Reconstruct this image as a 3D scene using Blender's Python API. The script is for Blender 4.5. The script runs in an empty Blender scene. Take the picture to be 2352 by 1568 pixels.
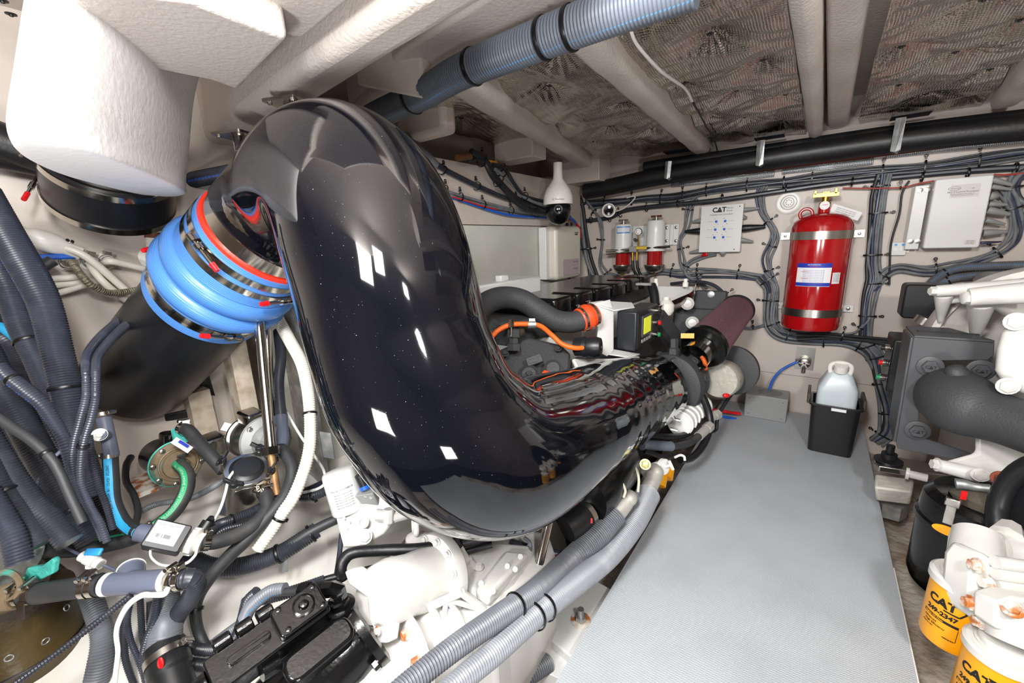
import bpy, math, random
from mathutils import Vector as V, Matrix
random.seed(7)
sc = bpy.context.scene
COL = sc.collection
# ---------------- camera (image taken as 2352 x 1568, focal length 950 px) ----------------
FPX, CX, CY = 950.0, 1176.0, 784.0
CAM = V((0, 0, 1.6))
_y, _p, _r = [math.radians(a) for a in (36.4, 13.3, 2.2)]
FW = V((-math.sin(_y)*math.cos(_p), math.cos(_y)*math.cos(_p), -math.sin(_p)))
R0 = V((math.cos(_y), math.sin(_y), 0)); U0 = R0.cross(FW)
RT = R0*math.cos(_r) - U0*math.sin(_r); UP = R0*math.sin(_r) + U0*math.cos(_r)
cd = bpy.data.cameras.new('camera'); cam = bpy.data.objects.new('camera', cd); COL.objects.link(cam)
cd.sensor_fit = 'HORIZONTAL'; cd.sensor_width = 36; cd.lens = 36*FPX/2352; cd.clip_start = 0.02
cam.matrix_world = Matrix((( RT.x, UP.x, -FW.x, CAM.x), (RT.y, UP.y, -FW.y, CAM.y), (RT.z, UP.z, -FW.z, CAM.z), (0, 0, 0, 1)))
sc.camera = cam
# ---------------- light ----------------
w = bpy.data.worlds.new('world'); sc.world = w; w.use_nodes = True
w.node_tree.nodes['Background'].inputs[0].default_value = (0.9, 0.93, 1, 1)
w.node_tree.nodes['Background'].inputs[1].default_value = 0.3
sc.view_settings.view_transform = 'Standard'; sc.view_settings.look = 'None'
sc.view_settings.gamma = 1; sc.view_settings.use_curve_mapping = False; sc.view_settings.exposure = 0.13
def area(name, loc, target, size, sizey, power, col=(1, 1, 1)):
    l = bpy.data.lights.new(name, 'AREA'); l.shape = 'RECTANGLE'; l.size = size; l.size_y = sizey; l.energy = power; l.color = col
    o = bpy.data.objects.new(name, l); COL.objects.link(o); o.location = loc
    o.rotation_euler = (V(target)-V(loc)).to_track_quat('-Z', 'Y').to_euler(); return o
area('flash', (-0.12, -0.05, 2.0), (-0.65, 1.0, 1.35), 0.12, 0.20, 14, (1, 0.995, 0.99))
area('bounce', (-0.2, -0.35, 2.1), (-0.6, 1.4, 1.2), 0.22, 0.42, 26, (1, 0.985, 0.97))
area('flash_low', (-0.42, -0.28, 1.25), (-0.55, 1.1, 1.95), 0.16, 0.16, 7, (0.97, 0.985, 1))
area('bounce_low', (0.8, -0.6, 0.85), (-0.3, 1.3, 2.1), 0.30, 0.30, 11, (1, 0.985, 0.97))
area('fill_far', (0.5, 0.0, 2.02), (-0.1, 2.6, 1.35), 0.12, 0.12, 15, (1, 0.985, 0.97))
# ---------------- pixel -> world ----------------
def ray(px, py): return FW + RT*((px-CX)/FPX) + UP*((CY-py)/FPX)
def P(px, py, d): return CAM + ray(px, py)*d
def oX(px, py, X): r = ray(px, py); return CAM + r*((X-CAM.x)/r.x)
def oY(px, py, Y): r = ray(px, py); return CAM + r*((Y-CAM.y)/r.y)
def oZ(px, py, Z): r = ray(px, py); return CAM + r*((Z-CAM.z)/r.z)
def dep(p): return (p-CAM).dot(FW)
# ---------------- materials ----------------
def hx(h):
    c = [int(h[i:i+2], 16)/255 for i in (0, 2, 4)]
    return tuple((x/12.92 if x <= .04045 else ((x+.055)/1.055)**2.4) for x in c)+(1,)
MC = {}
def mat(name, col, rough=.5, metal=0, bump=None, coat=0, var=None, emit=0, alpha=1, trans=0, stripe=None, rings=None, spec=.5, weave=None):
    """bump=(scale,dist) noise; var=(hex,scale,lo,hi) stains; stripe=(hex,u0,halfwidth,dash); rings=(pitch_m,dist) along UV v"""
    if name in MC: return MC[name]
    m = bpy.data.materials.new(name); m.use_nodes = True; MC[name] = m
    nt = m.node_tree; N = nt.nodes; L = nt.links; b = N['Principled BSDF']
    b.inputs['Base Color'].default_value = hx(col); b.inputs['Roughness'].default_value = rough; b.inputs['Metallic'].default_value = metal
    b.inputs['Coat Weight'].default_value = coat; b.inputs['Coat Roughness'].default_value = .04; b.inputs['Specular IOR Level'].default_value = spec
    b.inputs['Alpha'].default_value = alpha; b.inputs['Transmission Weight'].default_value = trans
    if emit: b.inputs['Emission Color'].default_value = hx(col); b.inputs['Emission Strength'].default_value = emit
    tc = N.new('ShaderNodeTexCoord'); cur = None
    def math_(op, a, c=None):
        n = N.new('ShaderNodeMath'); n.operation = op
        for i, v in enumerate((a, c)):
            if v is None: continue
            if isinstance(v, (int, float)): n.inputs[i].default_value = v
            else: L.new(v, n.inputs[i])
        return n.outputs[0]
    def mix(fac, a, c):
        n = N.new('ShaderNodeMix'); n.data_type = 'RGBA'; L.new(fac, n.inputs[0])
        for i, v in ((6, a), (7, c)):
            if isinstance(v, tuple): n.inputs[i].default_value = v
            else: L.new(v, n.inputs[i])
        return n.outputs[2]
    if var:
        no = N.new('ShaderNodeTexNoise'); no.inputs['Scale'].default_value = var[1]; no.inputs['Detail'].default_value = 6; L.new(tc.outputs['Object'], no.inputs[0])
        mr = N.new('ShaderNodeMapRange'); mr.inputs[1].default_value = var[2]; mr.inputs[2].default_value = var[3]; L.new(no.outputs[0], mr.inputs[0])
        cur = mix(mr.outputs[0], hx(col), hx(var[0]))
    sep = None
    if stripe or rings or weave:
        sep = N.new('ShaderNodeSeparateXYZ'); L.new(tc.outputs['UV'], sep.inputs[0])
    if stripe:
        d = math_('ABSOLUTE', math_('SUBTRACT', sep.outputs[0], stripe[1])); f = math_('LESS_THAN', d, stripe[2])
        if len(stripe) > 3:
            f = math_('MULTIPLY', f, math_('GREATER_THAN', math_('SINE', math_('MULTIPLY', sep.outputs[1], stripe[3])), 0.0))
        cur = mix(f, cur or hx(col), hx(stripe[0]))
    if cur: L.new(cur, b.inputs['Base Color'])
    h = None
    if bump:
        no = N.new('ShaderNodeTexNoise'); no.inputs['Scale'].default_value = bump[0]; no.inputs['Detail'].default_value = bump[2] if len(bump) > 2 else 3; L.new(tc.outputs['Object'], no.inputs[0]); h = math_('MULTIPLY', no.outputs[0], bump[1])
    if rings:
        s = math_('MULTIPLY', math_('SINE', math_('MULTIPLY', sep.outputs[1], 2*math.pi/rings[0])), rings[1])
        h = s if h is None else math_('ADD', h, s)
    if weave:
        a = math_('SINE', math_('MULTIPLY', sep.outputs[0], 2*math.pi/weave[0])); c = math_('SINE', math_('MULTIPLY', sep.outputs[1], 2*math.pi/weave[0]))
        s = math_('MULTIPLY', math_('MAXIMUM', a, c), weave[1])
        h = s if h is None else math_('ADD', h, s)
    if h is not None:
        bp = N.new('ShaderNodeBump'); bp.inputs['Distance'].default_value = 1; L.new(h, bp.inputs['Height']); L.new(bp.outputs[0], b.inputs['Normal'])
    return m
def DM():
    g = globals()
    g['BEIGE'] = mat('beige_paint', 'c9beb4', .42, bump=(9, .0006, 2), var=('b5a89c', 3.0, .5, .75))
    g['GRP'] = mat('grp_rough_paint', 'cdc3bb', .48, bump=(110, .002, 5), var=('c2b7ad', 4, .5, .8))
    g['GRPW'] = mat('grp_white', 'efecea', .55, bump=(80, .0012, 5), var=('d8cec5', 5, .62, .85))
    g['GEL'] = mat('white_gelcoat', 'd9d5ce', .25, var=('c3b8aa', 6, .55, .8))
    g['FOIL'] = mat('foil', 'd8d0c4', .17, 1, bump=(55, .0012, 4), weave=(.0075, .0004), var=('b5aca0', 5, .5, .8))
    g['FOILS'] = mat('foil_strip', 'd4d7da', .3, .6, weave=(.006, .0008))
    g['DECK'] = mat('grey_tread', 'b2b7bc', .5, weave=(.006, .00025), var=('a2a7ac', 5, .45, .85))
    g['PIPE'] = mat('black_gloss_gelcoat', '06070c', .05, coat=.35, bump=(6, .0012, 1), var=('8a8a90', 420, .72, .76))
    g['RUB'] = mat('black_rubber', '151517', .42, bump=(90, .0006))
    g['RUBW'] = mat('wrapped_rubber', '17181c', .32, rings=(.0035, .00006), bump=(20, .0006))
    g['DRUB'] = mat('dark_grey_rubber', '2d2e30', .55, bump=(60, .0006), var=('4a4844', 9, .55, .75))
    g['CONB'] = mat('black_conduit', '31343f', .34, stripe=('2458b8', .30, .022, 900), var=('454955', 14, .5, .75))
    g['CONBP'] = mat('black_conduit_plain', '2c2e35', .36, var=('40434b', 14, .5, .75))
    g['CONG'] = mat('grey_conduit', '63666c', .42, stripe=('2f7fc0', .70, .018, 900), var=('86898e', 12, .5, .8))
    g['CONL'] = mat('light_conduit', '5f6671', .4, stripe=('4f86b8', .42, .006, 900))
    g['LOOM'] = mat('loom_grey', '74777b', .55, var=('595c60', 20, .4, .7), bump=(120, .0008))
    g['LOOMB'] = mat('loom_black', '222226', .5, bump=(120, .0008))
    g['TIE'] = mat('black_nylon', '0f0f11', .35)
    g['CHR'] = mat('polished_stainless', 'c9c5bd', .14, 1, var=('8c8273', 9, .5, .8))
    g['DSS'] = mat('dull_stainless', '8f8b84', .3, 1, var=('5f5a52', 9, .45, .7))
    g['SS'] = mat('stainless', 'b4b1aa', .28, 1)
    g['GALV'] = mat('galvanised', 'a0a2a3', .45, .8, var=('c9cbca', 30, .4, .7))
    g['SLV'] = mat('silver_fitting', 'c4c2bb', .55, .55, bump=(80, .001))
    g['BLUS'] = mat('blue_silicone', '4b80c6', .33, rings=(.0045, .00015))
    g['REDS'] = mat('red_silicone', 'd8301c', .4, bump=(200, .001))
    g['REDC'] = mat('red_plastic', 'd5141a', .35)
    g['RED'] = mat('red_gloss_paint', 'a90d12', .15, coat=.6)
    g['ORG'] = mat('orange_silicone', 'dd4a22', .4)
    g['ORGH'] = mat('orange_hose', 'ee6a22', .4)
    g['WHT'] = mat('white_engine_paint', 'cfcdc8', .25, bump=(25, .0008), var=('cfc9bf', 8, .6, .85))
    g['WHTS'] = mat('white_sheet', 'dcdcd9', .3)
    g['WHTP'] = mat('white_plastic', 'e8e5dd', .35)
    g['OFFW'] = mat('off_white_hose', 'ddd8cc', .4, var=('b9b19d', 12, .55, .8))
    g['CREAM'] = mat('translucent_poly', 'd9d5c6', .35)
    g['MILK'] = mat('milky_poly', 'c3cdd2', .3)
    g['CAST'] = mat('charcoal_casting', '3a3b3d', .58, bump=(220, .0012))
    g['CASTG'] = mat('grey_casting', 'a9a59f', .45, bump=(150, .001))
    g['BLK'] = mat('gloss_black_paint', '0c0c0d', .2, bump=(160, .0003), var=('1b1815', 12, .6, .8))
    g['BPL'] = mat('black_plastic', '1a1b1d', .4)
    g['GPL'] = mat('grey_pvc', '5b6172', .35)
    g['GRYP'] = mat('grey_plastic', '8a8b8a', .5)
    g['STL'] = mat('grey_powder_bracket', '47484b', .5, bump=(300, .0004))
    g['YEL'] = mat('filter_yellow', 'f0a30c', .3)
    g['BRN'] = mat('bronze_patina', '84725a', .5, .2, bump=(40, .003), var=('4aa596', 14, .56, .66))
    g['VERD'] = mat('verdigris', '4fc4b6', .7, bump=(50, .006), var=('7a5534', 16, .55, .7))
    g['RUST'] = mat('rusty_white', 'e0dbd2', .5, var=('b0652a', 40, .45, .6))
    g['BRASS'] = mat('brass', 'b8903c', .3, 1)
    g['FILT'] = mat('pleated_cotton', '6a4a52', .7)
    g['GLR'] = mat('red_bowl', '9c0f0f', .08, coat=.5)
    g['BLUP'] = mat('blue_plastic', '1d5fc4', .35)
    g['CYN'] = mat('light_blue_plastic', '39a0e0', .35)
    g['GRN'] = mat('green_band', '1b9c62', .5)
    g['TEAL'] = mat('blue_band', '2fa0d0', .5)
    g['LCD'] = mat('lcd', 'd6dd3a', .4, emit=.35)
    g['INK'] = mat('ink_black', '111111', .6)
    g['INKB'] = mat('ink_blue', '2036a8', .5)
    g['PAPR'] = mat('label_white', 'e9e9e9', .5)
    g['STONE'] = mat('weathered_stringer', 'b9aea2', .75, bump=(35, .01, 8), var=('8d7a68', 8, .45, .7))
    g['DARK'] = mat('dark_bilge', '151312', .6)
    g['COPP'] = mat('dark_red_pipe', '5a2a20', .5)
    g['CLR'] = mat('clear_plastic', 'dfe8ea', .08, trans=.9)
    g['WOOD'] = mat('plywood_edge', 'c3b6a6', .6, bump=(30, .003), var=('9c8a74', 20, .4, .7))
    g['TANKF'] = mat('tank_grey', 'c2c2b8', .3, var=('d4d2c8', 3, .4, .7))
DM()
# ---------------- mesh helpers ----------------
def perp(z, x=None):
    z = V(z).normalized()
    x = V(x) if x is not None else (V((0, 0, 1)) if abs(z.z) < .9 else V((1, 0, 0)))
    x = (x - z*x.dot(z))
    if x.length < 1e-6: x = z.orthogonal()
    x.normalize(); return x, z.cross(x), z
def Fr(o, z, x=None):
    a, b, c = perp(z, x); o = V(o)
    return Matrix(((a.x, b.x, c.x, o.x), (a.y, b.y, c.y, o.y), (a.z, b.z, c.z, o.z), (0, 0, 0, 1)))
def catmull(pts, n=8):
    """pts: list of tuples (numbers) -> smooth dense list"""
    if len(pts) < 3: return [tuple(a+(b-a)*k/n for a, b in zip(pts[0], pts[-1])) for k in range(n+1)]
    P_ = [tuple(2*a-b for a, b in zip(pts[0], pts[1]))]+list(pts)+[tuple(2*a-b for a, b in zip(pts[-1], pts[-2]))]
    out = []
    for i in range(1, len(P_)-2):
        for k in range(n):
            t = k/n
            out.append(tuple(.5*((2*b)+(-a+c)*t+(2*a-5*b+4*c-d)*t*t+(-a+3*b-3*c+d)*t**3) for a, b, c, d in zip(*P_[i-1:i+3])))
    out.append(tuple(pts[-1])); return out
class MB:
    def __init__(s): s.v = []; s.f = []; s.uv = []
    def add(s, vs, fs, uvs=None):
        o = len(s.v); s.v += [V(a) for a in vs]
        for i, f in enumerate(fs):
            s.f.append([o+k for k in f]); s.uv.append(uvs[i] if uvs else [(0, 0)]*len(f))
        return s
    def box(s, T, sx, sy, sz):
        if not isinstance(T, Matrix): T = Matrix.Translation(V(T))
        vs = [T @ V((x*sx/2, y*sy/2, z*sz/2)) for z in (-1, 1) for y in (-1, 1) for x in (-1, 1)]
        return s.add(vs, [(0, 2, 3, 1), (4, 5, 7, 6), (0, 1, 5, 4), (2, 6, 7, 3), (0, 4, 6, 2), (1, 3, 7, 5)])
    def prism(s, T, pts, z0, z1, uvw=False):
        n = len(pts); vs = [T @ V((x, y, z0)) for x, y in pts]+[T @ V((x, y, z1)) for x, y in pts]
        return s.add(vs, [tuple(range(n))[::-1], tuple(range(n, 2*n))]+[(i, (i+1) % n, n+(i+1) % n, n+i) for i in range(n)])
    def lathe(s, T, prof, seg=24, closed=True):
        """prof: [(r, z)]"""
        vs = []; fs = []; uvs = []; n = len(prof)
        for r, z in prof:
            for k in range(seg):
                a = 2*math.pi*k/seg; vs.append(T @ V((r*math.cos(a), r*math.sin(a), z)))
        for i in range(n-1):
            for k in range(seg):
                k2 = (k+1) % seg; fs.append((i*seg+k, i*seg+k2, (i+1)*seg+k2, (i+1)*seg+k))
                uvs.append([(k/seg, prof[i][1]), ((k+1)/seg, prof[i][1]), ((k+1)/seg, prof[i+1][1]), (k/seg, prof[i+1][1])])
        if closed:
            fs.append(tuple(range(seg))[::-1]); uvs.append([(0, 0)]*seg); fs.append(tuple((n-1)*seg+k for k in range(seg))); uvs.append([(0, 0)]*seg)
        return s.add(vs, fs, uvs)
    def cyl(s, a, b, r, r1=None, seg=20):
        a = V(a); b = V(b); return s.lathe(Fr(a, b-a), [(r, 0), (r if r1 is None else r1, (b-a).length)], seg)
    def hexb(s, p, n, r, h, washer=True):
        T = Fr(p, n); s.lathe(T, [(r*1.35, 0), (r*1.35, h*.2)], 16) if washer else None
        return s.lathe(T, [(r, h*.1), (r, h*.9), (r*.85, h)], 6)
    def ell(s, T, a, b, c, seg=20, rg=12):
        pr = [(math.sin(math.pi*i/rg), -math.cos(math.pi*i/rg)) for i in range(rg+1)]
        pr[0] = (.001, -1); pr[-1] = (.001, 1)
        return s.lathe(T @ Matrix.Diagonal((a, b, c, 1)), pr, seg)
    def tube(s, pts, r, seg=14, pitch=0, amp=0, n=8, caps=True, flat=1, sm=True, step=None):
        """pts world Vectors; r number or per-point list; pitch/amp: corrugation"""
        rs = r if isinstance(r, (list, tuple)) else [r]*len(pts)
        c = catmull([(*p, q) for p, q in zip(pts, rs)], n) if sm and len(pts) > 2 else [(*p, q) for p, q in zip(pts, rs)]
        d = [0]
        for a, b in zip(c, c[1:]): d.append(d[-1]+(V(b[:3])-V(a[:3])).length)
        tot = d[-1]
        st = pitch/2 if pitch else step
        if st:
            m = max(2, min(int(tot/st), 1400)); out = []; j = 0
            for i in range(m+1):
                t = tot*i/m
                while j < len(d)-2 and d[j+1] < t: j += 1
                u = (t-d[j])/max(d[j+1]-d[j], 1e-9); out.append(tuple(x+(y-x)*u for x, y in zip(c[j], c[j+1])))
            c = out; d = [tot*i/m for i in range(m+1)]
        C = [V(a[:3]) for a in c]; vs = []; fs = []; uvs = []
        t0 = (C[1]-C[0]).normalized(); x = perp(t0)[0]
        for i, q in enumerate(c):
            t = (C[min(i+1, len(C)-1)]-C[max(i-1, 0)]).normalized()
            x = (x-t*x.dot(t)).normalized(); y = t.cross(x)
            rr = q[3] - (amp if pitch and i % 2 else 0)
            for k in range(seg):
                a = 2*math.pi*k/seg; vs.append(C[i]+x*(rr*math.cos(a))+y*(rr*flat*math.sin(a)))
        m = len(c)
        for i in range(m-1):
            for k in range(seg):
                k2 = (k+1) % seg; fs.append((i*seg+k, i*seg+k2, (i+1)*seg+k2, (i+1)*seg+k))
                uvs.append([(k/seg, d[i]), ((k+1)/seg, d[i]), ((k+1)/seg, d[i+1]), (k/seg, d[i+1])])
        if caps:
            fs.append(tuple(range(seg))[::-1]); uvs.append([(0, 0)]*seg); fs.append(tuple((m-1)*seg+k for k in range(seg))); uvs.append([(0, 0)]*seg)
        return s.add(vs, fs, uvs)
    def ring(s, T, R, r, seg=28, rs=8, flat=1, a0=0, a1=2*math.pi):
        full = abs(a1-a0-2*math.pi) < 1e-4; m = seg if full else seg+1
        vs = []; fs = []
        for i in range(m):
            a = a0+(a1-a0)*i/seg
            for k in range(rs):
                b = 2*math.pi*k/rs; q = R+r*math.cos(b); vs.append(T @ V((q*math.cos(a), q*math.sin(a), r*flat*math.sin(b))))
        for i in range(seg):
            for k in range(rs):
                i2 = (i+1) % m; fs.append((i*rs+k, i2*rs+k, i2*rs+(k+1) % rs, i*rs+(k+1) % rs))
        return s.add(vs, fs)
    def grid(s, fn, nu, nv, uvs=None):
        vs = [fn(i/nu, j/nv) for j in range(nv+1) for i in range(nu+1)]; fs = []; uv = []
        for j in range(nv):
            for i in range(nu):
                q = (j*(nu+1)+i, j*(nu+1)+i+1, (j+1)*(nu+1)+i+1, (j+1)*(nu+1)+i); fs.append(q)
                uv.append([uvs(i/nu, j/nv), uvs((i+1)/nu, j/nv), uvs((i+1)/nu, (j+1)/nv), uvs(i/nu, (j+1)/nv)] if uvs else [(i/nu, j/nv), ((i+1)/nu, j/nv), ((i+1)/nu, (j+1)/nv), (i/nu, (j+1)/nv)])
        return s.add(vs, fs, uv)
    def loft(s, rings, caps=True):
        n = len(rings[0]); vs = [p for r in rings for p in r]; fs = []
        for i in range(len(rings)-1):
            for k in range(n): fs.append((i*n+k, i*n+(k+1) % n, (i+1)*n+(k+1) % n, (i+1)*n+k))
        if caps: fs.append(tuple(range(n))[::-1]); fs.append(tuple((len(rings)-1)*n+k for k in range(n)))
        return s.add(vs, fs)
    def build(s, name, m, parent=None, bev=0, smooth=True, ang=35, sub=0, seg=2, solid=0):
        me = bpy.data.meshes.new(name); o = bpy.data.objects.new(name, me); COL.objects.link(o)
        if parent is None:
            lo = V((min(p.x for p in s.v), min(p.y for p in s.v), min(p.z for p in s.v))); hi = V((max(p.x for p in s.v), max(p.y for p in s.v), max(p.z for p in s.v)))
            og = V(((lo.x+hi.x)/2, (lo.y+hi.y)/2, lo.z)); o.location = og; WL[o.name] = og
        else:
            og = WL[parent.name]; o.parent = parent; WL[o.name] = og
        me.from_pydata([p-og for p in s.v], [], s.f)
        uv = me.uv_layers.new(name='UVMap'); flat = [c for f in s.uv for q in f for c in q]
        uv.data.foreach_set('uv', flat)
        me.materials.append(m); me.update()
        if smooth:
            me.shade_smooth()
            if ang < 180 and not sub: me.set_sharp_from_angle(angle=math.radians(ang))
        if bev:
            b = o.modifiers.new('bevel', 'BEVEL'); b.width = bev; b.segments = seg; b.limit_method = 'ANGLE'; b.angle_limit = math.radians(40)
        if sub:
            b = o.modifiers.new('sub', 'SUBSURF'); b.levels = sub; b.render_levels = sub
        if solid:
            b = o.modifiers.new('solid', 'SOLIDIFY'); b.thickness = solid; b.offset = 0
        return o
WL = {}
def tag(o, label, cat, group=None, kind=None):
    o['label'] = label; o['category'] = cat
    if group: o['group'] = group
    if kind: o['kind'] = kind
    return o
def thing(name, label, cat, loc, group=None):
    o = bpy.data.objects.new(name, None); COL.objects.link(o); o.location = V(loc); WL[o.name] = V(loc); o.empty_display_size = .02
    return tag(o, label, cat, group)
def struct(o): o['kind'] = 'structure'; return o
def rr(w, h, r, n=4):
    out = []
    for cx, cy, a0 in ((w/2-r, h/2-r, 0), (-w/2+r, h/2-r, 90), (-w/2+r, -h/2+r, 180), (w/2-r, -h/2+r, 270)):
        for k in range(n+1):
            a = math.radians(a0+90*k/n); out.append((cx+r*math.cos(a), cy+r*math.sin(a)))
    return out
def text(s, size, T, m, parent, ext=.0006, align='CENTER', warp=None, bold=0, name='lettering', sx=1):
    cu = bpy.data.curves.new('t', 'FONT'); cu.body = s; cu.size = size; cu.extrude = ext; cu.align_x = align; cu.align_y = 'CENTER'; cu.offset = bold; cu.resolution_u = 3
    t = bpy.data.objects.new('t', cu); COL.objects.link(t); bpy.context.view_layer.update()
    me = bpy.data.meshes.new_from_object(t.evaluated_get(bpy.context.evaluated_depsgraph_get()))
    bpy.data.objects.remove(t); bpy.data.curves.remove(cu)
    b = MB(); b.add([(warp(V((v.co.x*sx, v.co.y, v.co.z))) if warp else T @ V((v.co.x*sx, v.co.y, v.co.z))) for v in me.vertices], [tuple(p.vertices) for p in me.polygons])
    bpy.data.meshes.remove(me)
    if s == 'CAT':                                   # solid triangle under the A
        f = warp or (lambda p: T @ p); n_ = 4
        q = [(-.42, -.36), (.42, -.36), (.0, .02)]; b.add([f(V((x*size*sx, y*size, ext*1.5))) for x, y in q], [(0, 1, 2)])
    return b.build(name, m, parent, smooth=False)
def pts(*a): return [P(*q) for q in a]
def onp(T, px, py):
    """intersect pixel ray with the xy plane of T; returns local (x,y)"""
    o = T.translation; n = V((T[0][2], T[1][2], T[2][2])); r = ray(px, py); q = CAM+r*((o-CAM).dot(n)/r.dot(n))
    l = T.inverted() @ q; return (l.x, l.y)
def clampring(p, t, r, w, parent, m=None, name='hose_clamp', screw=None):
    m = m or SS; b = MB(); T = Fr(p, t); b.lathe(T, [(r, -w/2), (r+.0012, -w/2), (r+.0012, w/2), (r, w/2), (r, -w/2)], 28, False)
    if screw is not None:
        s = (V(screw)-V(t).normalized()*V(screw).dot(V(t).normalized())).normalized(); q = V(p)+s*(r+.004); d = V(t).cross(s).normalized()
        b.box(Fr(q, s, t), w*1.1, w*1.4, .008); b.cyl(q+s*.003-d*w*.9, q+s*.003+d*w*.9, .0038, seg=10); b.hexb(q+s*.003+d*w*.9, d, .0045, .005, False)
    return b.build(name, m, parent)
def hose(label, pt, dia, m, corr=None, name='hose', cat='hose', group=None, parent=None, seg=14, ties=(), world=False, flat=1, n=8, rad=None):
    """pt: (px,py,depth) list. corr=(pitch,amp). ties: fractions along where cable ties sit"""
    w = [V(q) for q in pt] if world else [P(*q) for q in pt]
    b = MB(); b.tube(w, rad or dia/2, seg, *(corr or (0, 0)), flat=flat, n=n)
    if rad: dia = 2*sum(rad)/len(rad)
    c = [V(q) for q in catmull([tuple(p) for p in w], n)]
    if ties:
        root = thing(name, label, cat, c[0], group) if parent is None else parent
        o = b.build('tube' if parent is None else name, m, root)
        for t in ties:
            i = min(len(c)-2, int(t*(len(c)-1))); k = MB(); T = Fr(c[i], c[i+1]-c[i]); k.ring(T, dia/2+.0008, .0016, 20, 6, 2.0)
            k.box(T @ Matrix.Translation((-dia/2-.003, 0, 0)), .006, .006, .007); k.build('cable_tie', TIE, root)
        return root
    o = b.build(name, m, parent)
    if parent is None: tag(o, label, cat, group)
    return o
def pxrad(q, wpx, t):
    """radius of a round hose that spans wpx pixels across at pixel q, depth q[2], image direction t"""
    dx, dy = (q[0]-CX)/FPX, (q[1]-CY)/FPX; r2 = dx*dx+dy*dy; l = math.hypot(*t) or 1; nx, ny = -t[1]/l, t[0]/l
    c2 = (nx*dx+ny*dy)**2/r2 if r2 > 1e-6 else 0
    return wpx*q[2]/FPX/2/math.sqrt(c2*(1+r2)+(1-c2))
def band(path, r, w, m, parent, side, off=0, n=8, name='stripe', e=.0007, txt=None, tm=None, ts=.008, t0=.1):
    c = [V(q) for q in catmull([tuple(p) for p in path], n)]; rs = [r]*len(c); vs = []; k = 7
    def fr(i):
        t = (c[min(i+1, len(c)-1)]-c[max(i-1, 0)]).normalized(); s_ = V(side) if side is not None else (CAM-c[i]); s_ = (s_-t*s_.dot(t)).normalized(); return t, s_, t.cross(s_)
    for i in range(len(c)):
        t, s_, u = fr(i)
        for j in range(k): a = off-w/2+w*j/(k-1); vs.append(c[i]+(s_*math.cos(a)+u*math.sin(a))*(r+e))
    o = MB().add(vs, [(i*k+j, i*k+j+1, (i+1)*k+j+1, (i+1)*k+j) for i in range(len(c)-1) for j in range(k-1)]).build(name, m, parent, ang=180)
    if txt:
        d = [0]
        for a, b_ in zip(c, c[1:]): d.append(d[-1]+(b_-a).length)
        def wp(p):
            x = max(0, min(d[-1]-1e-4, d[-1]*t0+p.x)); i = next(i for i in range(len(d)-1) if d[i+1] >= x); f = (x-d[i])/(d[i+1]-d[i]); t, s_, u = fr(i); t2, s2, u2 = fr(i+1)
            s_ = s_.lerp(s2, f); u = u.lerp(u2, f); a = off+p.y/r; return c[i].lerp(c[i+1], f)+(s_*math.cos(a)+u*math.sin(a))*(r+e+.0004)
        text(txt, ts, None, tm or PAPR, o, .0001, 'LEFT', warp=wp)
    return o
# ================= SETTING =================
YB, XL, XH = 2.6, -1.29, -1.62
ZW, ZC = 0.65, 2.10
T_B = Fr((0, YB, 0), (0, -1, 0), (1, 0, 0))      # back wall plane: local x=+X, y=-Z ; n toward the room
def wallbox(name, x0, x1, y0, y1, z0, z1, m, bev=0, parent=None):
    return MB().box(((x0+x1)/2, (y0+y1)/2, (z0+z1)/2), x1-x0, y1-y0, z1-z0).build(name, m, parent, bev=bev)
struct(wallbox('wall_back_lower', -1.9, 2.6, YB, YB+.05, -.2, .851, BEIGE))
struct(wallbox('wall_back', -1.9, 2.6, YB, YB+.05, .853, 2.4, BEIGE))
struct(wallbox('wall_right', 2.0, 2.05, -1.6, 2.6, -.2, 2.4, BEIGE))
struct(wallbox('wall_front', -1.9, 2.05, -1.65, -1.6, -.2, 2.4, BEIGE))
struct(wallbox('wall_left', XH-.05, XH, -1.6, 2.6, .3, 2.4, BEIGE))
struct(wallbox('ceiling', -1.9, 2.05, -1.6, 2.65, 2.19, 2.24, GRP))
struct(wallbox('floor', -1.9, 2.05, -1.6, 2.65, -.25, -.2, DARK))
# fuel tank side (left of the engine) with beige upper panel
t = thing('fuel_tank', 'tall grey fuel tank with beige painted upper panel beside left engine', 'tank', (XL, 1.6, .2))
wallbox('tank_side', XL-.25, XL, .60, YB-.002, .2, oX(1250, 520, XL).z, TANKF, parent=t, bev=.004)
wallbox('upper_panel', XL-.05, XL+.003, .85, YB-.003, oX(1250, 520, XL).z+.003, oX(1000, 362, XL).z+.0, BEIGE, parent=t)
# hull bottom, sloping down to the keel under the port engine
b = MB(); rows = []
prof = [(-1.7, .94), (-1.40, .91), (-1.18, .86), (-1.0, .79), (-.86, .70), (-.70, .45), (-.62, .0)]
b.grid(lambda u, v: V((*(lambda k: (prof[k][0]+(prof[min(k+1, 6)][0]-prof[k][0])*(u*6-k),))(min(int(u*6), 5)), -.6+v*3.2, (lambda k: prof[k][1]+(prof[min(k+1, 6)][1]-prof[k][1])*(u*6-k))(min(int(u*6), 5)))), 24, 8)
struct(b.build('floor_hull_bottom', GEL, solid=.01, ang=180))
# walkway
t = thing('walkway', 'long grey textured walkway panel between the two engines', 'walkway', (-.05, 1, .62))
def wk(u, v): return V((-.372+u*.642, -.2+v*2.79, ZW))
MB().grid(wk, 1, 1, lambda u, v: (u*.64, v*2.8)).build('tread_surface', DECK, t)
wallbox('panel_core', -.372, .27, -.2, 2.59, ZW-.03, ZW-.001, WOOD, parent=t)
wallbox('edge_strip', .27, .274, -.2, 1.45, ZW-.035, ZW-.004, WHTP, parent=t)
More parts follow.
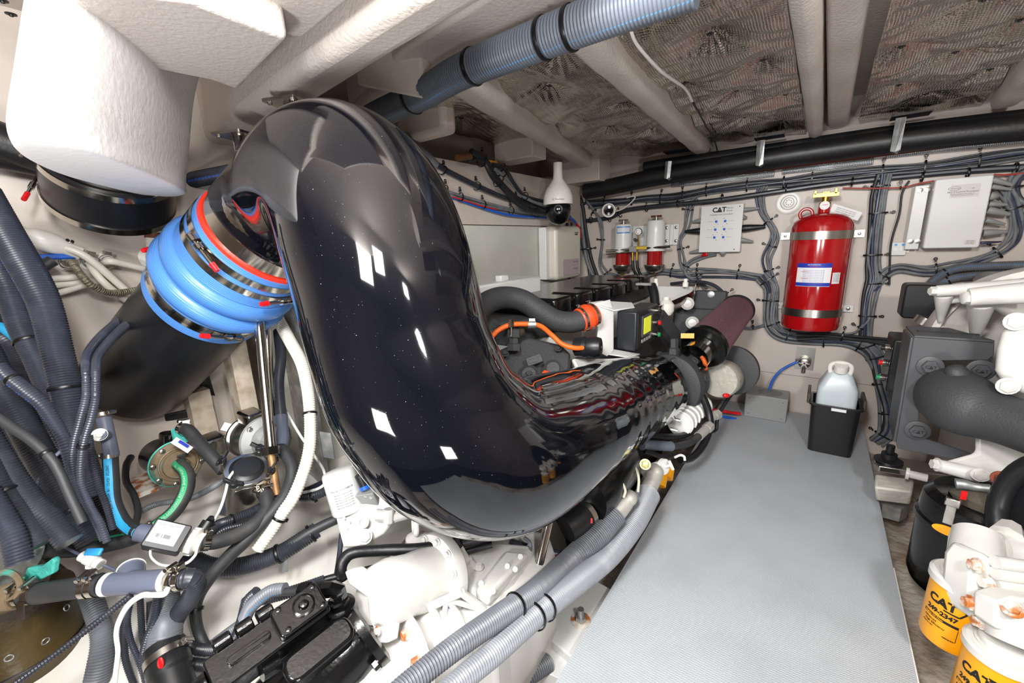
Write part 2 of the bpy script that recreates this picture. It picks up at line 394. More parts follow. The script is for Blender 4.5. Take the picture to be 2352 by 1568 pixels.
# stringers
def stringer(x0, x1, label):
    b = MB(); b.grid(lambda u, v: V((x0+(x1-x0)*u, -.2+2.79*v, .50+.012*math.sin(v*37+u*5)*math.sin(v*11))), 4, 60)
    b.box(((x0+x1)/2, 1.195, .22), x1-x0-.002, 2.79, .54); o = b.build('trim_1' if x0 < 0 else 'trim_2', STONE); struct(o)
stringer(-.56, -.375, ''); stringer(.29, .52, '')
# ---- ceiling beams ----
def beam(name, x0, x1, w, z, m=GRP, y0=.5, y1=2.6, zt=2.2, r=.018):
    b = MB(); h = zt-z
    sec = [(-w/2, h), (-w/2, r), (-w/2+r*.3, r*.3), (-w/2+r, 0), (w/2-r, 0), (w/2-r*.3, r*.3), (w/2, r), (w/2, h)]
    n = 30; rings = []
    for i in range(n+1):
        v = i/n; cx = x0+(x1-x0)*v; y = y0+(y1-y0)*v; wob = .002*math.sin(v*40)
        rings.append([V((cx+a*(1+wob*4), y, z+c+wob)) for a, c in sec])
    b.loft(rings); return struct(b.build(name, m, ang=70))
beam('trim_3', -.475, -.555, .075, 2.02, y0=.9, y1=2.50)
beam('trim_4', -.075, -.070, .052, 2.015, y0=.6, y1=2.54, r=.024)
beam('trim_5', -.015, .010, .075, 2.06, y0=.6, y1=2.56)
beam('trim_6', .36, .50, .075, 2.02, y0=1.0, y1=2.45)
beam('trim_7', -.86, -1.20, .085, 2.02, y0=.95, y1=2.55)
# ---- quilted foil insulation panels ----
def foilp(name, x0, x1, x2, x3, y0, y1, pins, z=2.075):
    nu, nv = 170, 300; W_ = max(x1-x0, x3-x2); Lg = y1-y0; pp = []
    for px, py in pins:
        q = oZ(px, py, z); pp.append((q.x, q.y, random.random()*6))
    def fn(u, v):
        xa = x0+(x2-x0)*v; xb = x1+(x3-x1)*v; x = xa+(xb-xa)*u; y = y0+Lg*v; dz = 0
        for a, c, ph in pp:
            dx, dy = x-a, y-c; r = math.hypot(dx, dy)
            if r < .20:
                th = math.atan2(dy, dx); dz += .014*math.exp(-r/.020)+.026*math.exp(-(r/.075)**2)+.012*math.exp(-r/.06)*(1-math.exp(-r/.012))*(abs(math.sin(th*6.0+ph+2*math.sin(th*2+ph)))**.6-.5)*(.6+.4*math.sin(th*2+ph*2))
        dz -= .012+.006*math.sin(x*23+1)*math.sin(y*19)+.0022*math.sin(x*41+3*math.sin(y*17))*math.sin(y*53+x*9)+.0006*math.sin(x*260+6*math.sin(y*9))*math.sin(y*7+x*13)
        return V((x, y, z+dz))
    b = MB().grid(fn, nu, nv, lambda u, v: (x0+u*W_, v*Lg)); o = b.build(name, FOIL, ang=180, solid=.001); struct(o)
    for a, c, ph in pp:
        MB().lathe(Fr((a, c, z+.014), (0, 0, -1)), [(.009, 0), (.009, .0015), (.004, .002), (.003, .005)], 12).build('insulation_pin', BPL, o)
    return o
foilp('ceiling_foil_1', -.84, -.515, -1.13, -.60, .88, 2.56, [(1280, 120), (1130, 195), (1262, 208), (1280, 290), (1425, 245), (1400, 297), (1497, 302), (1362, 331), (1457, 331), (1525, 339), (1432, 360)])
foilp('ceiling_foil_2', -.435, -.105, -.51, -.11, .70, 2.57, [(1440, 50), (1630, 92), (1752, 150), (1572, 202), (1690, 218), (1803, 226), (1610, 268), (1710, 277), (1795, 285), (1822, 312), (1665, 310), (1655, 332)])
foilp('ceiling_foil_3', .06, .325, .08, .46, .62, 2.57, [(2068, 120), (2192, 132), (2257, 15), (2272, 170), (2063, 205), (2125, 225), (2218, 231), (1995, 277), (2340, 60)])
foilp('ceiling_foil_4', -1.3, -.90, -1.3, -1.22, .95, 2.5, [(1060, 280), (960, 300)])
foilp('ceiling_foil_5', .40, .9, .54, 1.0, .9, 2.57, [(2335, 230), (2345, 100)])
foilp('ceiling_foil_6', -1.5, -1.0, -1.5, -1.0, -.6, .02, [(30, 50), (10, 20)])
# ---- shaped GRP mouldings overhead (upper left) ----
def slab(name, px, z, zt, m=GRP, bev=.02, wob=0):
    w = [oZ(a, c, z) for a, c in px]; n = len(w)
    b = MB(); b.add([V((p.x, p.y, z)) for p in w]+[V((p.x, p.y, zt)) for p in w], [tuple(range(n)), tuple(range(n, 2*n))[::-1]]+[(i, n+i, n+(i+1) % n, (i+1) % n) for i in range(n)])
    return struct(b.build(name, m, bev=bev, seg=4, ang=60))
slab('trim_8', [(438, 2), (672, 86), (700, 88), (804, 0), (960, -150), (500, -260), (250, -100)], 1.975, 2.25, bev=.008)
slab('trim_9', [(120, -40), (438, 0), (665, 92), (548, 210), (482, 186), (300, 150)], 1.93, 2.25, bev=.012)
slab('trim_10', [(440, 352), (655, 191), (931, 0), (1100, -110), (1330, -110), (1148, 0), (927, 123), (742, 232), (600, 320), (480, 400)], 1.95, 2.25, bev=.03)
slab('trim_11', [(800, 240), (927, 118), (1148, -20), (1400, -150), (1700, -150), (1480, -20), (1250, 60), (1040, 160), (860, 270)], 2.05, 2.25, bev=.01)
# pointed gusset beside the conduit
g = [(818, 198), (990, 168), (993, 215), (975, 230)]
w3 = [oZ(a, c, zz) for (a, c), zz in zip(g, (2.01, 2.05, 1.98, 1.955))]; top = [V((p.x, p.y, 2.1)) for p in w3]
b = MB().loft([w3, top]); struct(b.build('trim_12', GRP, bev=.008, seg=3))
# big white bulge
bot = [oZ(a, c, 1.76) for a, c in [(14, 298), (60, 298), (150, 312), (260, 345), (360, 388), (424, 425), (432, 436), (405, 443), (330, 440), (230, 412), (140, 388), (60, 352), (20, 322)]]
cen = sum(bot, V())/len(bot)
def sect(z, sc_, dx, dy): return [V((cen.x+(p.x-cen.x)*sc_+dx, cen.y+(p.y-cen.y)*sc_+dy, z)) for p in bot]
b = MB().loft([sect(1.745, .55, 0, 0), sect(1.745, .96, 0, 0), sect(1.752, 1.0, 0, 0), sect(1.775, 1.01, 0, 0), sect(1.83, 1.0, .0, .018), sect(1.95, .97, -.0, .05), sect(2.02, .97, -.0, .075), sect(2.10, 1.05, -.01, .11), sect(2.2, 1.2, -.02, .15)])
struct(b.build('trim_13', GRPW, sub=2))
# ================= EXHAUST ELBOW =================
t = thing('exhaust_elbow', 'huge glossy black S-shaped exhaust elbow pipe crossing the room', 'exhaust pipe', P(1050, 1240, .75))
A0 = P(648, 494, .98); AXD = (P(322, 862, 1.24)-A0).normalized()
ep = [(722, 440, .875), (785, 435, .79), (845, 508, .725), (893, 650, .70), (925, 790, .70), (975, 910, .70), (1050, 1000, .72), (1160, 1040, .81), (1300, 985, 1.03), (1410, 932, 1.33), (1502, 892, 1.70)]
ew = [A0+AXD*.05, A0-AXD*.03]+pts(*ep)
er = [.136, .137, .145, .150, .150, .148, .148, .149, .150, .150, .146, .145, .140]
# hand laid-up shell: gently uneven surface
cr = catmull([(*p, r) for p, r in zip(ew, er)], 14); sh = MB(); ns = 96; vs = []; x_ = perp(V(cr[1][:3])-V(cr[0][:3]))[0]; fr_ = []
for i in range(len(cr)):
    a_ = V(cr[max(i-1, 0)][:3]); b_ = V(cr[min(i+1, len(cr)-1)][:3]); t_ = (b_-a_).normalized(); x_ = (x_-t_*x_.dot(t_)).normalized(); y_ = t_.cross(x_)
    for k in range(ns):
        an = 2*math.pi*k/ns; late = max(0, min(1, (i-132)/16))
        r_ = cr[i][3]+.0019*math.sin(i*.17+1.5*math.sin(an*2))*math.sin(an*2+i*.03)+.0004*math.sin(i*.37+an*3)+late*.0007*math.sin(i*1.7+math.sin(an*4)*1.2)
        vs.append(V(cr[i][:3])+x_*(r_*math.cos(an))+y_*(r_*math.sin(an)))
m_ = len(cr); sh.add(vs, [(i*ns+k, i*ns+(k+1) % ns, (i+1)*ns+(k+1) % ns, (i+1)*ns+k) for i in range(m_-1) for k in range(ns)]+[tuple(range(ns))[::-1], tuple((m_-1)*ns+k for k in range(ns))])
sh.build('pipe_shell', PIPE, t, ang=180, sub=1)
# seam bead near the top bend
c = [V(q) for q in catmull([tuple(p) for p in ew], 14)]
i = 26; MB().ring(Fr(c[i], c[i+1]-c[i]), .141, .004, 56, 8).build('joint_bead', PIPE, t)
# support strut with plates
def bracket(pl, dia, lab, plate, grp):
    t = thing('pipe_hanger', lab, 'bracket', P(*pl[-1]), grp)
    MB().tube(pts(*pl), dia/2, 14, sm=False).build('post', CHR, t)
    q = P(*plate[0]); T = Fr(q, (0, 0, 1), V(plate[1])); MB().prism(T, rr(.085, .085, .006), -.003, .003).build('base_plate', CHR, t)
    b = MB()
    for sx in (-1, 1):
        for sy in (-1, 1): b = MB().hexb(T @ V((sx*.03, sy*.03, -.003)), (0, 0, -1), .005, .005); b.build('bolt', CHR, t)
bracket([(665, 235, .95), (690, 290, .93)], .03, 'stainless hanger plate above the top of the black elbow', [(668, 238, .95), (1, .4, 0)], 'stainless hangers on the ceiling beam')
bracket([(548, 310, 1.02), (560, 370, 1.0)], .03, 'stainless hanger plate left of the elbow by its blue coupler', [(550, 312, 1.02), (1, .4, 0)], 'stainless hangers on the ceiling beam')
# ================= COUPLER AND RUBBER EXHAUST HOSE =================
A0 = P(648, 494, .98); AXD = (P(322, 862, 1.24)-A0).normalized(); KS = .87; Tc = Fr(A0, AXD, (0, 0, 1)) @ Matrix.Diagonal((KS, KS, 1, 1))
MB().lathe(Tc @ Matrix.Translation((0, 0, -.02)), [(.150, 0), (.1535, 0), (.1545, .115), (.1545, .14), (.147, .14)], 64, False).build('stainless_collar', CHR, bpy.data.objects['exhaust_elbow'])
t = thing('bellows_coupler', 'bright blue rubber bellows coupler joining the elbow to the black hose', 'pipe coupler', A0+AXD*.2)
prof = [(.156, .085), (.163, .085), (.164, .17), (.166, .178)]
for c0, rr_ in ((.205, .183), (.258, .186)):
    for k in range(9):
        a = math.pi*k/8; prof.append((.160+(rr_-.160)*math.sin(a), c0-.026*math.cos(a)))
prof += [(.164, .29), (.163, .345), (.155, .345)]
MB().lathe(Tc, prof, 72, False).build('bellows', BLUS, t)
MB().lathe(Tc, [(.1535, .076), (.1605, .076), (.1605, .086), (.1535, .086)], 64, False).build('red_inner_edge', REDS, t)
def tbolt(s_, r, ang, name='t_bolt_clamp', flip=1, par=t, T=Tc, m=CHR):
    b = MB(); b.lathe(T @ Matrix.Translation((0, 0, s_)), [(r, -.009), (r+.002, -.009), (r+.002, .009), (r, .009)], 64, False); o = b.build(name, m, par)
    a = math.radians(ang); q = T @ V((math.cos(a)*(r+.010), math.sin(a)*(r+.010), s_)); tg = (T.to_3x3() @ V((-math.sin(a), math.cos(a), 0)))*flip
    b = MB(); b.cyl(q-tg*.035, q+tg*.055, .0044, seg=10); b.cyl(q-tg*.03, q-tg*.012, .0085, seg=12); b.cyl(q-tg*.002, q+tg*.012, .009, seg=12); b.hexb(q-tg*.034, tg, .008, .007, False)
    b.box(Fr(q-tg*.02-(q-(T @ V((0, 0, s_)))).normalized()*.006, tg), .018, .006, .012); b.build('t_bolt', CHR, o)
    MB().cyl(q+tg*.055, q+tg*.077, .0065, .0055, 12).build('red_cap', REDC, o)
def angof(px, py, s_):
    o = Tc @ V((0, 0, s_)); best = None
    for k in range(360):
        a = math.radians(k); q = Tc @ V((math.cos(a)*.168, math.sin(a)*.168, s_)); d = q-CAM; z = d.dot(FW)
        e = (CX+FPX*d.dot(RT)/z-px)**2+(CY-FPX*d.dot(UP)/z-py)**2
        if best is None or e < best[0]: best = (e, k)
    return best[1]
def flipof(s_, ang, dx, dy):
    a = math.radians(ang); q = Tc @ V((math.cos(a)*.17, math.sin(a)*.17, s_)); tg = Tc.to_3x3() @ V((-math.sin(a), math.cos(a), 0)); q2 = q+tg*.05
    f = lambda d: (FPX*d.dot(RT)/d.dot(FW), -FPX*d.dot(UP)/d.dot(FW)); p1 = f(q-CAM); p2 = f(q2-CAM)
    return 1 if (p2[0]-p1[0])*dx+(p2[1]-p1[1])*dy > 0 else -1
for s_, px, py, dx, dy in ((.108, 458, 565, .3, 1), (.140, 650, 693, -1, .2), (.303, 530, 757, -1, 0), (.31, 385, 545, -1, .3)):
    a = angof(px, py, s_); tbolt(s_, .164, a, flip=flipof(s_, a, dx, dy))
Lr = 1.0
t = thing('exhaust_hose', 'thick black rubber exhaust hose below the blue bellows coupler', 'exhaust hose', Tc @ V((0, 0, .8)))
MB().lathe(Tc, [(.14, .30), (.1525, .30), (.153, .5), (.153, .74), (.150, .77), (.12, .77)], 64, False).build('hose_wall', RUBW, t)
# wide black outlet drum the hose enters
t = thing('outlet_drum', 'dull black horizontal drum against the hull under the rubber exhaust hose', 'silencer', P(380, 900, 1.45))
MB().lathe(Fr(P(190, 905, 1.38), P(455, 862, 1.48)-P(190, 905, 1.38)), [(.02, 0), (.12, 0), (.13, .02), (.13, .38), (.122, .4), (.02, .405)], 40).build('drum_body', RUB, t)
q = P(330, 962, 1.30); MB().box(Fr(q, P(440, 938, 1.38)-P(240, 972, 1.25), (0, 0, 1)), .025, .06, .36).build('tray', RUB, t, bev=.003)
MB().prism(Fr(P(462, 955, 1.36), (0, 1, 0), (1, 0, 0)), [(-.03, -.09), (.03, -.09), (.03, .06), (-.03, .06)], -.03, .03).build('support_block', WOOD, t)
# second exhaust pair under the white bulge
t = thing('riser_hose', 'black rubber exhaust hose hanging under the white bulge with clamps', 'exhaust hose', P(270, 480, 1.0))
E0 = P(255, 372, 1.0); E1 = P(268, 470, 1.12); Te = Fr(E0, V((-.70, .02, -.72)), (0, 1, 0))
RR = .125
MB().lathe(Te, [(RR-.01, .0), (RR, .0), (RR, .12), (RR-.012, .12)], 64, False).build('hose_wall', RUBW, t)
MB().lathe(Te, [(RR-.014, -.02), (RR-.014, .012), (RR-.004, .018), (RR-.03, .018)], 64, False).build('steel_spigot', SS, t)
for z0, nm, aa in ((.012, 'upper', 205), (.11, 'lower', 205)):
    b = MB(); T2 = Te @ Matrix.Translation((0, 0, z0)); b.lathe(T2, [(RR, -.008), (RR+.003, -.008), (RR+.003, .008), (RR, .008)], 64, False); o = b.build('t_bolt_clamp', CHR, t)
    a = math.radians(aa); q = T2 @ V((math.cos(a)*(RR+.01), math.sin(a)*(RR+.01), 0)); tg = Te.to_3x3() @ V((-math.sin(a), math.cos(a), 0))
    b = MB(); b.cyl(q-tg*.05, q+tg*.04, .0035, seg=10); b.ring(Fr(q+tg*.045, Te.to_3x3() @ V((math.cos(a), math.sin(a), 0))), .009, .003, 16, 6); b.cyl(q-tg*.03, q-tg*.01, .006, seg=10); b.build('t_bolt', CHR, o)
    if nm == 'lower': MB().cyl(q-tg*.05, q-tg*.075, .005, seg=10).build('red_cap', REDC, o)
t = thing('riser_pipe', 'pale grey moulded spigot between white bulge and its black hose', 'pipe', P(270, 420, 1.0))
MB().lathe(Te, [(RR-.02, -.10), (RR-.016, -.05), (RR-.015, .02), (RR-.02, .02)], 48, False).build('spigot', GRPW, t)
# ================= HOSES AT THE FAR LEFT =================
C1 = (.0042, .0022)
LEFTK = [1.0]
def hw(label, pp, wpx, dia, m, corr=None, dz=0, group=None, name='corrugated_hose', cat='hose', ties=(), seg=16, flat=1):
    d = (dia*FPX/wpx+dz)*LEFTK[0]
    q3 = [(q[0], q[1], (q[2] if len(q) > 2 else d)) for q in pp]; rad = []
    for i, q in enumerate(q3):
        a, b = q3[max(i-1, 0)], q3[min(i+1, len(q3)-1)]; rad.append(pxrad(q, wpx*(1.18 if LEFTK[0] < 1 and wpx > 30 else 1), (b[0]-a[0], b[1]-a[1])))
    if LEFTK[0] < 1 and not group: group = 'hoses and conduits in the left bundle'
    return hose(label, q3, dia, m, corr, name, cat, group, None, seg, ties, flat=flat, rad=rad)
C = (.0052, .0020)
LEFTK[0] = .80
hw('widest black corrugated hose curving down beside the hull, thin blue line', [(-40, 440), (20, 545), (75, 640), (106, 708), (135, 823), (153, 900), (165, 980), (185, 1060), (215, 1140)], 72, .080, CONB, C, ties=(.62,))
hw('black corrugated hose left of the widest one, tied mid way', [(-40, 540), (15, 650), (45, 740), (85, 823), (118, 900), (150, 980)], 60, .066, CONB, C, .05, ties=(.5,))
hw('black corrugated hose running from the left edge to the green striped hose', [(-40, 800), (-5, 870), (40, 950), (100, 1060), (138, 1123), (172, 1180), (212, 1240)], 74, .078, CONBP, C, ties=(.83,))
hw('slim conduit with blue line crossing over the wide left hoses', [(0, 842), (17, 861), (57, 893), (95, 925), (123, 965), (149, 1011), (161, 1051), (175, 1110)], 34, .034, CONB, C, -.03, ties=(.2,))
hw('dull smooth rubber hose lying across the left corrugated hoses', [(-20, 950), (0, 962), (29, 982), (72, 1011), (115, 1051), (138, 1088), (160, 1137), (190, 1200)], 28, .026, DRUB, None, -.02, name='rubber_hose', ties=(.55,))
hw('greyish corrugated hose under the smooth hose at the left edge', [(-40, 980), (20, 1080), (72, 1151), (115, 1194), (160, 1245)], 62, .060, CONBP, C, -.03)
hw('corrugated hose with a worn stretch near the left edge', [(-30, 1060), (10, 1130), (50, 1185), (96, 1250)], 60, .056, CONBP, C, -.02, ties=(.35,))
hw('lowest corrugated hose at left edge just above the bronze strainer', [(-30, 1130), (5, 1185), (32, 1235), (45, 1290)], 66, .060, CONB, C, -.03)
hw('corrugated hose end behind the teal taped hose at the left edge', [(-40, 700), (0, 770), (30, 800), (75, 870), (110, 930)], 62, .070, CONBP, C, .08)
hw('blue green banded hose stub between the left corrugated hoses', [(-10, 745), (15, 760), (40, 782), (60, 815)], 26, .030, TEAL, None, .05, name='banded_hose')
hw('left of the two slim black conduits hugging the rubber exhaust hose', [(310, 708, 1.12), (273, 737, 1.05), (230, 774, .95), (199, 815, .85), (197, 852), (198, 907), (184, 965), (169, 1022), (166, 1065), (178, 1123), (212, 1180), (238, 1240)], 23, .022, CONB, (.0042, .0012))
hw('right of the two slim black conduits hugging the rubber exhaust hose', [(325, 720, 1.1), (290, 747, 1.02), (250, 785, .93), (224, 820, .86), (220, 852), (220, 907), (210, 959), (195, 1008), (187, 1051), (187, 1108), (207, 1160), (230, 1200), (246, 1245)], 23, .022, CONB, (.0042, .0012), -.02, ties=(.62,))
hw('short slim conduit behind the blue banded hose', [(205, 1000), (209, 1040), (215, 1080), (230, 1123), (246, 1165), (260, 1215)], 21, .021, CONB, (.0042, .0012), .02)
hw('wide black conduit low behind the blue banded hose', [(170, 1040), (215, 1110), (262, 1180), (300, 1240)], 40, .045, CONBP, C, .08)
hw('wide black conduit leaving the hose bundle towards the bronze pump', [(200, 1190, 1.12), (260, 1120, 1.25), (330, 1085, 1.36), (390, 1060, 1.45)], 36, .045, CONB, C, .05)
hw('black corrugated hose deep behind the slim conduits and blue banded hose', [(150, 880, 1.05), (165, 960, 1.03), (190, 1040, 1.0), (215, 1110, .98), (245, 1180, .96), (262, 1240, .95)], 52, .06, CONBP, C)
hw('black corrugated hose deep in the middle of the left hose bundle', [(60, 860, 1.0), (95, 940, .98), (125, 1010, .97), (160, 1090, .95), (200, 1180, .94), (230, 1240, .93)], 56, .06, CONBP, C)
hw('black corrugated hose deep at the left edge below the teal taped hose', [(-40, 880, .98), (0, 930, .96), (50, 1010, .95), (90, 1090, .93), (130, 1180, .92), (150, 1250, .9)], 70, .06, CONBP, C)
hw('black corrugated hose seen low between the strainer and hose bundle', [(-40, 1060, .93), (20, 1150, .92), (70, 1240, .9), (110, 1320, .9)], 66, .06, CONBP, C)
LEFTK[0] = 1.0
hw('thin grey air tube looping from the grey tee to the white valve', [(224, 993, .86), (201, 999, .83), (172, 1011, .82), (138, 1037, .80), (109, 1068, .79), (89, 1103, .78), (80, 1137, .78), (86, 1180, .78), (109, 1223, .78), (143, 1252, .78), (189, 1276, .78)], 9, .0085, GPL, None, name='air_tube', cat='tube')
hw('short grey air tube below the white valve', [(225, 1292, .78), (250, 1303, .78), (282, 1318, .77)], 9, .0085, GPL, None, name='air_tube', cat='tube')
# white push-fit valve with blue lever
t = thing('shutoff_valve', 'small white push-fit valve with a light blue lever', 'valve', P(210, 1287, .78))
va, vb = P(189, 1276, .78), P(232, 1297, .775); vd = (vb-va).normalized(); b = MB()
b.cyl(va, vb, .0065); b.cyl(va, va+vd*.010, .0095); b.cyl(vb-vd*.010, vb, .0095); b.cyl(va+vd*.012, vb-vd*.012, .0105); b.cyl((va+vb)/2-UP*.012, (va+vb)/2+UP*.008, .009); b.build('valve_body', WHTP, t)
q = (va+vb)/2+UP*.012; MB().box(Fr(q+RT*.004+UP*.004, UP*.6-FW*.8, RT), .030, .013, .006).build('lever', CYN, t, bev=.002)
# blue grey tee (upper)
t = thing('pvc_tee', 'grey plastic tee with a round white plug above the blue banded hose', 'pipe fitting', P(245, 1005, .88))
MB().cyl(P(238, 958, .86), P(257, 1045, .86), .0125, seg=28).build('tee_body', GPL, t)
MB().cyl(P(247, 1003, .86), P(229, 998, .835), .0115, seg=28).build('branch', GPL, t)
MB().lathe(Fr(P(229, 998, .836), P(226, 997, .82)-P(229, 998, .836)), [(.0125, 0), (.0125, .003), (.006, .0035), (.005, .008)], 24).build('plug', WHTP, t)
clampring(P(236, 950, .86), P(257, 1045, .86)-P(238, 958, .86), .0130, .007, t, screw=RT)
t = thing('banded_hose', 'dark rubber hose with a bright blue band below the grey tee', 'hose', P(258, 1150, .86))
hp = pts((253, 1040, .86), (254, 1065, .86), (256, 1100, .855), (260, 1150, .85), (278, 1192, .84), (300, 1213, .83), (322, 1222, .82))
MB().tube(hp, .0130, 28, n=10).build('tube', DRUB, t)
band(hp, .0130, 1.0, TEAL, t, None, .35, txt='SHIELDS  SERIES 148  MARINE HOSE', tm=INK, ts=.006, t0=.12)
for k, sg in ((0, -RT), (-1, RT)): clampring(hp[k]*.8+hp[1 if k == 0 else -2]*.2, hp[1]-hp[0] if k == 0 else hp[-2]-hp[-1], .0137, .008, t, screw=sg)
# green banded hose
t = thing('banded_hose', 'long dark hose with a green band from bronze pump to bronze strainer', 'hose', P(200, 1262, .85))
hp = pts((412, 1066, 1.03), (428, 1085, 1.0), (431, 1112, .98), (420, 1145, .96), (395, 1180, .94), (350, 1214, .91), (290, 1240, .88), (200, 1258, .84), (130, 1262, .81), (72, 1258, .78))
MB().tube(hp, .0150, 28, n=10).build('tube', DRUB, t)
band(hp[:6], .0150, .8, GRN, t, None, .45, txt='MPT   PREMIUM MARINE WATER HARDWALL SAE J2006', tm=PAPR, ts=.0075, t0=.08)
band(hp[6:], .0150, .6, GRN, t, UP+V((0, 0, .6)), -.1)
clampring(hp[-1]*.85+hp[-2]*.15, hp[-2]-hp[-1], .0157, .012, t, screw=UP)
MB().box(Fr(hp[-1]*.8+hp[-2]*.2+(CAM-hp[-1]).normalized()*.012+UP*.014, (CAM-hp[-1]), hp[-2]-hp[-1]), .016, .009, .006).build('red_tab', REDC, t, bev=.001)
def onhose(hp, s, fr0, th, size, t, sgn=1):
    pass
# clear bowl & bronze sea strainer
t = thing('sea_strainer', 'bronze sea strainer with green patina and brown body at left edge', 'strainer', P(20, 1500, .78))
cc = P(18, 1400, .80); Tb = Fr(cc, (0, 0, -1), (1, 0, 0))
MB().lathe(Tb, [(.094, -.01), (.094, .075), (.095, .077), (.095, .083), (.094, .085), (.092, .20)], 48).build('sight_cylinder', mat('brown_sight_bowl', '4a3c1e', .35, var=('2c2410', 9, .4, .7), bump=(60, .001)), t)
MB().ring(Tb @ Matrix.Translation((0, 0, .080)), .0955, .0025, 48, 6).build('cable_tie', TIE, t)
for k in range(9):
    a = math.radians(-100+k*27); q = Tb @ V((.0945*math.cos(a), .0945*math.sin(a), .035+.02*math.sin(k*2.3))); MB().ring(Fr(q, q-(Tb @ V((0, 0, .035)))), .0055, .0012, 16, 6).build('bolt_ring', GALV, t)
b = MB(); b.lathe(Fr(P(-20, 1345, .77), P(-10, 1290, .76)-P(-20, 1345, .77)), [(.075, 0), (.07, .01), (.055, .03), (.045, .05), (.02, .055)], 32); b.build('strainer_head', BRN, t)
b = MB().tube(pts((-40, 1385, .72), (0, 1375, .73), (40, 1366, .735)), .0235, 24); b.build('inlet_pipe', BRN, t)
f = [P(45, 1345, .75), P(60, 1305, .74), P(95, 1300, .74), P(118, 1282, .73), P(124, 1288, .73), P(120, 1318, .735), P(92, 1332, .745), P(70, 1345, .75)]
MB().loft([f, [p+FW*.012 for p in f]]).build('wing_handle', VERD, t, bev=.003)
MB().ring(Fr(P(15, 1345, .72), -FW), .024, .005, 28, 8).build('lifting_eye', BRN, t)
MB().lathe(Fr(P(10, 1288, .76), UP*.5-FW*.7), [(.055, -.01), (.055, .006), (.04, .012), (.01, .014)], 32).build('clear_lid', CLR, t)
MB().cyl(P(46, 1268, .765), P(70, 1258, .78), .0165, seg=20).build('hose_barb', GALV, t)
# bottom horizontal hose + PVC
t = thing('rubber_hose', 'short scuffed rubber hose from the bronze strainer to the grey pipe', 'hose', P(130, 1355, .73))
hp = pts((33, 1366, .735), (90, 1362, .735), (160, 1352, .735), (238, 1342, .735))
MB().tube(hp, .0178, 28, n=10).build('tube', DRUB, t)
d = hp[-1]-hp[0]
for px, py, wd in ((52, 1365, .013), (80, 1362, .011), (205, 1347, .010), (222, 1344, .010)): clampring(P(px, py, .735), d, .0184, wd, t, CHR, screw=UP-FW*.3)
q = P(47, 1402, .715); MB().box(Fr(q, -FW, UP), .030, .012, .002).build('clamp_tail', CHR, t)
t = thing('grey_pipe', 'blue-grey plastic pipe with white painted ends at lower left', 'pipe', P(315, 1338, .73))
ga, gb = P(243, 1342, .735), P(389, 1332, .735); gd = (gb-ga).normalized()
MB().cyl(ga, gb, .0188, seg=32).build('pipe_body', GPL, t)
MB().cyl(ga+gd*.001, ga+gd*.010, .0192, seg=32).build('white_band', WHTP, t); MB().cyl(gb-gd*.009, gb, .0192, seg=32).build('white_band', WHTP, t)
MB().cyl(P(302, 1330, .745), P(302, 1305, .765), .020, seg=32).build('branch_cap', GPL, t); MB().ring(Fr(P(302, 1305, .764), P(302, 1305, .765)-P(302, 1330, .745)), .020, .0012, 32, 6).build('cap_edge', WHTP, t)
t = thing('corrugated_hose', 'ribbed hose bending down from right end of the grey pipe', 'hose', P(430, 1340, .74))
hp = pts((388, 1333, .737), (415, 1329, .74), (440, 1328, .745), (450, 1345, .76), (435, 1375, .78), (410, 1410, .80), (395, 1440, .81))
MB().tube(hp, .0165, 28, .0042, .0012).build('tube', CONBP, t)
clampring(P(398, 1332, .738), d, .0178, .011, t, CHR, screw=UP); clampring(P(416, 1330, .74), d, .0178, .009, t, CHR, screw=UP)
hw('flat white cable draped below the grey pipe', [(385, 1352, .72), (377, 1364, .71), (350, 1366, .71), (326, 1367, .71), (296, 1388, .70), (275, 1423, .70), (267, 1455, .69), (271, 1494, .68), (267, 1535, .67), (262, 1580, .66)], 13, .011, WHTS, None, name='flat_cable', cat='cable')
hw('thin black ribbed conduit running diagonally to the lower left corner', [(302, 1366, .72), (204, 1443, .69), (102, 1521, .66), (20, 1580, .64)], 15, .0115, CONBP, (.0042, .0012), name='conduit', cat='conduit')
hw('off-white ribbed hose stub behind the brown strainer body', [(120, 1470, .92), (150, 1452, .92), (190, 1432, .93), (220, 1420, .95)], 36, .034, OFFW, (.008, .003), ties=(.55,))
hw('wide ribbed hose dropping to the bottom edge left of the white cable', [(190, 1330, .86), (210, 1375, .84), (226, 1423, .82), (236, 1464, .81), (232, 1515, .80), (216, 1590, .79)], 64, .052, CONG, (.0048, .002))
hw('wide ribbed hose from grey tee down behind the diagonal conduit', [(100, 1300, .92), (150, 1340, .92), (185, 1400, .92), (205, 1450, .92), (190, 1520, .9), (150, 1590, .88)], 60, .056, CONBP, (.0048, .002))
hw('short ribbed hose end at the bottom beside black hex fitting', [(95, 1590, .80), (110, 1560, .80), (140, 1530, .82)], 34, .03, CONBP, (.0048, .0018))
t = thing('hex_fitting', 'glossy black hexagonal pipe fitting near the lower left corner', 'pipe fitting', P(150, 1510, .84))
a, b_ = P(112, 1512, .85), P(195, 1500, .85); dd = (b_-a).normalized(); MB().cyl(a, b_, .013).build('pipe_stub', BLK, t)
MB().lathe(Fr(a+dd*.020, dd), [(.02, 0), (.02, .018)], 6).build('hex_nut', BLK, t); MB().lathe(Fr(a+dd*.045, dd), [(.024, 0), (.024, .028)], 6).build('hex_nut', BLK, t)
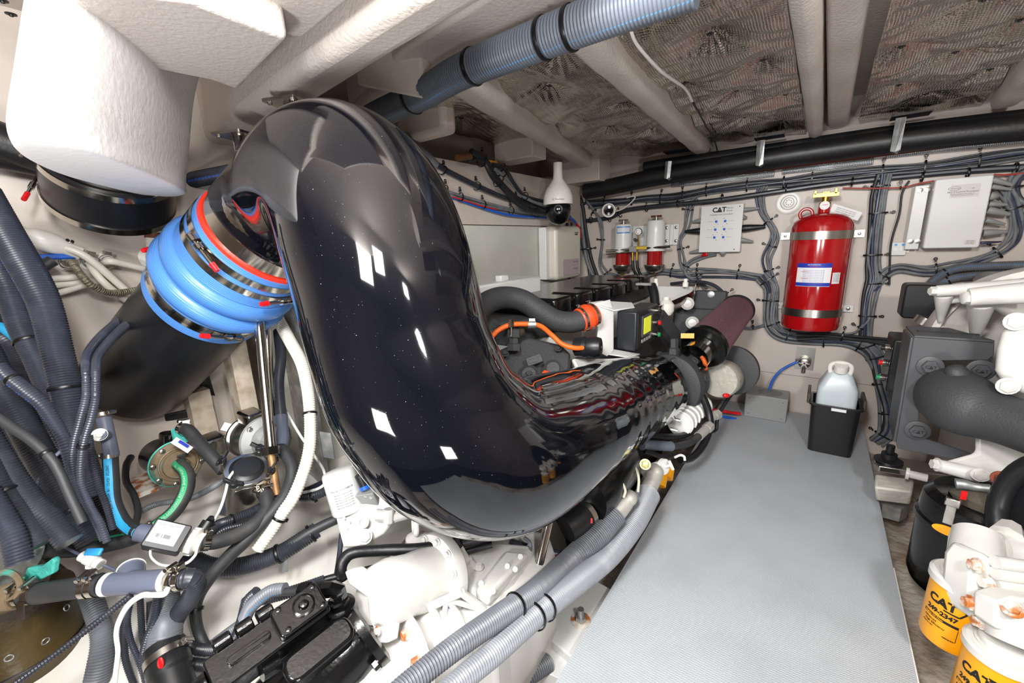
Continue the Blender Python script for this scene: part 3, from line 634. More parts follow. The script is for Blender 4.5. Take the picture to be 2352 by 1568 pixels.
for lab, pp, wd, m_ in (('leftmost of slim ribbed conduits under the grey pipe, blue dashes', [(300, 1375, .80), (292, 1423, .79), (300, 1470, .78), (318, 1515, .77), (345, 1590, .76)], 20, CONB),
    ('second slim ribbed conduit from the left under the grey pipe', [(322, 1375, .82), (325, 1430, .81), (330, 1480, .80), (348, 1530, .79), (375, 1590, .78)], 19, CONBP),
    ('slim ribbed conduit crossing in front of its neighbours under the grey pipe', [(362, 1375, .79), (354, 1425, .775), (336, 1470, .765), (328, 1515, .76), (338, 1590, .75)], 20, CONB),
    ('slim ribbed conduit right beside the flat white cable', [(290, 1400, .83), (285, 1460, .82), (290, 1520, .81), (315, 1590, .80)], 22, CONBP),
    ('slim ribbed conduit against the fat hose with red tag', [(345, 1380, .84), (345, 1430, .83), (348, 1480, .82), (358, 1530, .81), (372, 1590, .8)], 20, CONB)):
    hw(lab, pp, wd, wd*.78/950, m_, (.004, .0012), name='conduit', cat='conduit')
t = thing('corrugated_hose', 'fat grey ribbed hose ending in a black coupling with red tag', 'hose', P(378, 1440, .80))
MB().tube(pts((384, 1350, .83), (381, 1400, .81), (379, 1440, .79), (374, 1490, .78)), [.020, .025, .028, .029], 32, .0036, .0008).build('tube', CONG, t)
ca, cb = P(374, 1482, .78), P(402, 1575, .745); cdn = (cb-ca).normalized()
MB().lathe(Fr(ca, cdn), [(.024, -.004), (.031, 0), (.032, .03), (.034, .034), (.034, .05), (.03, .055), (.03, .1)], 36).build('coupling', BPL, t)
clampring(ca+cdn*.022, cdn, .0325, .012, t, SS, screw=RT)
MB().ell(Fr(P(369, 1523, .735), -FW, UP), .011, .006, .003).build('red_tag', REDC, t)
hw('ribbed hose running right from the red tagged coupling to black pump', [(395, 1450, .84), (425, 1475, .84), (455, 1490, .83), (500, 1492, .82)], 32, .028, CONBP, (.0042, .0014))
hw('ribbed black hose below it reaching the black pump', [(400, 1510, .82), (440, 1525, .82), (490, 1530, .81)], 36, .030, CONBP, (.0042, .0014))
# ---- electronic in-line box + white union ----
t = thing('salt_sensor', 'black in-line box with white barcode label between two hose ends', 'sensor box', P(380, 1230, .82))
sa, sb = P(318, 1222, .82), P(410, 1238, .83); sd = (sb-sa).normalized()
MB().cyl(sa, sb, .0165, seg=28).build('pipe_body', GPL, t)
Tl = Fr(P(384, 1232, .80), CAM-P(384, 1232, .80)+UP*.25, sd+UP*.02)
MB().prism(Tl, rr(.062, .050, .004), -.03, .012).build('box', BPL, t, bev=.002)
MB().prism(Tl @ Matrix.Translation((-.004, .003, 0)), rr(.046, .038, .001), .0122, .0130).build('label', PAPR, t)
Tt = Tl @ Matrix.Translation((-.004, .003, .0131))
for s_, sz, yy in (('ELECTROSEA', .0065, .014), ('CLEARLINE', .0052, .0085), ('CLEARION SENSOR', .0040, .001), ('S/N 21000385', .0034, -.0125)): text(s_, sz, Tt @ Matrix.Translation((0, yy, 0)), INK, t, .0002)
b = MB(); x = -.013
for k in range(22): ww = random.choice((.0004, .0007, .001)); b.box(Tt @ Matrix.Translation((x, -.006, .0002)), ww, .007, .0003); x += .0012
b.build('barcode', INK, t)
t = thing('union_fitting', 'white plastic union right of the black in-line box', 'pipe fitting', P(430, 1240, .83))
ua, ub = P(402, 1236, .83), P(462, 1246, .84); ud = (ub-ua).normalized(); MB().lathe(Fr(ua, ud), [(.017, 0), (.023, .003), (.024, .012), (.021, .016), (.021, .026), (.025, .028), (.025, .040), (.018, .043), (.018, .052)], 30).build('union_body', WHTP, t)
b = MB()
for k in range(14):
    a = 2*math.pi*k/14; b.cyl(Fr(ua, ud) @ V((.0235*math.cos(a), .0235*math.sin(a), .028)), Fr(ua, ud) @ V((.0235*math.cos(a), .0235*math.sin(a), .040)), .003, seg=6)
b.build('grip_ribs', WHTP, t)
hw('white cable loop below the black in-line box', [(352, 1252, .80), (346, 1262, .79), (348, 1280, .79), (368, 1296, .79), (400, 1299, .79), (430, 1292, .80), (448, 1275, .81), (452, 1262, .82)], 7, .006, WHTS, None, name='cable', cat='cable')
t = thing('rubber_hose', 'dark rubber hose curving from white union up to the steel strainer', 'hose', P(600, 1190, .95))
hp = pts((462, 1246, .84), (500, 1243, .86), (545, 1228, .89), (585, 1203, .92), (612, 1170, .95), (612, 1140, .97), (600, 1120, .99))
MB().tube(hp, [.0140, .0145, .0148, .0150, .0150, .0150, .0150], 28, n=10).build('tube', DRUB, t)
for k in (0, 5): clampring(hp[k]*.7+hp[k+1]*.3, hp[k+1]-hp[k], .0155, .010, t, CHR, screw=UP)
# ---- steel raw-water strainer ----
t = thing('water_strainer', 'round stainless strainer with black lid and four black wing knobs', 'strainer', P(565, 1160, 1.0))
s0 = P(563, 1172, 1.06); s1 = P(567, 1082, .985); sd = (s1-s0).normalized(); H = (s1-s0).length; Ts = Fr(s0, sd, RT)
MB().lathe(Ts, [(.036, 0), (.041, .004), (.043, H*.5), (.043, H-.012)], 36).build('bowl', DSS, t)
pl = []
for k in range(48):
    a = 2*math.pi*k/48; r = .047+.011*max(0, math.cos(4*a))**3; pl.append((r*math.cos(a), r*math.sin(a)))
MB().prism(Ts, pl, H-.014, H-.004).build('bowl_flange', DSS, t, bev=.002); MB().prism(Ts, [(x*1.0, y*1.0) for x, y in pl], H-.001, H+.009).build('lid_ring', SS, t, bev=.002)
MB().lathe(Ts, [(.036, H+.009), (.036, H+.012), (.029, H+.016), (.028, H+.017), (.026, H+.0172), (.002, H+.0172)], 36).build('lid', BPL, t)
for a in (20, 110, 200, 290):
    a = math.radians(a-20); c = Ts @ V((.055*math.cos(a), .055*math.sin(a), H-.02)); o_ = MB().cyl(c, c+sd*.04, .0035, seg=10).build('stud', SS, t)
    b = MB(); q = c+sd*.045; TT = Fr(q, sd, Ts.to_3x3() @ V((-math.sin(a), math.cos(a), 0))); b.lathe(TT, [(.009, -.008), (.008, .004)], 16)
    for sx in (-1, 1): b.box(TT @ Matrix.Translation((sx*.012, 0, .003)) @ Matrix.Rotation(sx*-.3, 4, 'Y'), .018, .006, .011)
    b.build('wing_knob', BPL, t, bev=.001)
MB().cyl(P(575, 1118, 1.0), P(602, 1117, .975), .014, seg=24).build('outlet', CHR, t)
MB().prism(Fr(P(565, 1172, 1.07), sd, RT), rr(.12, .05, .01), -.004, 0).build('mount_foot', SS, t)
hw('white cable from the steel strainer lid to a black plug', [(537, 1082, .96), (525, 1100, .94), (518, 1130, .93), (507, 1165, .92), (492, 1195, .92)], 7, .0065, WHTS, None, name='cable', cat='cable')
t = thing('cable_plug', 'black round cable plug hanging above the white union', 'plug', P(475, 1205, .9)); MB().cyl(P(487, 1190, .92), P(480, 1198, .91), .008).build('boot', BPL, t); MB().cyl(P(480, 1198, .91), P(468, 1216, .9), .0135, seg=16).build('shell', BPL, t)
# ---- bronze pump ----
t = thing('bronze_pump', 'bronze faced water pump with green patina and black motor', 'pump', P(380, 1100, 1.1))
pa = P(412, 1066, 1.06); pb = P(330, 1028, 1.22); pd = (pb-pa).normalized(); Tp = Fr(pa, pd, (0, 0, 1))
MB().lathe(Tp, [(.022, -.005), (.034, -.004), (.036, .004), (.050, .006), (.056, .012), (.058, .024), (.053, .030), (.04, .04)], 48).build('pump_face', BRN, t)
MB().ring(Tp @ Matrix.Translation((0, 0, .004)), .041, .0025, 40, 8).build('face_rib', BRN, t); MB().ring(Tp @ Matrix.Translation((0, 0, .018)), .0575, .002, 40, 8).build('rim_corrosion', VERD, t)
for k in range(8):
    a = 2*math.pi*k/8+.3; MB().hexb(Tp @ V((.051*math.cos(a), .051*math.sin(a), .006)), -pd, .005, .004).build('bolt', SS, t)
MB().lathe(Tp, [(.04, .03), (.041, .038), (.046, .04), (.046, .145), (.04, .155), (.01, .157)], 40).build('motor', BLK, t)
q = Tp @ V((.048, .015, .09)); MB().prism(Fr(q, Tp.to_3x3() @ V((1, .2, 0)), pd), rr(.065, .034, .016), -.02, .02).build('capacitor_cover', BLK, t, bev=.006)
clampring(pa-pd*.012, pd, .0165, .010, t, SS, screw=UP)
MB().box(Fr(P(330, 1112, 1.13), (0, 0, 1), pd), .12, .06, .012).build('mount_foot', RUST, t)
MB().box(Fr(P(418, 1022, 1.03), -pd+UP*.5, RT-UP*.3), .045, .018, .001).build('name_plate', PAPR, t)
MB().box(Fr(P(422, 1019, 1.028), -pd+UP*.5, RT-UP*.3), .025, .007, .0012).build('plate_print', INKB, t)
MB().cyl(P(420, 1010, 1.08), P(415, 985, 1.07), .02).build('outlet_neck', VERD, t)
t = thing('rubber_hose', 'short fat rubber hose from bronze pump top to the steel strainer', 'hose', P(460, 1020, 1.05))
hp = pts((416, 984, 1.07), (432, 988, 1.06), (452, 1010, 1.05), (480, 1042, 1.03), (514, 1080, 1.02)); MB().tube(hp, .0150, 28, n=10).build('tube', DRUB, t); clampring(hp[0]*.6+hp[1]*.4, hp[1]-hp[0], .0160, .012, t, CHR, screw=UP)
# ---- stainless pump ----
t = thing('steel_pump', 'stainless cased water pump right of the bronze pump', 'pump', P(560, 1040, 1.15))
pa = P(618, 1012, 1.08); pb = P(512, 990, 1.26); pd = (pb-pa).normalized(); Tp = Fr(pa, pd, (0, 0, 1))
MB().lathe(Tp, [(.015, -.03), (.038, -.028), (.043, -.02), (.043, .0), (.062, .010), (.064, .018), (.052, .026)], 44).build('pump_housing', GRYP, t)
for rr_ in (.022, .034): MB().ring(Tp @ Matrix.Translation((0, 0, -.028)), rr_, .002, 36, 6).build('housing_rib', GRYP, t)
MB().lathe(Tp, [(.048, .026), (.050, .03), (.050, .115), (.056, .118), (.056, .128), (.04, .135), (.01, .137)], 44).build('motor', SS, t)
for k in range(5):
    a = 2*math.pi*k/5+.6; MB().hexb(Tp @ V((.054*math.cos(a), .054*math.sin(a), .008)), -pd, .006, .005).build('bolt', SS, t)
q = Tp @ V((.06, .0, .07)); MB().prism(Fr(q, (0, 0, 1), pd), rr(.07, .045, .006), -.018, .018).build('capacitor_cover', CHR, t, bev=.006)
q = P(488, 1022, 1.19); MB().prism(Fr(q, (0, 0, 1), pd), rr(.07, .06, .01), -.03, .03).build('terminal_box', CHR, t, bev=.008)
MB().box(Fr(P(527, 982, 1.145), -pd+UP*.9-FW*.4, RT), .034, .024, .001).build('rating_label', PAPR, t)
MB().tube(pts((640, 1040, 1.05), (648, 1010, 1.07), (646, 975, 1.09), (645, 955, 1.1)), .016, 20).build('outlet_pipe', GPL, t)
# ---- stays, hoses in the middle ----
t = thing('support_post', 'polished steel post with rusty threaded foot behind the strainer', 'post', P(635, 1135, 1.0))
MB().cyl(P(594, 730, 1.06), P(622, 1030, 1.0), .0125, seg=20).build('tube', CHR, t)
MB().cyl(P(622, 1026, .999), P(623, 1044, .995), .02, seg=6).build('nut', CHR, t); MB().cyl(P(622, 1040, .997), P(637, 1135, .985), .0085, seg=14).build('threaded_rod', mat('rusty_steel', '9b7a54', .5, .6, var=('6e4a2c', 30, .4, .7)), t)
t = thing('support_post', 'slimmer polished steel post just right of the rusty footed one', 'post', P(630, 1020, 1.1)); MB().cyl(P(612, 740, 1.14), P(632, 1060, 1.1), .010, seg=20).build('tube', CHR, t)
hw('off-white ribbed hose dropping right of the steel posts', [(630, 715, 1.22), (645, 745, 1.20), (666, 783, 1.17), (692, 832, 1.12), (706, 890, 1.08), (712, 950, 1.04), (712, 1015, 1.02), (704, 1061, 1.0), (689, 1107, .98), (670, 1148, .96), (647, 1180, .95), (620, 1221, .94), (592, 1260, .93)], 30, .031, OFFW, (.0062, .0018), ties=(.42, .86))
hw('dark rubber hose curving from the steel pump down to the black pump', [(640, 1025, 1.06), (655, 1040, 1.04), (670, 1070, 1.02), (668, 1105, 1.0), (650, 1145, .97), (615, 1187, .94), (570, 1235, .91), (528, 1275, .89), (485, 1322, .87), (455, 1370, .86), (449, 1410, .85), (458, 1455, .85), (480, 1500, .84)], 30, .0275, DRUB, None, name='rubber_hose', ties=(.82,))
hw('black hose with grey cuff going up behind the steel posts', [(640, 760, 1.2), (645, 820, 1.16), (640, 880, 1.13), (645, 950, 1.10), (646, 975, 1.09)], 26, .030, CONBP, None, name='rubber_hose')
hw('white flat cable slanting down behind the off-white ribbed hose', [(655, 940, 1.14), (690, 1000, 1.12), (725, 1050, 1.1), (745, 1085, 1.08), (742, 1115, 1.06), (700, 1130, 1.05), (660, 1128, 1.05)], 7, .008, WHTS, None, name='flat_cable', cat='cable')
hw('white cable beside the steel posts', [(600, 800, 1.16), (597, 840, 1.16), (604, 880, 1.14), (612, 905, 1.13)], 6, .008, WHTS, None, name='cable', cat='cable')
t = thing('corrugated_sleeve', 'black ribbed sleeve holding a green banded hose above the white slope', 'hose', P(640, 1262, .98))
hp = pts((425, 1275, .93), (480, 1300, .94), (554, 1300, .96), (639, 1272, .98), (690, 1242, 1.0), (728, 1216, 1.02)); MB().tube(hp, .0205, 24, .0050, .0018).build('sleeve', CONBP, t)
MB().tube(pts((660, 1255, .985), (705, 1226, 1.0), (745, 1205, 1.02), (782, 1188, 1.04)), .012, 20).build('banded_hose', mat('teal_hose', '2f3134', .5, stripe=('1e8f6e', .5, .13)), t)
for f_ in (.62, .95):
    c = [V(q) for q in catmull([tuple(p) for p in hp], 8)]; i = int(f_*(len(c)-2)); MB().ring(Fr(c[i], c[i+1]-c[i]), .0215, .0022, 24, 6, 1.8).build('cable_tie', TIE, t)
MB().box(Fr(P(655, 1295, .985), -FW, UP), .035, .012, .003).build('mounting_tab', GALV, t)
hw('black ribbed conduit just above the white union', [(470, 1232, .88), (498, 1207, .93), (532, 1194, .96), (578, 1176, .99), (600, 1165, 1.0)], 24, .021, CONBP, (.0045, .0015), name='conduit', cat='conduit', ties=(.5,))
hw('second ribbed conduit with white wire under the first, above the white union', [(480, 1240, .9), (515, 1216, .93), (555, 1205, .96), (590, 1192, .98)], 14, .013, CONBP, (.0045, .0012), name='conduit', cat='conduit')
hw('slim grey ribbed conduit lying on white slope below the bronze pump', [(318, 1178, 1.0), (345, 1163, 1.03), (372, 1155, 1.05), (405, 1151, 1.06), (441, 1143, 1.08), (487, 1120, 1.08), (520, 1098, 1.08)], 14, .014, CONG, (.004, .0012), name='conduit', cat='conduit')
hw('flattened black hose left of the bronze pump', [(300, 1050, 1.12), (290, 1070, 1.08), (290, 1105, 1.03), (308, 1138, 1.0), (317, 1175, .97), (308, 1215, .93)], 18, .018, DRUB, None, name='rubber_hose')
hw('black ribbed conduit on the slope left of the white oil filter', [(660, 1128, 1.08), (700, 1140, 1.06), (740, 1130, 1.06), (780, 1105, 1.08)], 24, .026, CONBP, (.005, .0015), name='conduit', cat='conduit', ties=(.5,))
hw('smooth black cable conduit across the slope to the filter', [(620, 1135, 1.1), (680, 1133, 1.1), (730, 1115, 1.1), (772, 1090, 1.1)], 16, .018, CONB, None, name='conduit', cat='conduit')
# ---- white hoses on the hull ----
def hullhose(lab, pp, dia, m=OFFW, dx=0, **k): return hose(lab, [oX(a, c, XH+.03+dx+(e[0] if e else 0)) for a, c, *e in pp], dia, m, k.get('corr'), k.get('name', 'white_hose'), 'hose', world=True)
hullhose('white hose from the white ball valve curving behind the exhaust hose', [(150, 569, .03), (190, 585, .04), (225, 610, .04), (265, 645, .03), (300, 675, .02), (335, 700)], .019)
hullhose('white hose crossing under the first one towards exhaust hose', [(205, 603), (218, 625, .02), (240, 650, .03), (270, 675, .02), (300, 695), (340, 715)], .018)
hullhose('braided clear hose between the white hoses on the hull', [(152, 605), (165, 604, .04), (185, 630, .06), (210, 655, .06), (250, 672, .03), (300, 668), (345, 658)], .017, mat('braided_hose', '8b8470', .3, bump=(150, .003), rings=(.006, .0006), var=('5f5a48', 90, .4, .6)), .03)
hullhose('white hose with handwriting leading right under the white elbow', [(238, 606), (252, 600, .03), (290, 607, .02), (350, 622)], .018)
hullhose('upper of the white hoses leaving to the left behind corrugated hoses', [(195, 634), (160, 637, .03), (110, 642), (60, 655)], .016)
hullhose('middle white hose leaving to the left behind corrugated hoses', [(215, 645), (170, 650, .02), (120, 656), (60, 668)], .016)
hullhose('lowest white hose leaving to the left behind corrugated hoses', [(225, 648), (190, 656, .02), (130, 674), (60, 692)], .016)
hullhose('short black rubber hose stub on hull beside the braided hose', [(122, 598, .05), (105, 608, .05), (85, 625, .04), (70, 640, .02)], .026, DRUB, name='rubber_hose')
t = thing('ball_valve', 'white plastic ball valve with blue lever on the left hull side', 'valve', oX(90, 560, XH+.1))
va, vb = oX(30, 527, XH+.05), oX(130, 563, XH+.05); vd = (vb-va).normalized()
MB().lathe(Fr(va, vd), [(.016, 0), (.016, .02), (.022, .03), (.026, .05), (.025, .075), (.018, .09), (.018, .12), (.015, .122)], 30).build('valve_body', WHTP, t)
MB().box(Fr(va+vd*.06-V((0, 0, .036)), (0, 0, 1), vd), .09, .02, .014).build('lever', BLUP, t, bev=.004)
clampring(oX(145, 567, XH+.05), vd, .011, .008, t, CHR, screw=UP); clampring(oX(156, 570, XH+.05), vd, .011, .008, t, CHR, screw=UP)
t = thing('elbow_fitting', 'white plastic elbow fitting on the hull left of the blue coupler', 'pipe fitting', oX(355, 580, XH+.02))
MB().tube([oX(352, 592, XH), oX(355, 580, XH+.05), oX(354, 555, XH+.06), oX(352, 515, XH+.06)], .019, 20).build('elbow', WHTP, t); MB().lathe(Fr(oX(352, 592, XH+.001), (1, 0, 0)), [(.036, 0), (.036, .005), (.02, .008)], 28).build('wall_flange', WHTP, t)
MB().cyl(oX(355, 548, XH+.06), oX(355, 535, XH+.06), .023, seg=24).build('collar', mat('brown_ring', '6b3a20', .5), t)
for nm_, px, py in (('first', 153, 602), ('second', 205, 600), ('third', 243, 600)):
    t = thing('hull_fitting', {'first': 'white hull flange under the braided hose end', 'second': 'white hull flange where the crossing white hose starts', 'third': 'white hull flange where the written-on hose starts'}[nm_], 'hull fitting', oX(px, py, XH))
    MB().lathe(Fr(oX(px, py, XH+.001), (1, 0, 0)), [(.024, 0), (.024, .004), (.014, .012)], 24).build('flange', WHTP, t); clampring(oX(px+4, py, XH+.03), (1, 0, .3), .017, .008, t, CHR, screw=(0, .3, 1))
hose('dark pipe along the hull near top left, above the rubber exhaust collar', [oX(-60, 305, XH+.07), oX(60, 345, XH+.07), oX(200, 385, XH+.07), oX(300, 400, XH+.07)], .09, RUB, name='dark_pipe', cat='pipe', world=True, seg=24)
hose('lower dark pipe along the hull near top left', [oX(-60, 350, XH+.06), oX(60, 375, XH+.06), oX(160, 395, XH+.06), oX(300, 420, XH+.06)], .05, RUB, name='dark_pipe', cat='pipe', world=True, seg=24)
hw('dark ribbed hose between white bulge and the top of black elbow', [(400, 425, 1.35), (450, 412, 1.3), (500, 402, 1.25), (560, 390, 1.2)], 40, .05, CONB, (.005, .002))
hw('thin shiny hose at left edge beside the hull frame', [(-10, 440, 1.3), (5, 490, 1.3), (20, 525, 1.28), (35, 545, 1.2)], 14, .018, CLR, None, name='clear_hose')
# post/board right of pumps
t = thing('tank_end_board', 'grey painted board with plywood edge standing left of the elbow', 'board', oX(780, 1080, -1.28))
q0, q1 = P(690, 1060, 1.13), P(625, 760, 1.35)
wallbox('board', -1.32, -1.18, .585, .60, .55, 1.45, GALV, parent=t, bev=.002)
MB().box(Fr(P(752, 1022, 1.045), V((.3, -1, 0)), (0, 0, 1)), .07, .035, .003).build('angle_bracket', GALV, t)
t = thing('wooden_post', 'grey painted post with plywood edge between the two pumps and steel posts', 'post', P(590, 900, 1.35))
MB().box(Matrix.Translation(V((-1.45, .50, 1.1))), .07, .05, .62).build('post', WOOD, t, bev=.002)
# ================= GEARBOX AND BLACK PUMP (centre bottom) =================
def slabm(px, z, zt, mb=None, zs=None):
    w = [oZ(a, c, zs[i] if zs else z) for i, (a, c) in enumerate(px)]; n = len(w); mb = mb or MB()
    return mb.loft([[V((p.x, p.y, zt)) for p in w], w])
t = thing('marine_gearbox', 'white painted marine gearbox under the black elbow with ribbed bracket', 'gearbox', P(1050, 1350, .95))
slabm([(880, 1275), (960, 1225), (1100, 1190), (1260, 1215), (1275, 1262), (1225, 1345), (1175, 1400), (1105, 1455), (1060, 1460), (1000, 1395), (960, 1310)], .86, .40).build('housing', WHT, t, bev=.02, seg=4)
slabm([(1000, 1260), (1080, 1235), (1230, 1250), (1180, 1320), (1110, 1375), (1040, 1330)], .885, .84).build('top_cover', WHT, t, bev=.012, seg=3)
slabm([(1160, 1262), (1215, 1268), (1120, 1370), (1090, 1352)], .898, .87).build('raised_pad', WHT, t, bev=.008, seg=3)
for k, (px, py) in enumerate([(1165, 1300), (1183, 1307), (1105, 1340), (1132, 1357), (1195, 1278)]): MB().cyl(oZ(px, py, .895), oZ(px, py, .902), .006, seg=14).build('plug', WHT, t)
# input cylinder and flange
ga_, gb_ = P(850, 1372, .78), P(1010, 1318, .92); gd_ = (gb_-ga_).normalized(); Tg = Fr(ga_, gd_, (0, 0, 1)); L_ = (gb_-ga_).length
MB().lathe(Tg, [(.045, 0), (.052, .01), (.060, .04), (.058, .09), (.063, L_-.03), (.085, L_-.028), (.088, L_-.02), (.088, L_-.004), (.082, L_)], 48).build('drive_housing', WHT, t, bev=0)
for k in range(12):
    a = 2*math.pi*k/12; q = Tg @ V((.075*math.cos(a), .075*math.sin(a), L_-.030)); MB().hexb(q, -gd_, .0065, .008).build('flange_bolt', WHT, t)
MB().lathe(Fr(gb_, gd_), [(.06, -.01), (.05, .08), (.045, .16)], 32).build('top_tube', WHT, t)
# lower output flange with rusty bolts
la, lb = P(905, 1530, .80), P(1050, 1440, .90); ld = (lb-la).normalized(); Tl_ = Fr(la, ld, (0, 0, 1))
MB().lathe(Tl_, [(.05, -.2), (.055, 0), (.062, .015), (.092, .02), (.094, .034), (.070, .036), (.060, .06), (.09, .10), (.092, .12)], 48).build('output_flange', WHT, t)
for k in range(10):
    a = 2*math.pi*k/10+.25; q = Tl_ @ V((.080*math.cos(a), .080*math.sin(a), .020)); MB().hexb(q, -ld, .0095, .017, False).build('rusty_bolt', RUST, t)
# lattice bracket
b = MB(); q = [P(990, 1392, .82), P(1060, 1360, .84), P(1165, 1440, .90), P(1130, 1500, .88), P(1040, 1500, .84)]
def bar(a, c, r=.006): b.tube([a, c], r, 10, sm=False)
for i in range(5): bar(q[i], q[(i+1) % 5], .008)
mid = [(q[0]+q[1])/2, (q[1]+q[2])/2, (q[2]+q[3])/2, (q[3]+q[4])/2, (q[4]+q[0])/2]; cc_ = sum(q, V())/5
for i in range(5): bar(mid[i], mid[(i+1) % 5], .0055); bar(mid[i], cc_+(mid[i]-cc_)*.2, .0055)
b.ring(Fr(P(1075, 1440, .86), -FW), .010, .005, 20, 8); b.build('lattice_rib', WHT, t)
slabm([(985, 1385), (1060, 1355), (1180, 1435), (1140, 1530), (1030, 1530)], .80, .5).build('lower_housing', WHT, t, bev=.01)
# sensor, lifting eye, dipstick
q = oZ(1083, 1300, .89); MB().cyl(q, q+V((-.004, -.01, .02)), .013, seg=16).build('sensor_base', WHT, t); MB().cyl(q, q+V((-.012, -.02, .062)), .0065, seg=14).build('sensor', WHTP, t)
MB().cyl(q+V((-.012, -.02, .062)), q+V((-.016, -.026, .078)), .008, seg=14).build('sensor_cap', BPL, t)
MB().hexb(oZ(1100, 1303, .89), (0, 0, 1), .008, .009).build('sensor_bolt', WHT, t)
q = P(955, 1217, .93); MB().ring(Fr(q+V((0, 0, .012)), RT+FW*.4), .017, .0065, 28, 10).build('lifting_eye', WHT, t); MB().lathe(Fr(q-V((0, 0, .03)), (0, 0, 1)), [(.026, 0), (.024, .012), (.012, .018)], 24).build('eye_base', WHT, t)
MB().tube([P(1036, 1285, .90), P(1036, 1296, .89), P(1050, 1302, .89), P(1060, 1290, .90)], .0015, 8).build('dipstick_loop', BPL, t)
# adapter plate between pump and gearbox
t2 = thing('adapter_plate', 'thick white adapter plate between black pump and white gearbox', 'plate', P(850, 1400, .78))
w3 = [P(a, c, d) for a, c, d in [(790, 1312, .80), (812, 1304, .80), (868, 1347, .79), (884, 1392, .775), (899, 1432, .765), (893, 1476, .755), (868, 1480, .755), (852, 1420, .765), (842, 1372, .78), (800, 1342, .79)]]
MB().loft([w3, [p+gd_*.022 for p in w3]]).build('plate', WHT, t2, bev=.003)
MB().hexb(P(868, 1448, .752), -gd_, .006, .006).build('bolt', RUST, t2)
# black pump
t = thing('black_pump', 'glossy black hydraulic pump bolted to the white gearbox, valve block on top', 'pump', P(700, 1500, .75))
pa, pb = P(848, 1435, .79), P(600, 1680, .68); pd = (pb-pa).normalized(); Tq = Fr(pa, pd, (0, 0, 1))
MB().lathe(Tq, [(.062, 0), (.073, .004), (.073, .018), (.060, .022), (.066, .05), (.068, .10), (.066, .17), (.06, .22), (.03, .24)], 44).build('pump_body', BLK, t)
for k in range(6):
    a = 2*math.pi*k/6+.4; MB().hexb(Tq @ V((.069*math.cos(a), .069*math.sin(a), .018)), pd, .009, .012).build('body_bolt', BLK, t)
vx = (P(500, 1560, .62)-P(700, 1405, .70)).normalized(); vn = (CAM-P(620, 1450, .7)).normalized()*.8+V((0, 0, .6)); Tv = Fr(P(622, 1455, .655), vn, vx)
MB().prism(Tv, rr(.17, .055, .006), -.05, .0).build('valve_block', BLK, t, bev=.003)
MB().prism(Tv @ Matrix.Translation((-.045, 0, 0)), rr(.075, .05, .008), 0, .018).build('upper_block', BLK, t, bev=.003)
MB().lathe(Tv @ Matrix.Translation((-.052, 0, .018)), [(.017, -.001), (.017, .003), (.014, .004), (.014, .002), (.008, .002), (.006, .008), (.001, .009)], 28).build('round_port', BLK, t)
for x, y in ((-.075, .018), (-.075, -.018), (-.02, .018), (-.02, -.018)): MB().hexb(Tv @ V((x, y, .018)), vn, .0045, .003).build('socket_bolt', BLK, t)
for k in range(3):
    T_ = Tv @ Matrix.Translation((-.005+k*.03, -.034, .0)) @ Matrix.Rotation(math.pi/2, 4, 'Y'); MB().lathe(T_, [(.009, -.012), (.011, -.01), (.011, .010), (.007, .013)], 16).build('spool_cap', BLK, t)
MB().prism(Tv @ Matrix.Translation((.03, .0, 0)), rr(.06, .012, .006), 0, .008).build('linkage_bar', BLK, t, bev=.001)
MB().cyl(Tv @ V((.085, 0, -.015)), Tv @ V((.13, 0, -.02)), .018, .012).build('end_solenoid', BLK, t); MB().cyl(Tv @ V((.06, .02, -.01)), Tv @ V((.12, .03, -.015)), .010).build('small_solenoid', BLK, t)
MB().prism(Fr(P(735, 1490, .675), vn, vx), rr(.11, .045, .018), -.03, .008).build('side_cover', BLK, t, bev=.006)
MB().cyl(P(640, 1520, .66), P(600, 1545, .64), .013).build('tube_stub', BLK, t)
MB().lathe(Fr(P(780, 1400, .755), V((0, 0, 1))), [(.03, -.04), (.028, .01), (.022, .012)], 28).build('port_boss', BLK, t)
b = MB(); b.lathe(Fr(P(780, 1395, .75), V((0, 0, 1))), [(.018, 0), (.018, .016), (.013, .018), (.013, .03)], 6); b.build('elbow_nut', BLK, t)
MB().tube([P(780, 1372, .75), P(778, 1356, .75), P(765, 1352, .75), P(740, 1355, .755)], .014, 8, sm=False).build('elbow_fitting', BLK, t)
for px0, px1, r_ in ((742, 725, .015), (725, 712, .012), (712, 690, .014)): MB().cyl(P(px0, 1355, .755), P(px1, 1357, .757), r_, seg=8 if r_ > .0125 else 16).build('swivel_nut', BLK, t)
hw('stiff hose from the black pump fitting into a loose ribbed sleeve', [(700, 1357, .757), (670, 1358, .76), (640, 1360, .765), (610, 1368, .77)], 19, .016, DRUB, None, name='rubber_hose')
hw('loose ribbed grey sleeve standing up at the pump top left', [(655, 1352, .765), (625, 1356, .768), (600, 1372, .77), (575, 1395, .775), (562, 1420, .78)], 30, .026, CONG, (.0046, .0018), name='corrugated_sleeve')
hw('second ribbed sleeve bending behind the black pump', [(590, 1358, .79), (568, 1380, .79), (556, 1420, .79), (540, 1465, .79), (500, 1500, .79)], 24, .022, CONBP, (.0044, .0016), name='corrugated_sleeve')
hw('ribbed conduit lying on white slope left of the black pump', [(555, 1430, .86), (520, 1455, .86), (480, 1485, .86), (455, 1500, .86)], 22, .020, CONG, (.0044, .0014), name='conduit')
hw('black hose in the sleeve running up from the pump to under the elbow', [(640, 1372, .82), (700, 1350, .84), (750, 1330, .86), (800, 1318, .87), (870, 1302, .88), (950, 1290, .90), (1040, 1274, .93), (1130, 1250, .95)], 17, .015, RUB, None, name='rubber_hose')
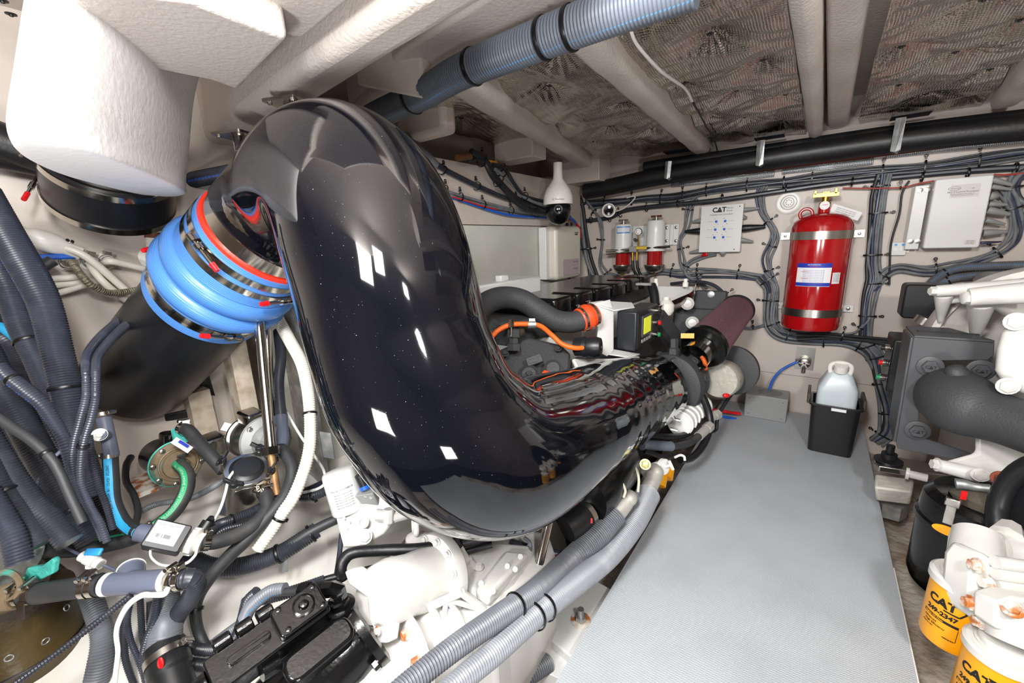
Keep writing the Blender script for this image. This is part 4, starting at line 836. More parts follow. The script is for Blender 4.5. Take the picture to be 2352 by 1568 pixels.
hw('ribbed black sleeve around the hose going behind the black pump', [(560, 1385, .82), (620, 1372, .82), (680, 1355, .83), (745, 1333, .85)], 28, .024, CONBP, (.0044, .0012), name='corrugated_sleeve')
hw('brown scuffed black hose looping under the black elbow', [(792, 1330, .86), (783, 1310, .86), (790, 1285, .87), (815, 1268, .88), (880, 1263, .90), (960, 1260, .91), (1040, 1248, .93), (1110, 1232, .95), (1160, 1215, .98)], 28, .026, RUB, None, name='rubber_hose', ties=(.04,))
hw('dark cable dropping vertically left of the white filter block', [(785, 1225, .99), (780, 1270, .96), (775, 1305, .93), (770, 1330, .9)], 12, .012, CONB, None, name='cable', cat='cable')
# white filter and manifold
t = thing('oil_filter', 'white spin-on filter canister with part number, left of the elbow', 'oil filter', P(795, 1160, 1.0))
fa, fb = P(803, 1172, .985), P(776, 1078, .985); fd = (fb-fa).normalized(); Tf = Fr(fa, fd, RT); fl = (fb-fa).length
MB().lathe(Tf, [(.036, 0), (.0385, .004), (.0385, fl-.01), (.036, fl-.003), (.028, fl), (.002, fl+.001)], 40).build('canister', WHTS, t)
def cylwarp(T, r, a0, zc, e=.0004, flip=1):
    return lambda p: T @ V(((r+e+p.z)*math.cos(a0+flip*p.x/r), (r+e+p.z)*math.sin(a0+flip*p.x/r), zc+p.y))
af = math.atan2((Tf.inverted().to_3x3() @ (CAM-fa)).y, (Tf.inverted().to_3x3() @ (CAM-fa)).x)
text('Part #. 3213308019', .0062, None, INK, t, .0001, warp=cylwarp(Tf, .0385, af-.1, fl*.60))
for k in range(6): text('Filter element change every 500 h', .0030, None, INK, t, .0001, warp=cylwarp(Tf, .0385, af-.1, fl*.50-k*.006))
t = thing('filter_manifold', 'white drilled valve block below the white filter canister', 'manifold', P(830, 1230, .96))
w3 = [P(a, c, d) for a, c, d in [(768, 1176, .965), (845, 1142, .98), (880, 1140, .99), (925, 1170, .98), (880, 1225, .95), (833, 1252, .93), (788, 1254, .93)]]
MB().loft([w3, [p+V((-.03, .06, -.09)) for p in w3]]).build('block', WHT, t, bev=.003)
for a, c in ((790, 1190), (802, 1198), (796, 1214), (808, 1222), (800, 1236), (812, 1240)): MB().cyl(P(a, c, .95), P(a, c, .94), .003, seg=12).build('drill_mark', WHTS, t)
MB().tube(pts((862, 1182, .945), (905, 1186, .955), (935, 1178, .97)), .014, 8, sm=False).build('union_nut', WHT, t, bev=.002); MB().tube(pts((893, 1168, .945), (893, 1200, .945)), .013, 8, sm=False).build('union_nut', WHT, t, bev=.002)
MB().lathe(Fr(P(835, 1200, .94), CAM-P(835, 1200, .94)), [(.012, 0), (.012, .006), (.009, .007), (.009, .004)], 20).build('plug', WHT, t); MB().hexb(P(838, 1232, .925), CAM-P(838, 1232, .925), .012, .008).build('hex_plug', WHT, t)
MB().prism(Fr(P(846, 1128, .99), V((0, -.3, 1)), RT), rr(.05, .05, .004), -.03, .015).build('sensor_block', GRYP, t, bev=.002)
for a, c in ((840, 1138), (852, 1142)): MB().lathe(Fr(P(a, c, .965), CAM-P(a, c, .96)), [(.004, 0), (.004, .002), (.002, .002)], 14).build('screw', SS, t)
MB().cyl(P(838, 1118, .97), P(825, 1090, .965), .011, seg=16).build('connector', BPL, t); MB().cyl(P(840, 1122, .97), P(837, 1114, .97), .0125, seg=16).build('blue_ring', BLUP, t)
# small chrome stay under the elbow
t = thing('support_post', 'polished steel stay under the elbow end by the ribbed hoses', 'post', P(1228, 1330, .98)); MB().cyl(P(1262, 1190, 1.02), P(1231, 1325, .98), .0115, seg=20).build('tube', CHR, t); MB().lathe(Fr(P(1231, 1327, .98), (0, 0, 1)), [(.018, -.01), (.018, 0), (.012, .004)], 20).build('foot', SS, t)
hw('thin grey ribbed cable beside the polished stay under the elbow', [(1205, 1235, 1.02), (1218, 1250, 1.0), (1216, 1290, 1.0), (1218, 1325, 1.0)], 9, .009, CONG, None, name='cable', cat='cable')
hw('bundle of blue grey ribbed cable running behind the polished stay', [(1170, 1245, 1.05), (1230, 1262, 1.05), (1300, 1275, 1.08), (1340, 1270, 1.1)], 22, .022, CONB, (.004, .001), name='conduit')
hw('dark red cables behind the ribbed hose pair under the elbow', [(1240, 1270, 1.02), (1290, 1282, 1.04), (1340, 1278, 1.06)], 12, .012, mat('dark_red_cable', '6e2430', .5), None, name='cable', cat='cable')
# pair of large grey conduits
CP = (.0058, .0024)
hw('upper of the two big grey ribbed hoses beside the walkway', [(880, 1625, .60), (935, 1573, .64), (1040, 1490, .71), (1136, 1423, .79), (1230, 1358, .89), (1310, 1288, 1.03), (1375, 1225, 1.1), (1412, 1180, 1.14)], 60, .057, CONG, CP, ties=(.50,), seg=28)
hw('lower of the two big grey ribbed hoses beside the walkway', [(990, 1625, .63), (1060, 1560, .69), (1143, 1492, .76), (1240, 1404, .86), (1330, 1332, .98), (1400, 1272, 1.1), (1455, 1200, 1.2), (1488, 1135, 1.3)], 60, .055, mat('pale_grey_conduit', '7e8187', .42, var=('a0a3a8', 12, .5, .8)), CP, ties=(.42, .46), seg=28)
t = thing('hose_end_fitting', 'silver grey hose end fitting where the upper big ribbed hose stops', 'pipe fitting', P(1430, 1160, 1.15))
MB().tube(pts((1404, 1186, 1.15), (1420, 1170, 1.16), (1440, 1150, 1.17)), [.026, .027, .022], 24).build('ferrule', SLV, t); MB().tube(pts((1438, 1152, 1.17), (1448, 1142, 1.18), (1430, 1138, 1.22), (1415, 1142, 1.24)), .020, 20).build('elbow_end', SLV, t)
t = thing('hose_end_fitting', 'silver grey wrapped hose end by the white T-handle valve', 'pipe fitting', P(1495, 1110, 1.3))
MB().tube(pts((1484, 1140, 1.3), (1493, 1115, 1.32), (1503, 1092, 1.34)), [.024, .025, .026], 24).build('ferrule', SLV, t); MB().tube(pts((1502, 1094, 1.34), (1508, 1082, 1.35), (1495, 1078, 1.38), (1482, 1082, 1.4)), .022, 20).build('elbow_end', SLV, t)
hw('wide grey ribbed hose end at the bottom edge beside white engine mount', [(1170, 1590, .95), (1215, 1550, .98), (1260, 1520, 1.02)], 50, .05, CONG, CP)
hw('second ribbed hose end at the bottom edge next to it', [(1100, 1590, .98), (1150, 1560, 1.0), (1190, 1545, 1.02)], 36, .04, CONG, CP)
# engine mount
t = thing('engine_mount', 'white box steel engine mount with galvanised stud beside the walkway', 'engine mount', P(1300, 1450, .9))
slabm([(1353, 1323), (1440, 1372), (1340, 1530), (1308, 1505), (1220, 1430), (1270, 1360)], .612, .50).build('mount_box', WHTS, t, bev=.004)
slabm([(1220, 1430), (1308, 1505), (1290, 1560), (1180, 1512), (1177, 1455)], .585, .45).build('lower_face', WHTS, t, bev=.001)
q = oZ(1334, 1425, .613); MB().lathe(Fr(q, (0, 0, 1)), [(.026, 0), (.026, .003), (.018, .004)], 28).build('washer', RUST, t); MB().lathe(Fr(q+V((0, 0, .004)), (0, 0, 1)), [(.015, 0), (.015, .012)], 6).build('nut', GALV, t); MB().cyl(q, q+V((0, 0, .038)), .0085, seg=16).build('stud', GALV, t)
# ================= LEFT (PORT) ENGINE =================
t = thing('left_engine', 'black, white and charcoal diesel engine behind the glossy elbow', 'engine', (-.9, 1.7, .3))
wallbox('engine_block', -1.12, -.74, 1.25, 2.40, .35, 1.28, WHT, parent=t, bev=.02)
wallbox('cylinder_head', -1.08, -.74, 1.02, 2.35, 1.28, 1.36, CAST, parent=t, bev=.01)
# valve cover with lobes
b = MB(); b.prism(Fr((-.90, 1.72, 1.352), (0, 0, 1), (1, 0, 0)), rr(.36, 1.12, .03), 0, .05); b.build('valve_cover', BLK, t, bev=.012, seg=3)
for k in range(6):
    y = 1.27+k*.175; MB().prism(Fr((-.765, y, 1.350), (0, 0, 1), (1, 0, 0)), rr(.13, .125, .02), 0, .062).build('cover_lobe', BLK, t, bev=.01, seg=3)
b = MB(); c0 = oX(1100, 650, -.95); b.box(((-1.02), 1.25, 1.425), .16, .50, .075); b.build('white_cover_box', WHTS, t, bev=.008)
MB().box((-.98, 1.28, 1.472), .03, .05, .022).build('filler_cap', WHTS, t, bev=.004)
# charcoal air pipe
MB().tube(pts((1085, 750, 1.20), (1098, 715, 1.25), (1125, 692, 1.30), (1160, 683, 1.34), (1200, 690, 1.36), (1240, 715, 1.37), (1275, 735, 1.38), (1310, 740, 1.39), (1342, 733, 1.40)), [.034, .035, .036, .036, .036, .036, .036, .036, .035], 32, n=10).build('air_pipe', CAST, t)
sa, sb = P(1332, 735, 1.40), P(1380, 716, 1.43); sd = (sb-sa).normalized(); sl = MB().lathe(Fr(sa, sd), [(.038, -.004), (.041, 0), (.041, .012), (.046, .022), (.046, .034), (.041, .042), (.041, .058), (.038, .062)], 36).build('orange_sleeve', ORG, t)
for z in (.006, .05): clampring(sa+sd*z, sd, .0415, .010, sl, CHR, screw=UP)
b = MB(); q = P(1362, 735, 1.385); b.cyl(q-UP*.025, q+UP*.02, .004, seg=10)
for k in range(6): b.ring(Fr(q+UP*(.002+k*.0035), UP), .0065, .0016, 14, 6)
b.build('spring_clamp_bolt', CHR, sl)
hose('', [(1128, 775, 1.24), (1145, 758, 1.25), (1172, 746, 1.26), (1208, 744, 1.27), (1240, 748, 1.28), (1266, 768, 1.29), (1291, 790, 1.29), (1320, 799, 1.29), (1344, 798, 1.30)], .0155, ORGH, parent=t, name='orange_hose')
b = MB(); q = P(1222, 745, 1.27); b.cyl(q-RT*.012, q+RT*.012, .0115, seg=20); b.box(Fr(q+UP*.012, UP, RT), .018, .01, .012); b.build('hose_clip', GALV, t)
b = MB(); q = P(1174, 750, 1.25); b.cyl(q-UP*.03, q+UP*.022, .0035, seg=10)
for k in range(6): b.ring(Fr(q+UP*(.0+k*.004), UP), .0075, .002, 14, 6)
b.build('spring_clamp', CHR, t)
pa, pb = P(1318, 797, 1.34), P(1385, 796, 1.30); pd = (pb-pa).normalized(); MB().lathe(Fr(pa, pd), [(.02, 0), (.030, .006), (.032, .03), (.0345, .032), (.0345, .045), (.032, .047), (.034, .07), (.028, .088), (.012, .09), (.010, .086)], 32).build('breather_can', BPL, t)
# white bracket & control panel
XP = -.5
y0, y1 = oX(1465, 765, XP).y, oX(1513, 750, XP).y; zt, zb = oX(1465, 718, XP).z, oX(1457, 812, XP).z; xl = oY(1416, 760, y0).x
p = thing('engine_control_panel', 'black engine control box with yellow-green screen on white bracket', 'control panel', ((XP+xl)/2, (y0+y1)/2, zb))
wallbox('case', xl, XP-.006, y0, y1, zb, zt, mat('panel_black', '25282d', .4), parent=p, bev=.006)
Tp_ = Fr((XP-.006, (y0+y1)/2, (zt+zb)/2), (1, 0, 0), (0, 1, 0)); W_ = y1-y0; H_ = zt-zb
MB().prism(Tp_, rr(W_*.96, H_*.94, .008), 0, .005).build('front_plate', BPL, p, bev=.001)
MB().prism(Tp_ @ Matrix.Translation((-W_*.10, H_*.08, .005)), rr(W_*.46, H_*.55, .004), 0, .004).build('screen_frame', mat('frame_grey', '4a4d50', .4), p)
MB().prism(Tp_ @ Matrix.Translation((-W_*.12, H_*.08, .009)), rr(W_*.32, H_*.42, .002), 0, .001).build('screen', LCD, p)
for k in range(4): MB().prism(Tp_ @ Matrix.Translation((-W_*.28+k*W_*.11, -H_*.30, .005)), rr(W_*.08, H_*.08, .002), 0, .003).build('key', GRYP, p)
for yy, m_ in ((.33, BPL), (0, REDC), (-.33, mat('green_lamp', '1f8f5a', .3))):
    T_ = Tp_ @ Matrix.Translation((W_*.33, H_*yy, .005)); o = MB().lathe(T_, [(.013, 0), (.013, .012), (.010, .014)], 22).build('push_button', CHR, p); MB().lathe(T_, [(.009, .012), (.009, .020), (.006, .022)], 20).build('button_cap', m_, o)
b = MB(); w_ = [(1352, 700, 1.47), (1400, 688, 1.50), (1408, 716, 1.50), (1408, 806, 1.49), (1394, 818, 1.47), (1368, 805, 1.45), (1374, 745, 1.46)]
b.loft([pts(*w_), [q+V((.0, .006, 0)) for q in pts(*w_)]]); b.build('side_bracket', WHTS, p, bev=.002)
b = MB(); w_ = [(1352, 694, 1.47), (1380, 690, 1.55), (1452, 694, 1.62), (1458, 705, 1.58), (1410, 712, 1.49)]; b.loft([pts(*w_), [q-V((0, 0, .005)) for q in pts(*w_)]]); b.build('top_bracket', WHTS, p, bev=.002)
b = MB(); w_ = [(1370, 808, 1.46), (1450, 820, 1.50), (1470, 812, 1.60), (1400, 800, 1.50)]; b.loft([pts(*w_), [q-V((0, 0, .005)) for q in pts(*w_)]]); b.build('lower_bracket', WHTS, p, bev=.001)
# aftercooler / CAT casting
MB().loft([pts((1110, 850, 1.28), (1150, 800, 1.30), (1215, 772, 1.33), (1290, 790, 1.36), (1312, 812, 1.36), (1310, 860, 1.3), (1230, 885, 1.26), (1130, 890, 1.24)), [q+V((-.1, .12, -.12)) for q in pts((1110, 850, 1.28), (1150, 800, 1.30), (1215, 772, 1.33), (1290, 790, 1.36), (1312, 812, 1.36), (1310, 860, 1.3), (1230, 885, 1.26), (1130, 890, 1.24))]]).build('cooler_casting', CAST, t, bev=.012, seg=3)
Tc_ = Fr(P(1227, 826, 1.26), CAM-P(1227, 826, 1.26)+UP*.2, RT+UP*.35); MB().prism(Tc_, rr(.05, .028, .004), -.02, 0).build('name_pad', CAST, t, bev=.002); text('CAT', .020, Tc_ @ Matrix.Translation((0, 0, .001)), CAST, t, .0012, bold=.0006)
for a, c, d in ((1160, 812, 1.27), (1282, 800, 1.33), (1215, 860, 1.22)): MB().hexb(P(a, c, d), CAM-P(a, c, d)+UP, .009, .01).build('casting_bolt', CAST, t)
b = MB(); q = P(1180, 790, 1.27); b.lathe(Fr(q, UP), [(.022, -.02), (.022, 0), (.015, .002), (.015, .018)], 6); b.lathe(Fr(q+UP*.02, UP), [(.021, 0), (.021, .022), (.017, .026)], 6); b.build('union_nut', CAST, t)
MB().cyl(P(1182, 770, 1.29), P(1196, 760, 1.31), .017, seg=18).build('brass_union', mat('dull_brass', '7a705c', .4, .8), t)
for a, c, r_ in ((1140, 848, .034), (1215, 858, .03), (1270, 845, .028)): MB().lathe(Fr(P(a, c, 1.25), CAM-P(a, c, 1.25)+UP*.5), [(r_, -.04), (r_, 0), (r_*.8, .004), (r_*.7, 0)], 24).build('round_boss', CAST, t)
MB().tube(pts((1110, 790, 1.3), (1118, 760, 1.31), (1130, 745, 1.33)), .03, 20).build('lower_pipe', CAST, t)
MB().cyl(P(1250, 858, 1.22), P(1268, 868, 1.20), .012, seg=16).build('red_plug', ORG, t)
wb_ = pts((1310, 820, 1.36), (1400, 822, 1.40), (1470, 815, 1.5), (1480, 850, 1.5), (1330, 860, 1.36)); MB().loft([wb_, [q+V((-.05, .1, -.1)) for q in wb_]]).build('white_casting', WHT, t, bev=.01)
# turbo housing at elbow end
pa = P(1542, 880, 1.76); pb = P(1600, 846, 1.93); pd = (pb-pa).normalized(); T_ = Fr(pa, pd)
MB().lathe(T_, [(.10, -.03), (.128, -.015), (.133, .0), (.133, .02), (.115, .03), (.120, .05), (.126, .075), (.118, .11), (.09, .15), (.04, .17)], 44).build('turbo_housing', CAST, t)
for k in range(10):
    a = 2*math.pi*k/10; MB().hexb(T_ @ V((.128*math.cos(a), .128*math.sin(a), .04)), -pd, .012, .016).build('turbo_bolt', CAST, t)
MB().lathe(Fr(P(1552, 838, 1.70), CAM-P(1552, 838, 1.70)+UP*.3), [(.034, -.06), (.034, 0), (.028, .004), (.026, 0), (.002, .001)], 28).build('boss', CAST, t)
MB().lathe(Fr(P(1548, 790, 1.74), UP), [(.028, -.05), (.024, -.02), (.018, -.015), (.018, .02), (.014, .024)], 6).build('hex_plug', CAST, t)
MB().prism(Fr(P(1545, 770, 1.85), V((1, -.2, .2)), V((0, .7, -.7))), rr(.30, .07, .01), -.02, .02).build('slanting_arm', CAST, t, bev=.004)
MB().cyl(P(1500, 830, 1.66), P(1510, 826, 1.68), .016, seg=14).build('copper_plug', GALV, t)
hose('', [(1612, 818, 1.72), (1619, 832, 1.71), (1620, 848, 1.72)], .018, ORGH, parent=t, name='orange_hose')
# cylinder with white ribs below (cooler)
pa, pb = P(1560, 975, 1.60), P(1612, 930, 1.85); pd = (pb-pa).normalized(); pr = [(.035, 0), (.045, .003)]; Lc = (pb-pa).length
for k in range(7): z = .02+k*(Lc-.04)/6; pr += [(.043, z-.008), (.049, z-.004), (.049, z+.004), (.043, z+.008)]
MB().lathe(Fr(pa, pd), pr+[(.045, Lc), (.02, Lc+.005)], 32).build('ribbed_canister', WHTS, t)
for a, c in ((1540, 985), (1546, 962)): MB().cyl(P(a, c, 1.55), P(a+16, c+4, 1.54), .007, seg=8).build('brass_fitting', GALV, t)
wb_ = [(-1.05, .35), (-.62, .35), (-.56, .60), (-.60, .95), (-.66, 1.15), (-1.05, 1.15)]; b = MB(); b.loft([[V((x, 1.25, z)) for x, z in wb_], [V((x, 2.35, z)) for x, z in wb_]]); b.build('lower_block', CAST, t, bev=.02)
# black rear block and white top bracket
MB().prism(Fr(P(1630, 690, 2.1), V((.1, -1, .1)), (1, 0, 0)), rr(.15, .10, .012), -.1, 0).build('rear_block', CAST, t, bev=.006)
MB().lathe(Fr(P(1633, 676, 2.09), V((.1, -1, .1))), [(.017, 0), (.017, .006), (.010, .008)], 20).build('disc_bolt', GALV, t)
MB().prism(Fr(P(1600, 745, 2.1), V((.3, -1, .1)), (1, 0, 0)), rr(.22, .16, .03), -.1, 0).build('rear_housing', CAST, t, bev=.006)
for a, c in ((1579, 697), (1590, 741)): MB().lathe(Fr(P(a, c, 1.98), CAM-P(a, c, 1.98)), [(.03, -.02), (.03, 0), (.02, .006), (.018, 0), (.002, .001)], 28).build('idler_disc', WHT, t)
wb_ = pts((1494, 656, 1.95), (1590, 657, 2.05), (1598, 668, 2.05), (1580, 685, 2.0), (1515, 712, 1.9), (1508, 690, 1.9)); MB().loft([wb_, [q+V((-.01, .02, -.012)) for q in wb_]]).build('lifting_bracket', WHTS, t, bev=.004)
MB().tube(pts((1598, 658, 2.04), (1590, 678, 2.0), (1555, 695, 1.95), (1512, 714, 1.88)), .022, 4, flat=.2).build('bracket_edge', CHR, t)
MB().lathe(Fr(P(1530, 700, 1.92), UP), [(.02, -.05), (.034, -.03), (.036, 0), (.022, .02), (.015, .022), (.015, .035)], 24).build('plastic_reservoir', WHTP, t)
for a in (1506, 1574): MB().lathe(Fr(P(a, 658, 1.98), (0, 0, 1)), [(.013, 0), (.013, .02), (.009, .022), (.009, .038)], 16).build('hose_nipple', WHTP, t)
MB().tube(pts((1497, 655, 1.9), (1502, 672, 1.88), (1505, 700, 1.86)), .02, 16).build('black_elbow', BPL, t); MB().box(Fr(P(1480, 652, 1.9), (0, 0, 1)), .07, .03, .01).build('bracket_tab', GALV, t)
# bell of black starter below
MB().lathe(Fr(P(1330, 1150, 1.12), (0, 1, 0)), [(.02, 0), (.075, .01), (.085, .06), (.085, .25), (.06, .3)], 36).build('starter_body', BLK, t)
for a, c in ((1387, 1172), (1482, 1066)): MB().hexb(P(a, c, 1.15), CAM-P(a, c, 1.15), .011, .010).build('bolt', mat('yellow_zinc', 'a5a16e', .4, .6), t)
hose('', [(1300, 1215, 1.08), (1330, 1195, 1.1), (1348, 1175, 1.12)], .07, RUB, parent=t, name='coolant_hose'); clampring(P(1347, 1177, 1.12), P(1348, 1175, 1.12)-P(1300, 1215, 1.08), .036, .014, t, SS); MB().box(Fr(P(1352, 1195, 1.08), CAM-P(1352, 1195, 1.08)), .012, .02, .004).build('red_tab', REDC, t)
for pp in (((1403, 1098, 1.18), (1425, 1105, 1.16), (1436, 1125, 1.15), (1432, 1142, 1.15)), ((1442, 1062, 1.25), (1460, 1075, 1.23), (1467, 1100, 1.22), (1465, 1130, 1.2))): hose('', list(pp), .008, mat('clear_line', 'cfcdb8', .3), parent=t, name='clear_line')
# ---- loose parts on that engine ----
t = thing('air_filter', 'conical purple-grey pleated air filter with black end cap', 'air filter', P(1650, 760, 1.85))
fa, fb = P(1618, 795, 1.72), P(1693, 712, 1.95); fd = (fb-fa).normalized(); Tf2 = Fr(fa, fd, RT); fl = (fb-fa).length
b = MB(); vs = []; n = 132; rg = 2; RA = [(.088, 0), (.071, fl)]
for r0, z in RA:
    for k in range(n): a = 2*math.pi*k/n; r = r0*(1 if k % 2 else .955); vs.append(Tf2 @ V((r*math.cos(a), r*math.sin(a), z)))
b.add(vs, [(k, (k+1) % n, n+(k+1) % n, n+k) for k in range(n)]); b.build('pleats', FILT, t, ang=10)
MB().lathe(Tf2, [(.03, -.03), (.06, -.025), (.088, -.02), (.094, -.012), (.094, .008), (.088, .010)], 48).build('base_cap', BLK, t)
MB().lathe(Tf2, [(.071, fl-.004), (.074, fl), (.074, fl+.012), (.066, fl+.018), (.01, fl+.018)], 44).build('end_cap', BPL, t)
MB().lathe(Tf2, [(.058, -.11), (.058, -.03)], 32, False).build('intake_tube', CHR, t)
MB().box(Fr(P(1579, 771, 1.68), CAM-P(1579, 771, 1.68), RT), .05, .02, .004).build('orange_label', YEL, t)
t = thing('alternator', 'grey round alternator with rust spots below the air filter', 'alternator', P(1655, 870, 1.85))
al = P(1650, 873, 1.80); MB().lathe(Fr(al, V((-.1, -1, .12))), [(.075, -.10), (.08, -.09), (.08, -.01), (.074, 0), (.01, .002)], 40).build('body', mat('aged_alu', 'b8b5aa', .5, .3, bump=(60, .002), var=('8a6a48', 14, .62, .72)), t)
MB().lathe(Fr(P(1680, 850, 1.95), V((-.1, -1, .12))), [(.10, -.03), (.115, -.02), (.115, .01), (.10, .015)], 44).build('pulley_guard', CAST, t)
MB().ell(Fr(P(1668, 908, 1.76), -FW, RT), .016, .010, .010).build('red_boot', REDC, t)
for lab, pp, wd, dia, m_ in (('upper dark hose with silver end right of the elbow tip', [(1490, 1000, 1.50), (1530, 1003, 1.53), (1564, 1001, 1.58), (1587, 990, 1.62), (1607, 971, 1.68), (1628, 960, 1.72)], 16, .028, RUB),
    ('lower dark hose with silver end right of the elbow tip', [(1470, 1025, 1.48), (1538, 1025, 1.53), (1577, 1019, 1.57), (1600, 1005, 1.61), (1616, 992, 1.64)], 18, .030, DRUB),
    ('short thin dark hose under those two', [(1480, 1036, 1.46), (1500, 1042, 1.47), (1525, 1050, 1.48), (1550, 1045, 1.5)], 12, .022, RUB),
    ('black hose looping down beside walkway edge far end', [(1605, 895, 1.70), (1618, 920, 1.70), (1628, 950, 1.70), (1630, 982, 1.68), (1615, 1022, 1.63), (1590, 1050, 1.58), (1562, 1056, 1.55)], 18, .030, RUB),
    ('black braided cable hanging at the walkway far left corner', [(1690, 890, 1.9), (1660, 935, 1.85), (1648, 960, 1.82), (1645, 985, 1.82), (1632, 990, 1.8), (1630, 978, 1.8)], 9, .014, LOOMB)):
    hw(lab, pp, wd, dia, m_, None, name='rubber_hose')
hw('grey ribbed sleeve around the lower dark hose', [(1474, 1022, 1.47), (1510, 1023, 1.50), (1542, 1025, 1.53)], 24, .036, CONL, (.005, .001), name='corrugated_sleeve')
for lab, a, c in (('silver end fitting on the upper dark hose', (1620, 965, 1.71), (1640, 955, 1.74)), ('silver end fitting on the lower dark hose', (1604, 1002, 1.62), (1622, 985, 1.66))):
    t = thing('hose_end_fitting', lab, 'pipe fitting', P(*a)); MB().cyl(P(*a), P(*c), .018, seg=20).build('ferrule', SLV, t); MB().cyl(P(*c), P(*c)+(P(*c)-P(*a))*.5, .021, seg=6).build('nut', SLV, t)
t = thing('tee_handle_valve', 'white valve with T-handle low beside the left engine', 'valve', P(1525, 1072, 1.38))
MB().cyl(P(1500, 1075, 1.38), P(1520, 1070, 1.37), .018, seg=20).build('valve_body', WHTS, t); MB().cyl(P(1520, 1070, 1.37), P(1527, 1072, 1.36), .026, seg=26).build('disc', WHTS, t); MB().cyl(P(1527, 1072, 1.36), P(1541, 1068, 1.35), .004, seg=8).build('stem', WHTS, t); MB().cyl(P(1537, 1058, 1.35), P(1546, 1078, 1.35), .005, seg=8).build('handle', WHTS, t)
t = thing('fuel_filter', 'orange yellow filter canisters glimpsed below the T-handle valve', 'filter', P(1520, 1100, 1.45)); MB().cyl(P(1512, 1115, 1.5), P(1518, 1085, 1.52), .026, seg=24).build('canister', YEL, t); MB().cyl(P(1531, 1098, 1.52), P(1535, 1075, 1.54), .022, seg=24).build('canister', YEL, t)
hw('white hooked pipe end beside the walkway', [(1550, 1050, 1.45), (1562, 1045, 1.46), (1571, 1048, 1.46), (1573, 1057, 1.46)], 6, .009, WHTS, None, name='pipe_hook', cat='pipe')

hw('red hose glimpsed between the left engine and walkway far end', [(1630, 940, 2.2), (1660, 944, 2.2), (1700, 950, 2.2)], 7, .018, REDC, None, name='red_hose')
hw('blue hose glimpsed between the left engine and walkway far end', [(1630, 952, 2.2), (1655, 955, 2.2), (1690, 962, 2.2)], 6, .016, BLUP, None, name='blue_hose')
# ================= RIGHT (STARBOARD) ENGINE =================
t = thing('right_engine', 'white diesel engine at right with charcoal guard plate and wide air pipe', 'engine', (.8, 1.9, .4))
Y1 = 1.75
def Y(px, py, y): return oY(px, py, y)
wallbox('engine_block', .52, 1.25, 1.80, 2.5, .35, 1.42, WHT, parent=t, bev=.03)
# flywheel housing
hc = Y(2225, 800, 1.84); Th = Fr((Y(2127, 765, 1.84).x+.25, 1.84, Y(2127, 790, 1.84).z), (0, -1, 0), (1, 0, 0))
MB().lathe(Th, [(.245, -.10), (.25, -.02), (.247, 0), (.230, .006), (.222, -.02), (.12, -.03), (.02, -.03)], 64).build('flywheel_housing', mat('housing_white_grey', 'cfcac4', .35, bump=(80, .001), var=('a39b92', 5, .5, .7)), t)
def strut(a, c, r0, r1): MB().cyl(a, c, r0, r1, seg=18).build('cast_rib', WHT, t)
strut(Y(2150, 668, 1.72), Y(2360, 655, 1.72), .016, .020); strut(Y(2225, 682, 1.62), Y(2360, 672, 1.62), .024, .028)
strut(Y(2168, 675, 1.74), Y(2160, 735, 1.80), .022, .008); strut(Y(2255, 690, 1.66), Y(2240, 770, 1.78), .03, .012); strut(Y(2290, 690, 1.66), Y(2352, 720, 1.75), .02, .03)
MB().loft([[Y(a, c, 1.76) for a, c in ((2145, 664), (2165, 700), (2240, 690), (2352, 700), (2352, 655))], [Y(a, c, 1.84) for a, c in ((2145, 664), (2165, 700), (2240, 690), (2352, 700), (2352, 655))]]).build('top_flange', WHT, t, bev=.006)
for a, c, y, r_ in ((2156, 668, 1.72, .013), (2234, 684, 1.62, .017)):
    q = Y(a, c, y); MB().lathe(Fr(q, V((-1, -.4, 0))), [(r_*1.3, -.006), (r_*1.3, 0), (r_, .001), (r_, .02), (r_*.8, .022)], 6).build('housing_bolt', WHT, t)
cv = [(2290, 800), (2300, 765), (2318, 738), (2352, 728), (2420, 730), (2420, 920), (2352, 905), (2310, 890), (2285, 850)]
MB().loft([[Y(a, c, 1.50) for a, c in cv], [Y(a, c, 1.80) for a, c in cv]]).build('front_cover', WHT, t, bev=.02, seg=4)
for a, c in ((2333, 738), (2315, 886)): MB().hexb(Y(a, c, 1.49), (0, -1, 0), .016, .008).build('cover_bolt', WHT, t)
# black block behind
MB().prism(Fr(Y(2130, 694, 2.15), (0, -1, 0), (1, 0, 0)), rr(.135, .13, .015), -.1, 0).build('rear_block', BPL, t, bev=.006)
MB().cyl(Y(2118, 745, 2.0), Y(2130, 730, 2.0), .03, seg=20).build('round_fitting', SS, t)
# charcoal C plate
Y2 = 1.66
fr = [(2099, 775), (2285, 787), (2283, 815), (2270, 827), (2160, 828), (2142, 838), (2128, 865), (2118, 900), (2110, 960), (2112, 990), (2126, 1008), (2150, 1015), (2231, 1042), (2229, 1062), (2062, 1030), (2058, 1015)]
w_ = [Y(a, c, Y2) for a, c in fr]; g = thing('guard_plate', 'charcoal C-shaped steel guard plate round the wide air pipe', 'guard plate', w_[-1])
MB().loft([[p+V((0, .008, 0)) for p in w_], w_]).build('front_plate', STL, g, bev=.002)
tp = [w_[0], w_[1], w_[1]+V((-.06, .16, .0)), w_[0]+V((0, .16, .0))]; MB().loft([tp, [p+V((0, 0, .007)) for p in tp]]).build('top_flange', STL, g, bev=.002)
sp = [w_[0], w_[0]+V((0, .14, 0)), w_[-1]+V((0, .14, 0.02)), w_[-1]]; MB().loft([sp, [p+V((-.007, 0, 0)) for p in sp]]).build('side_flange', STL, g, bev=.002)
MB().box(Matrix.Translation((w_[0]+w_[1])/2+V((0, .07, .008))), .13, .012, .003).build('slot', BPL, g)
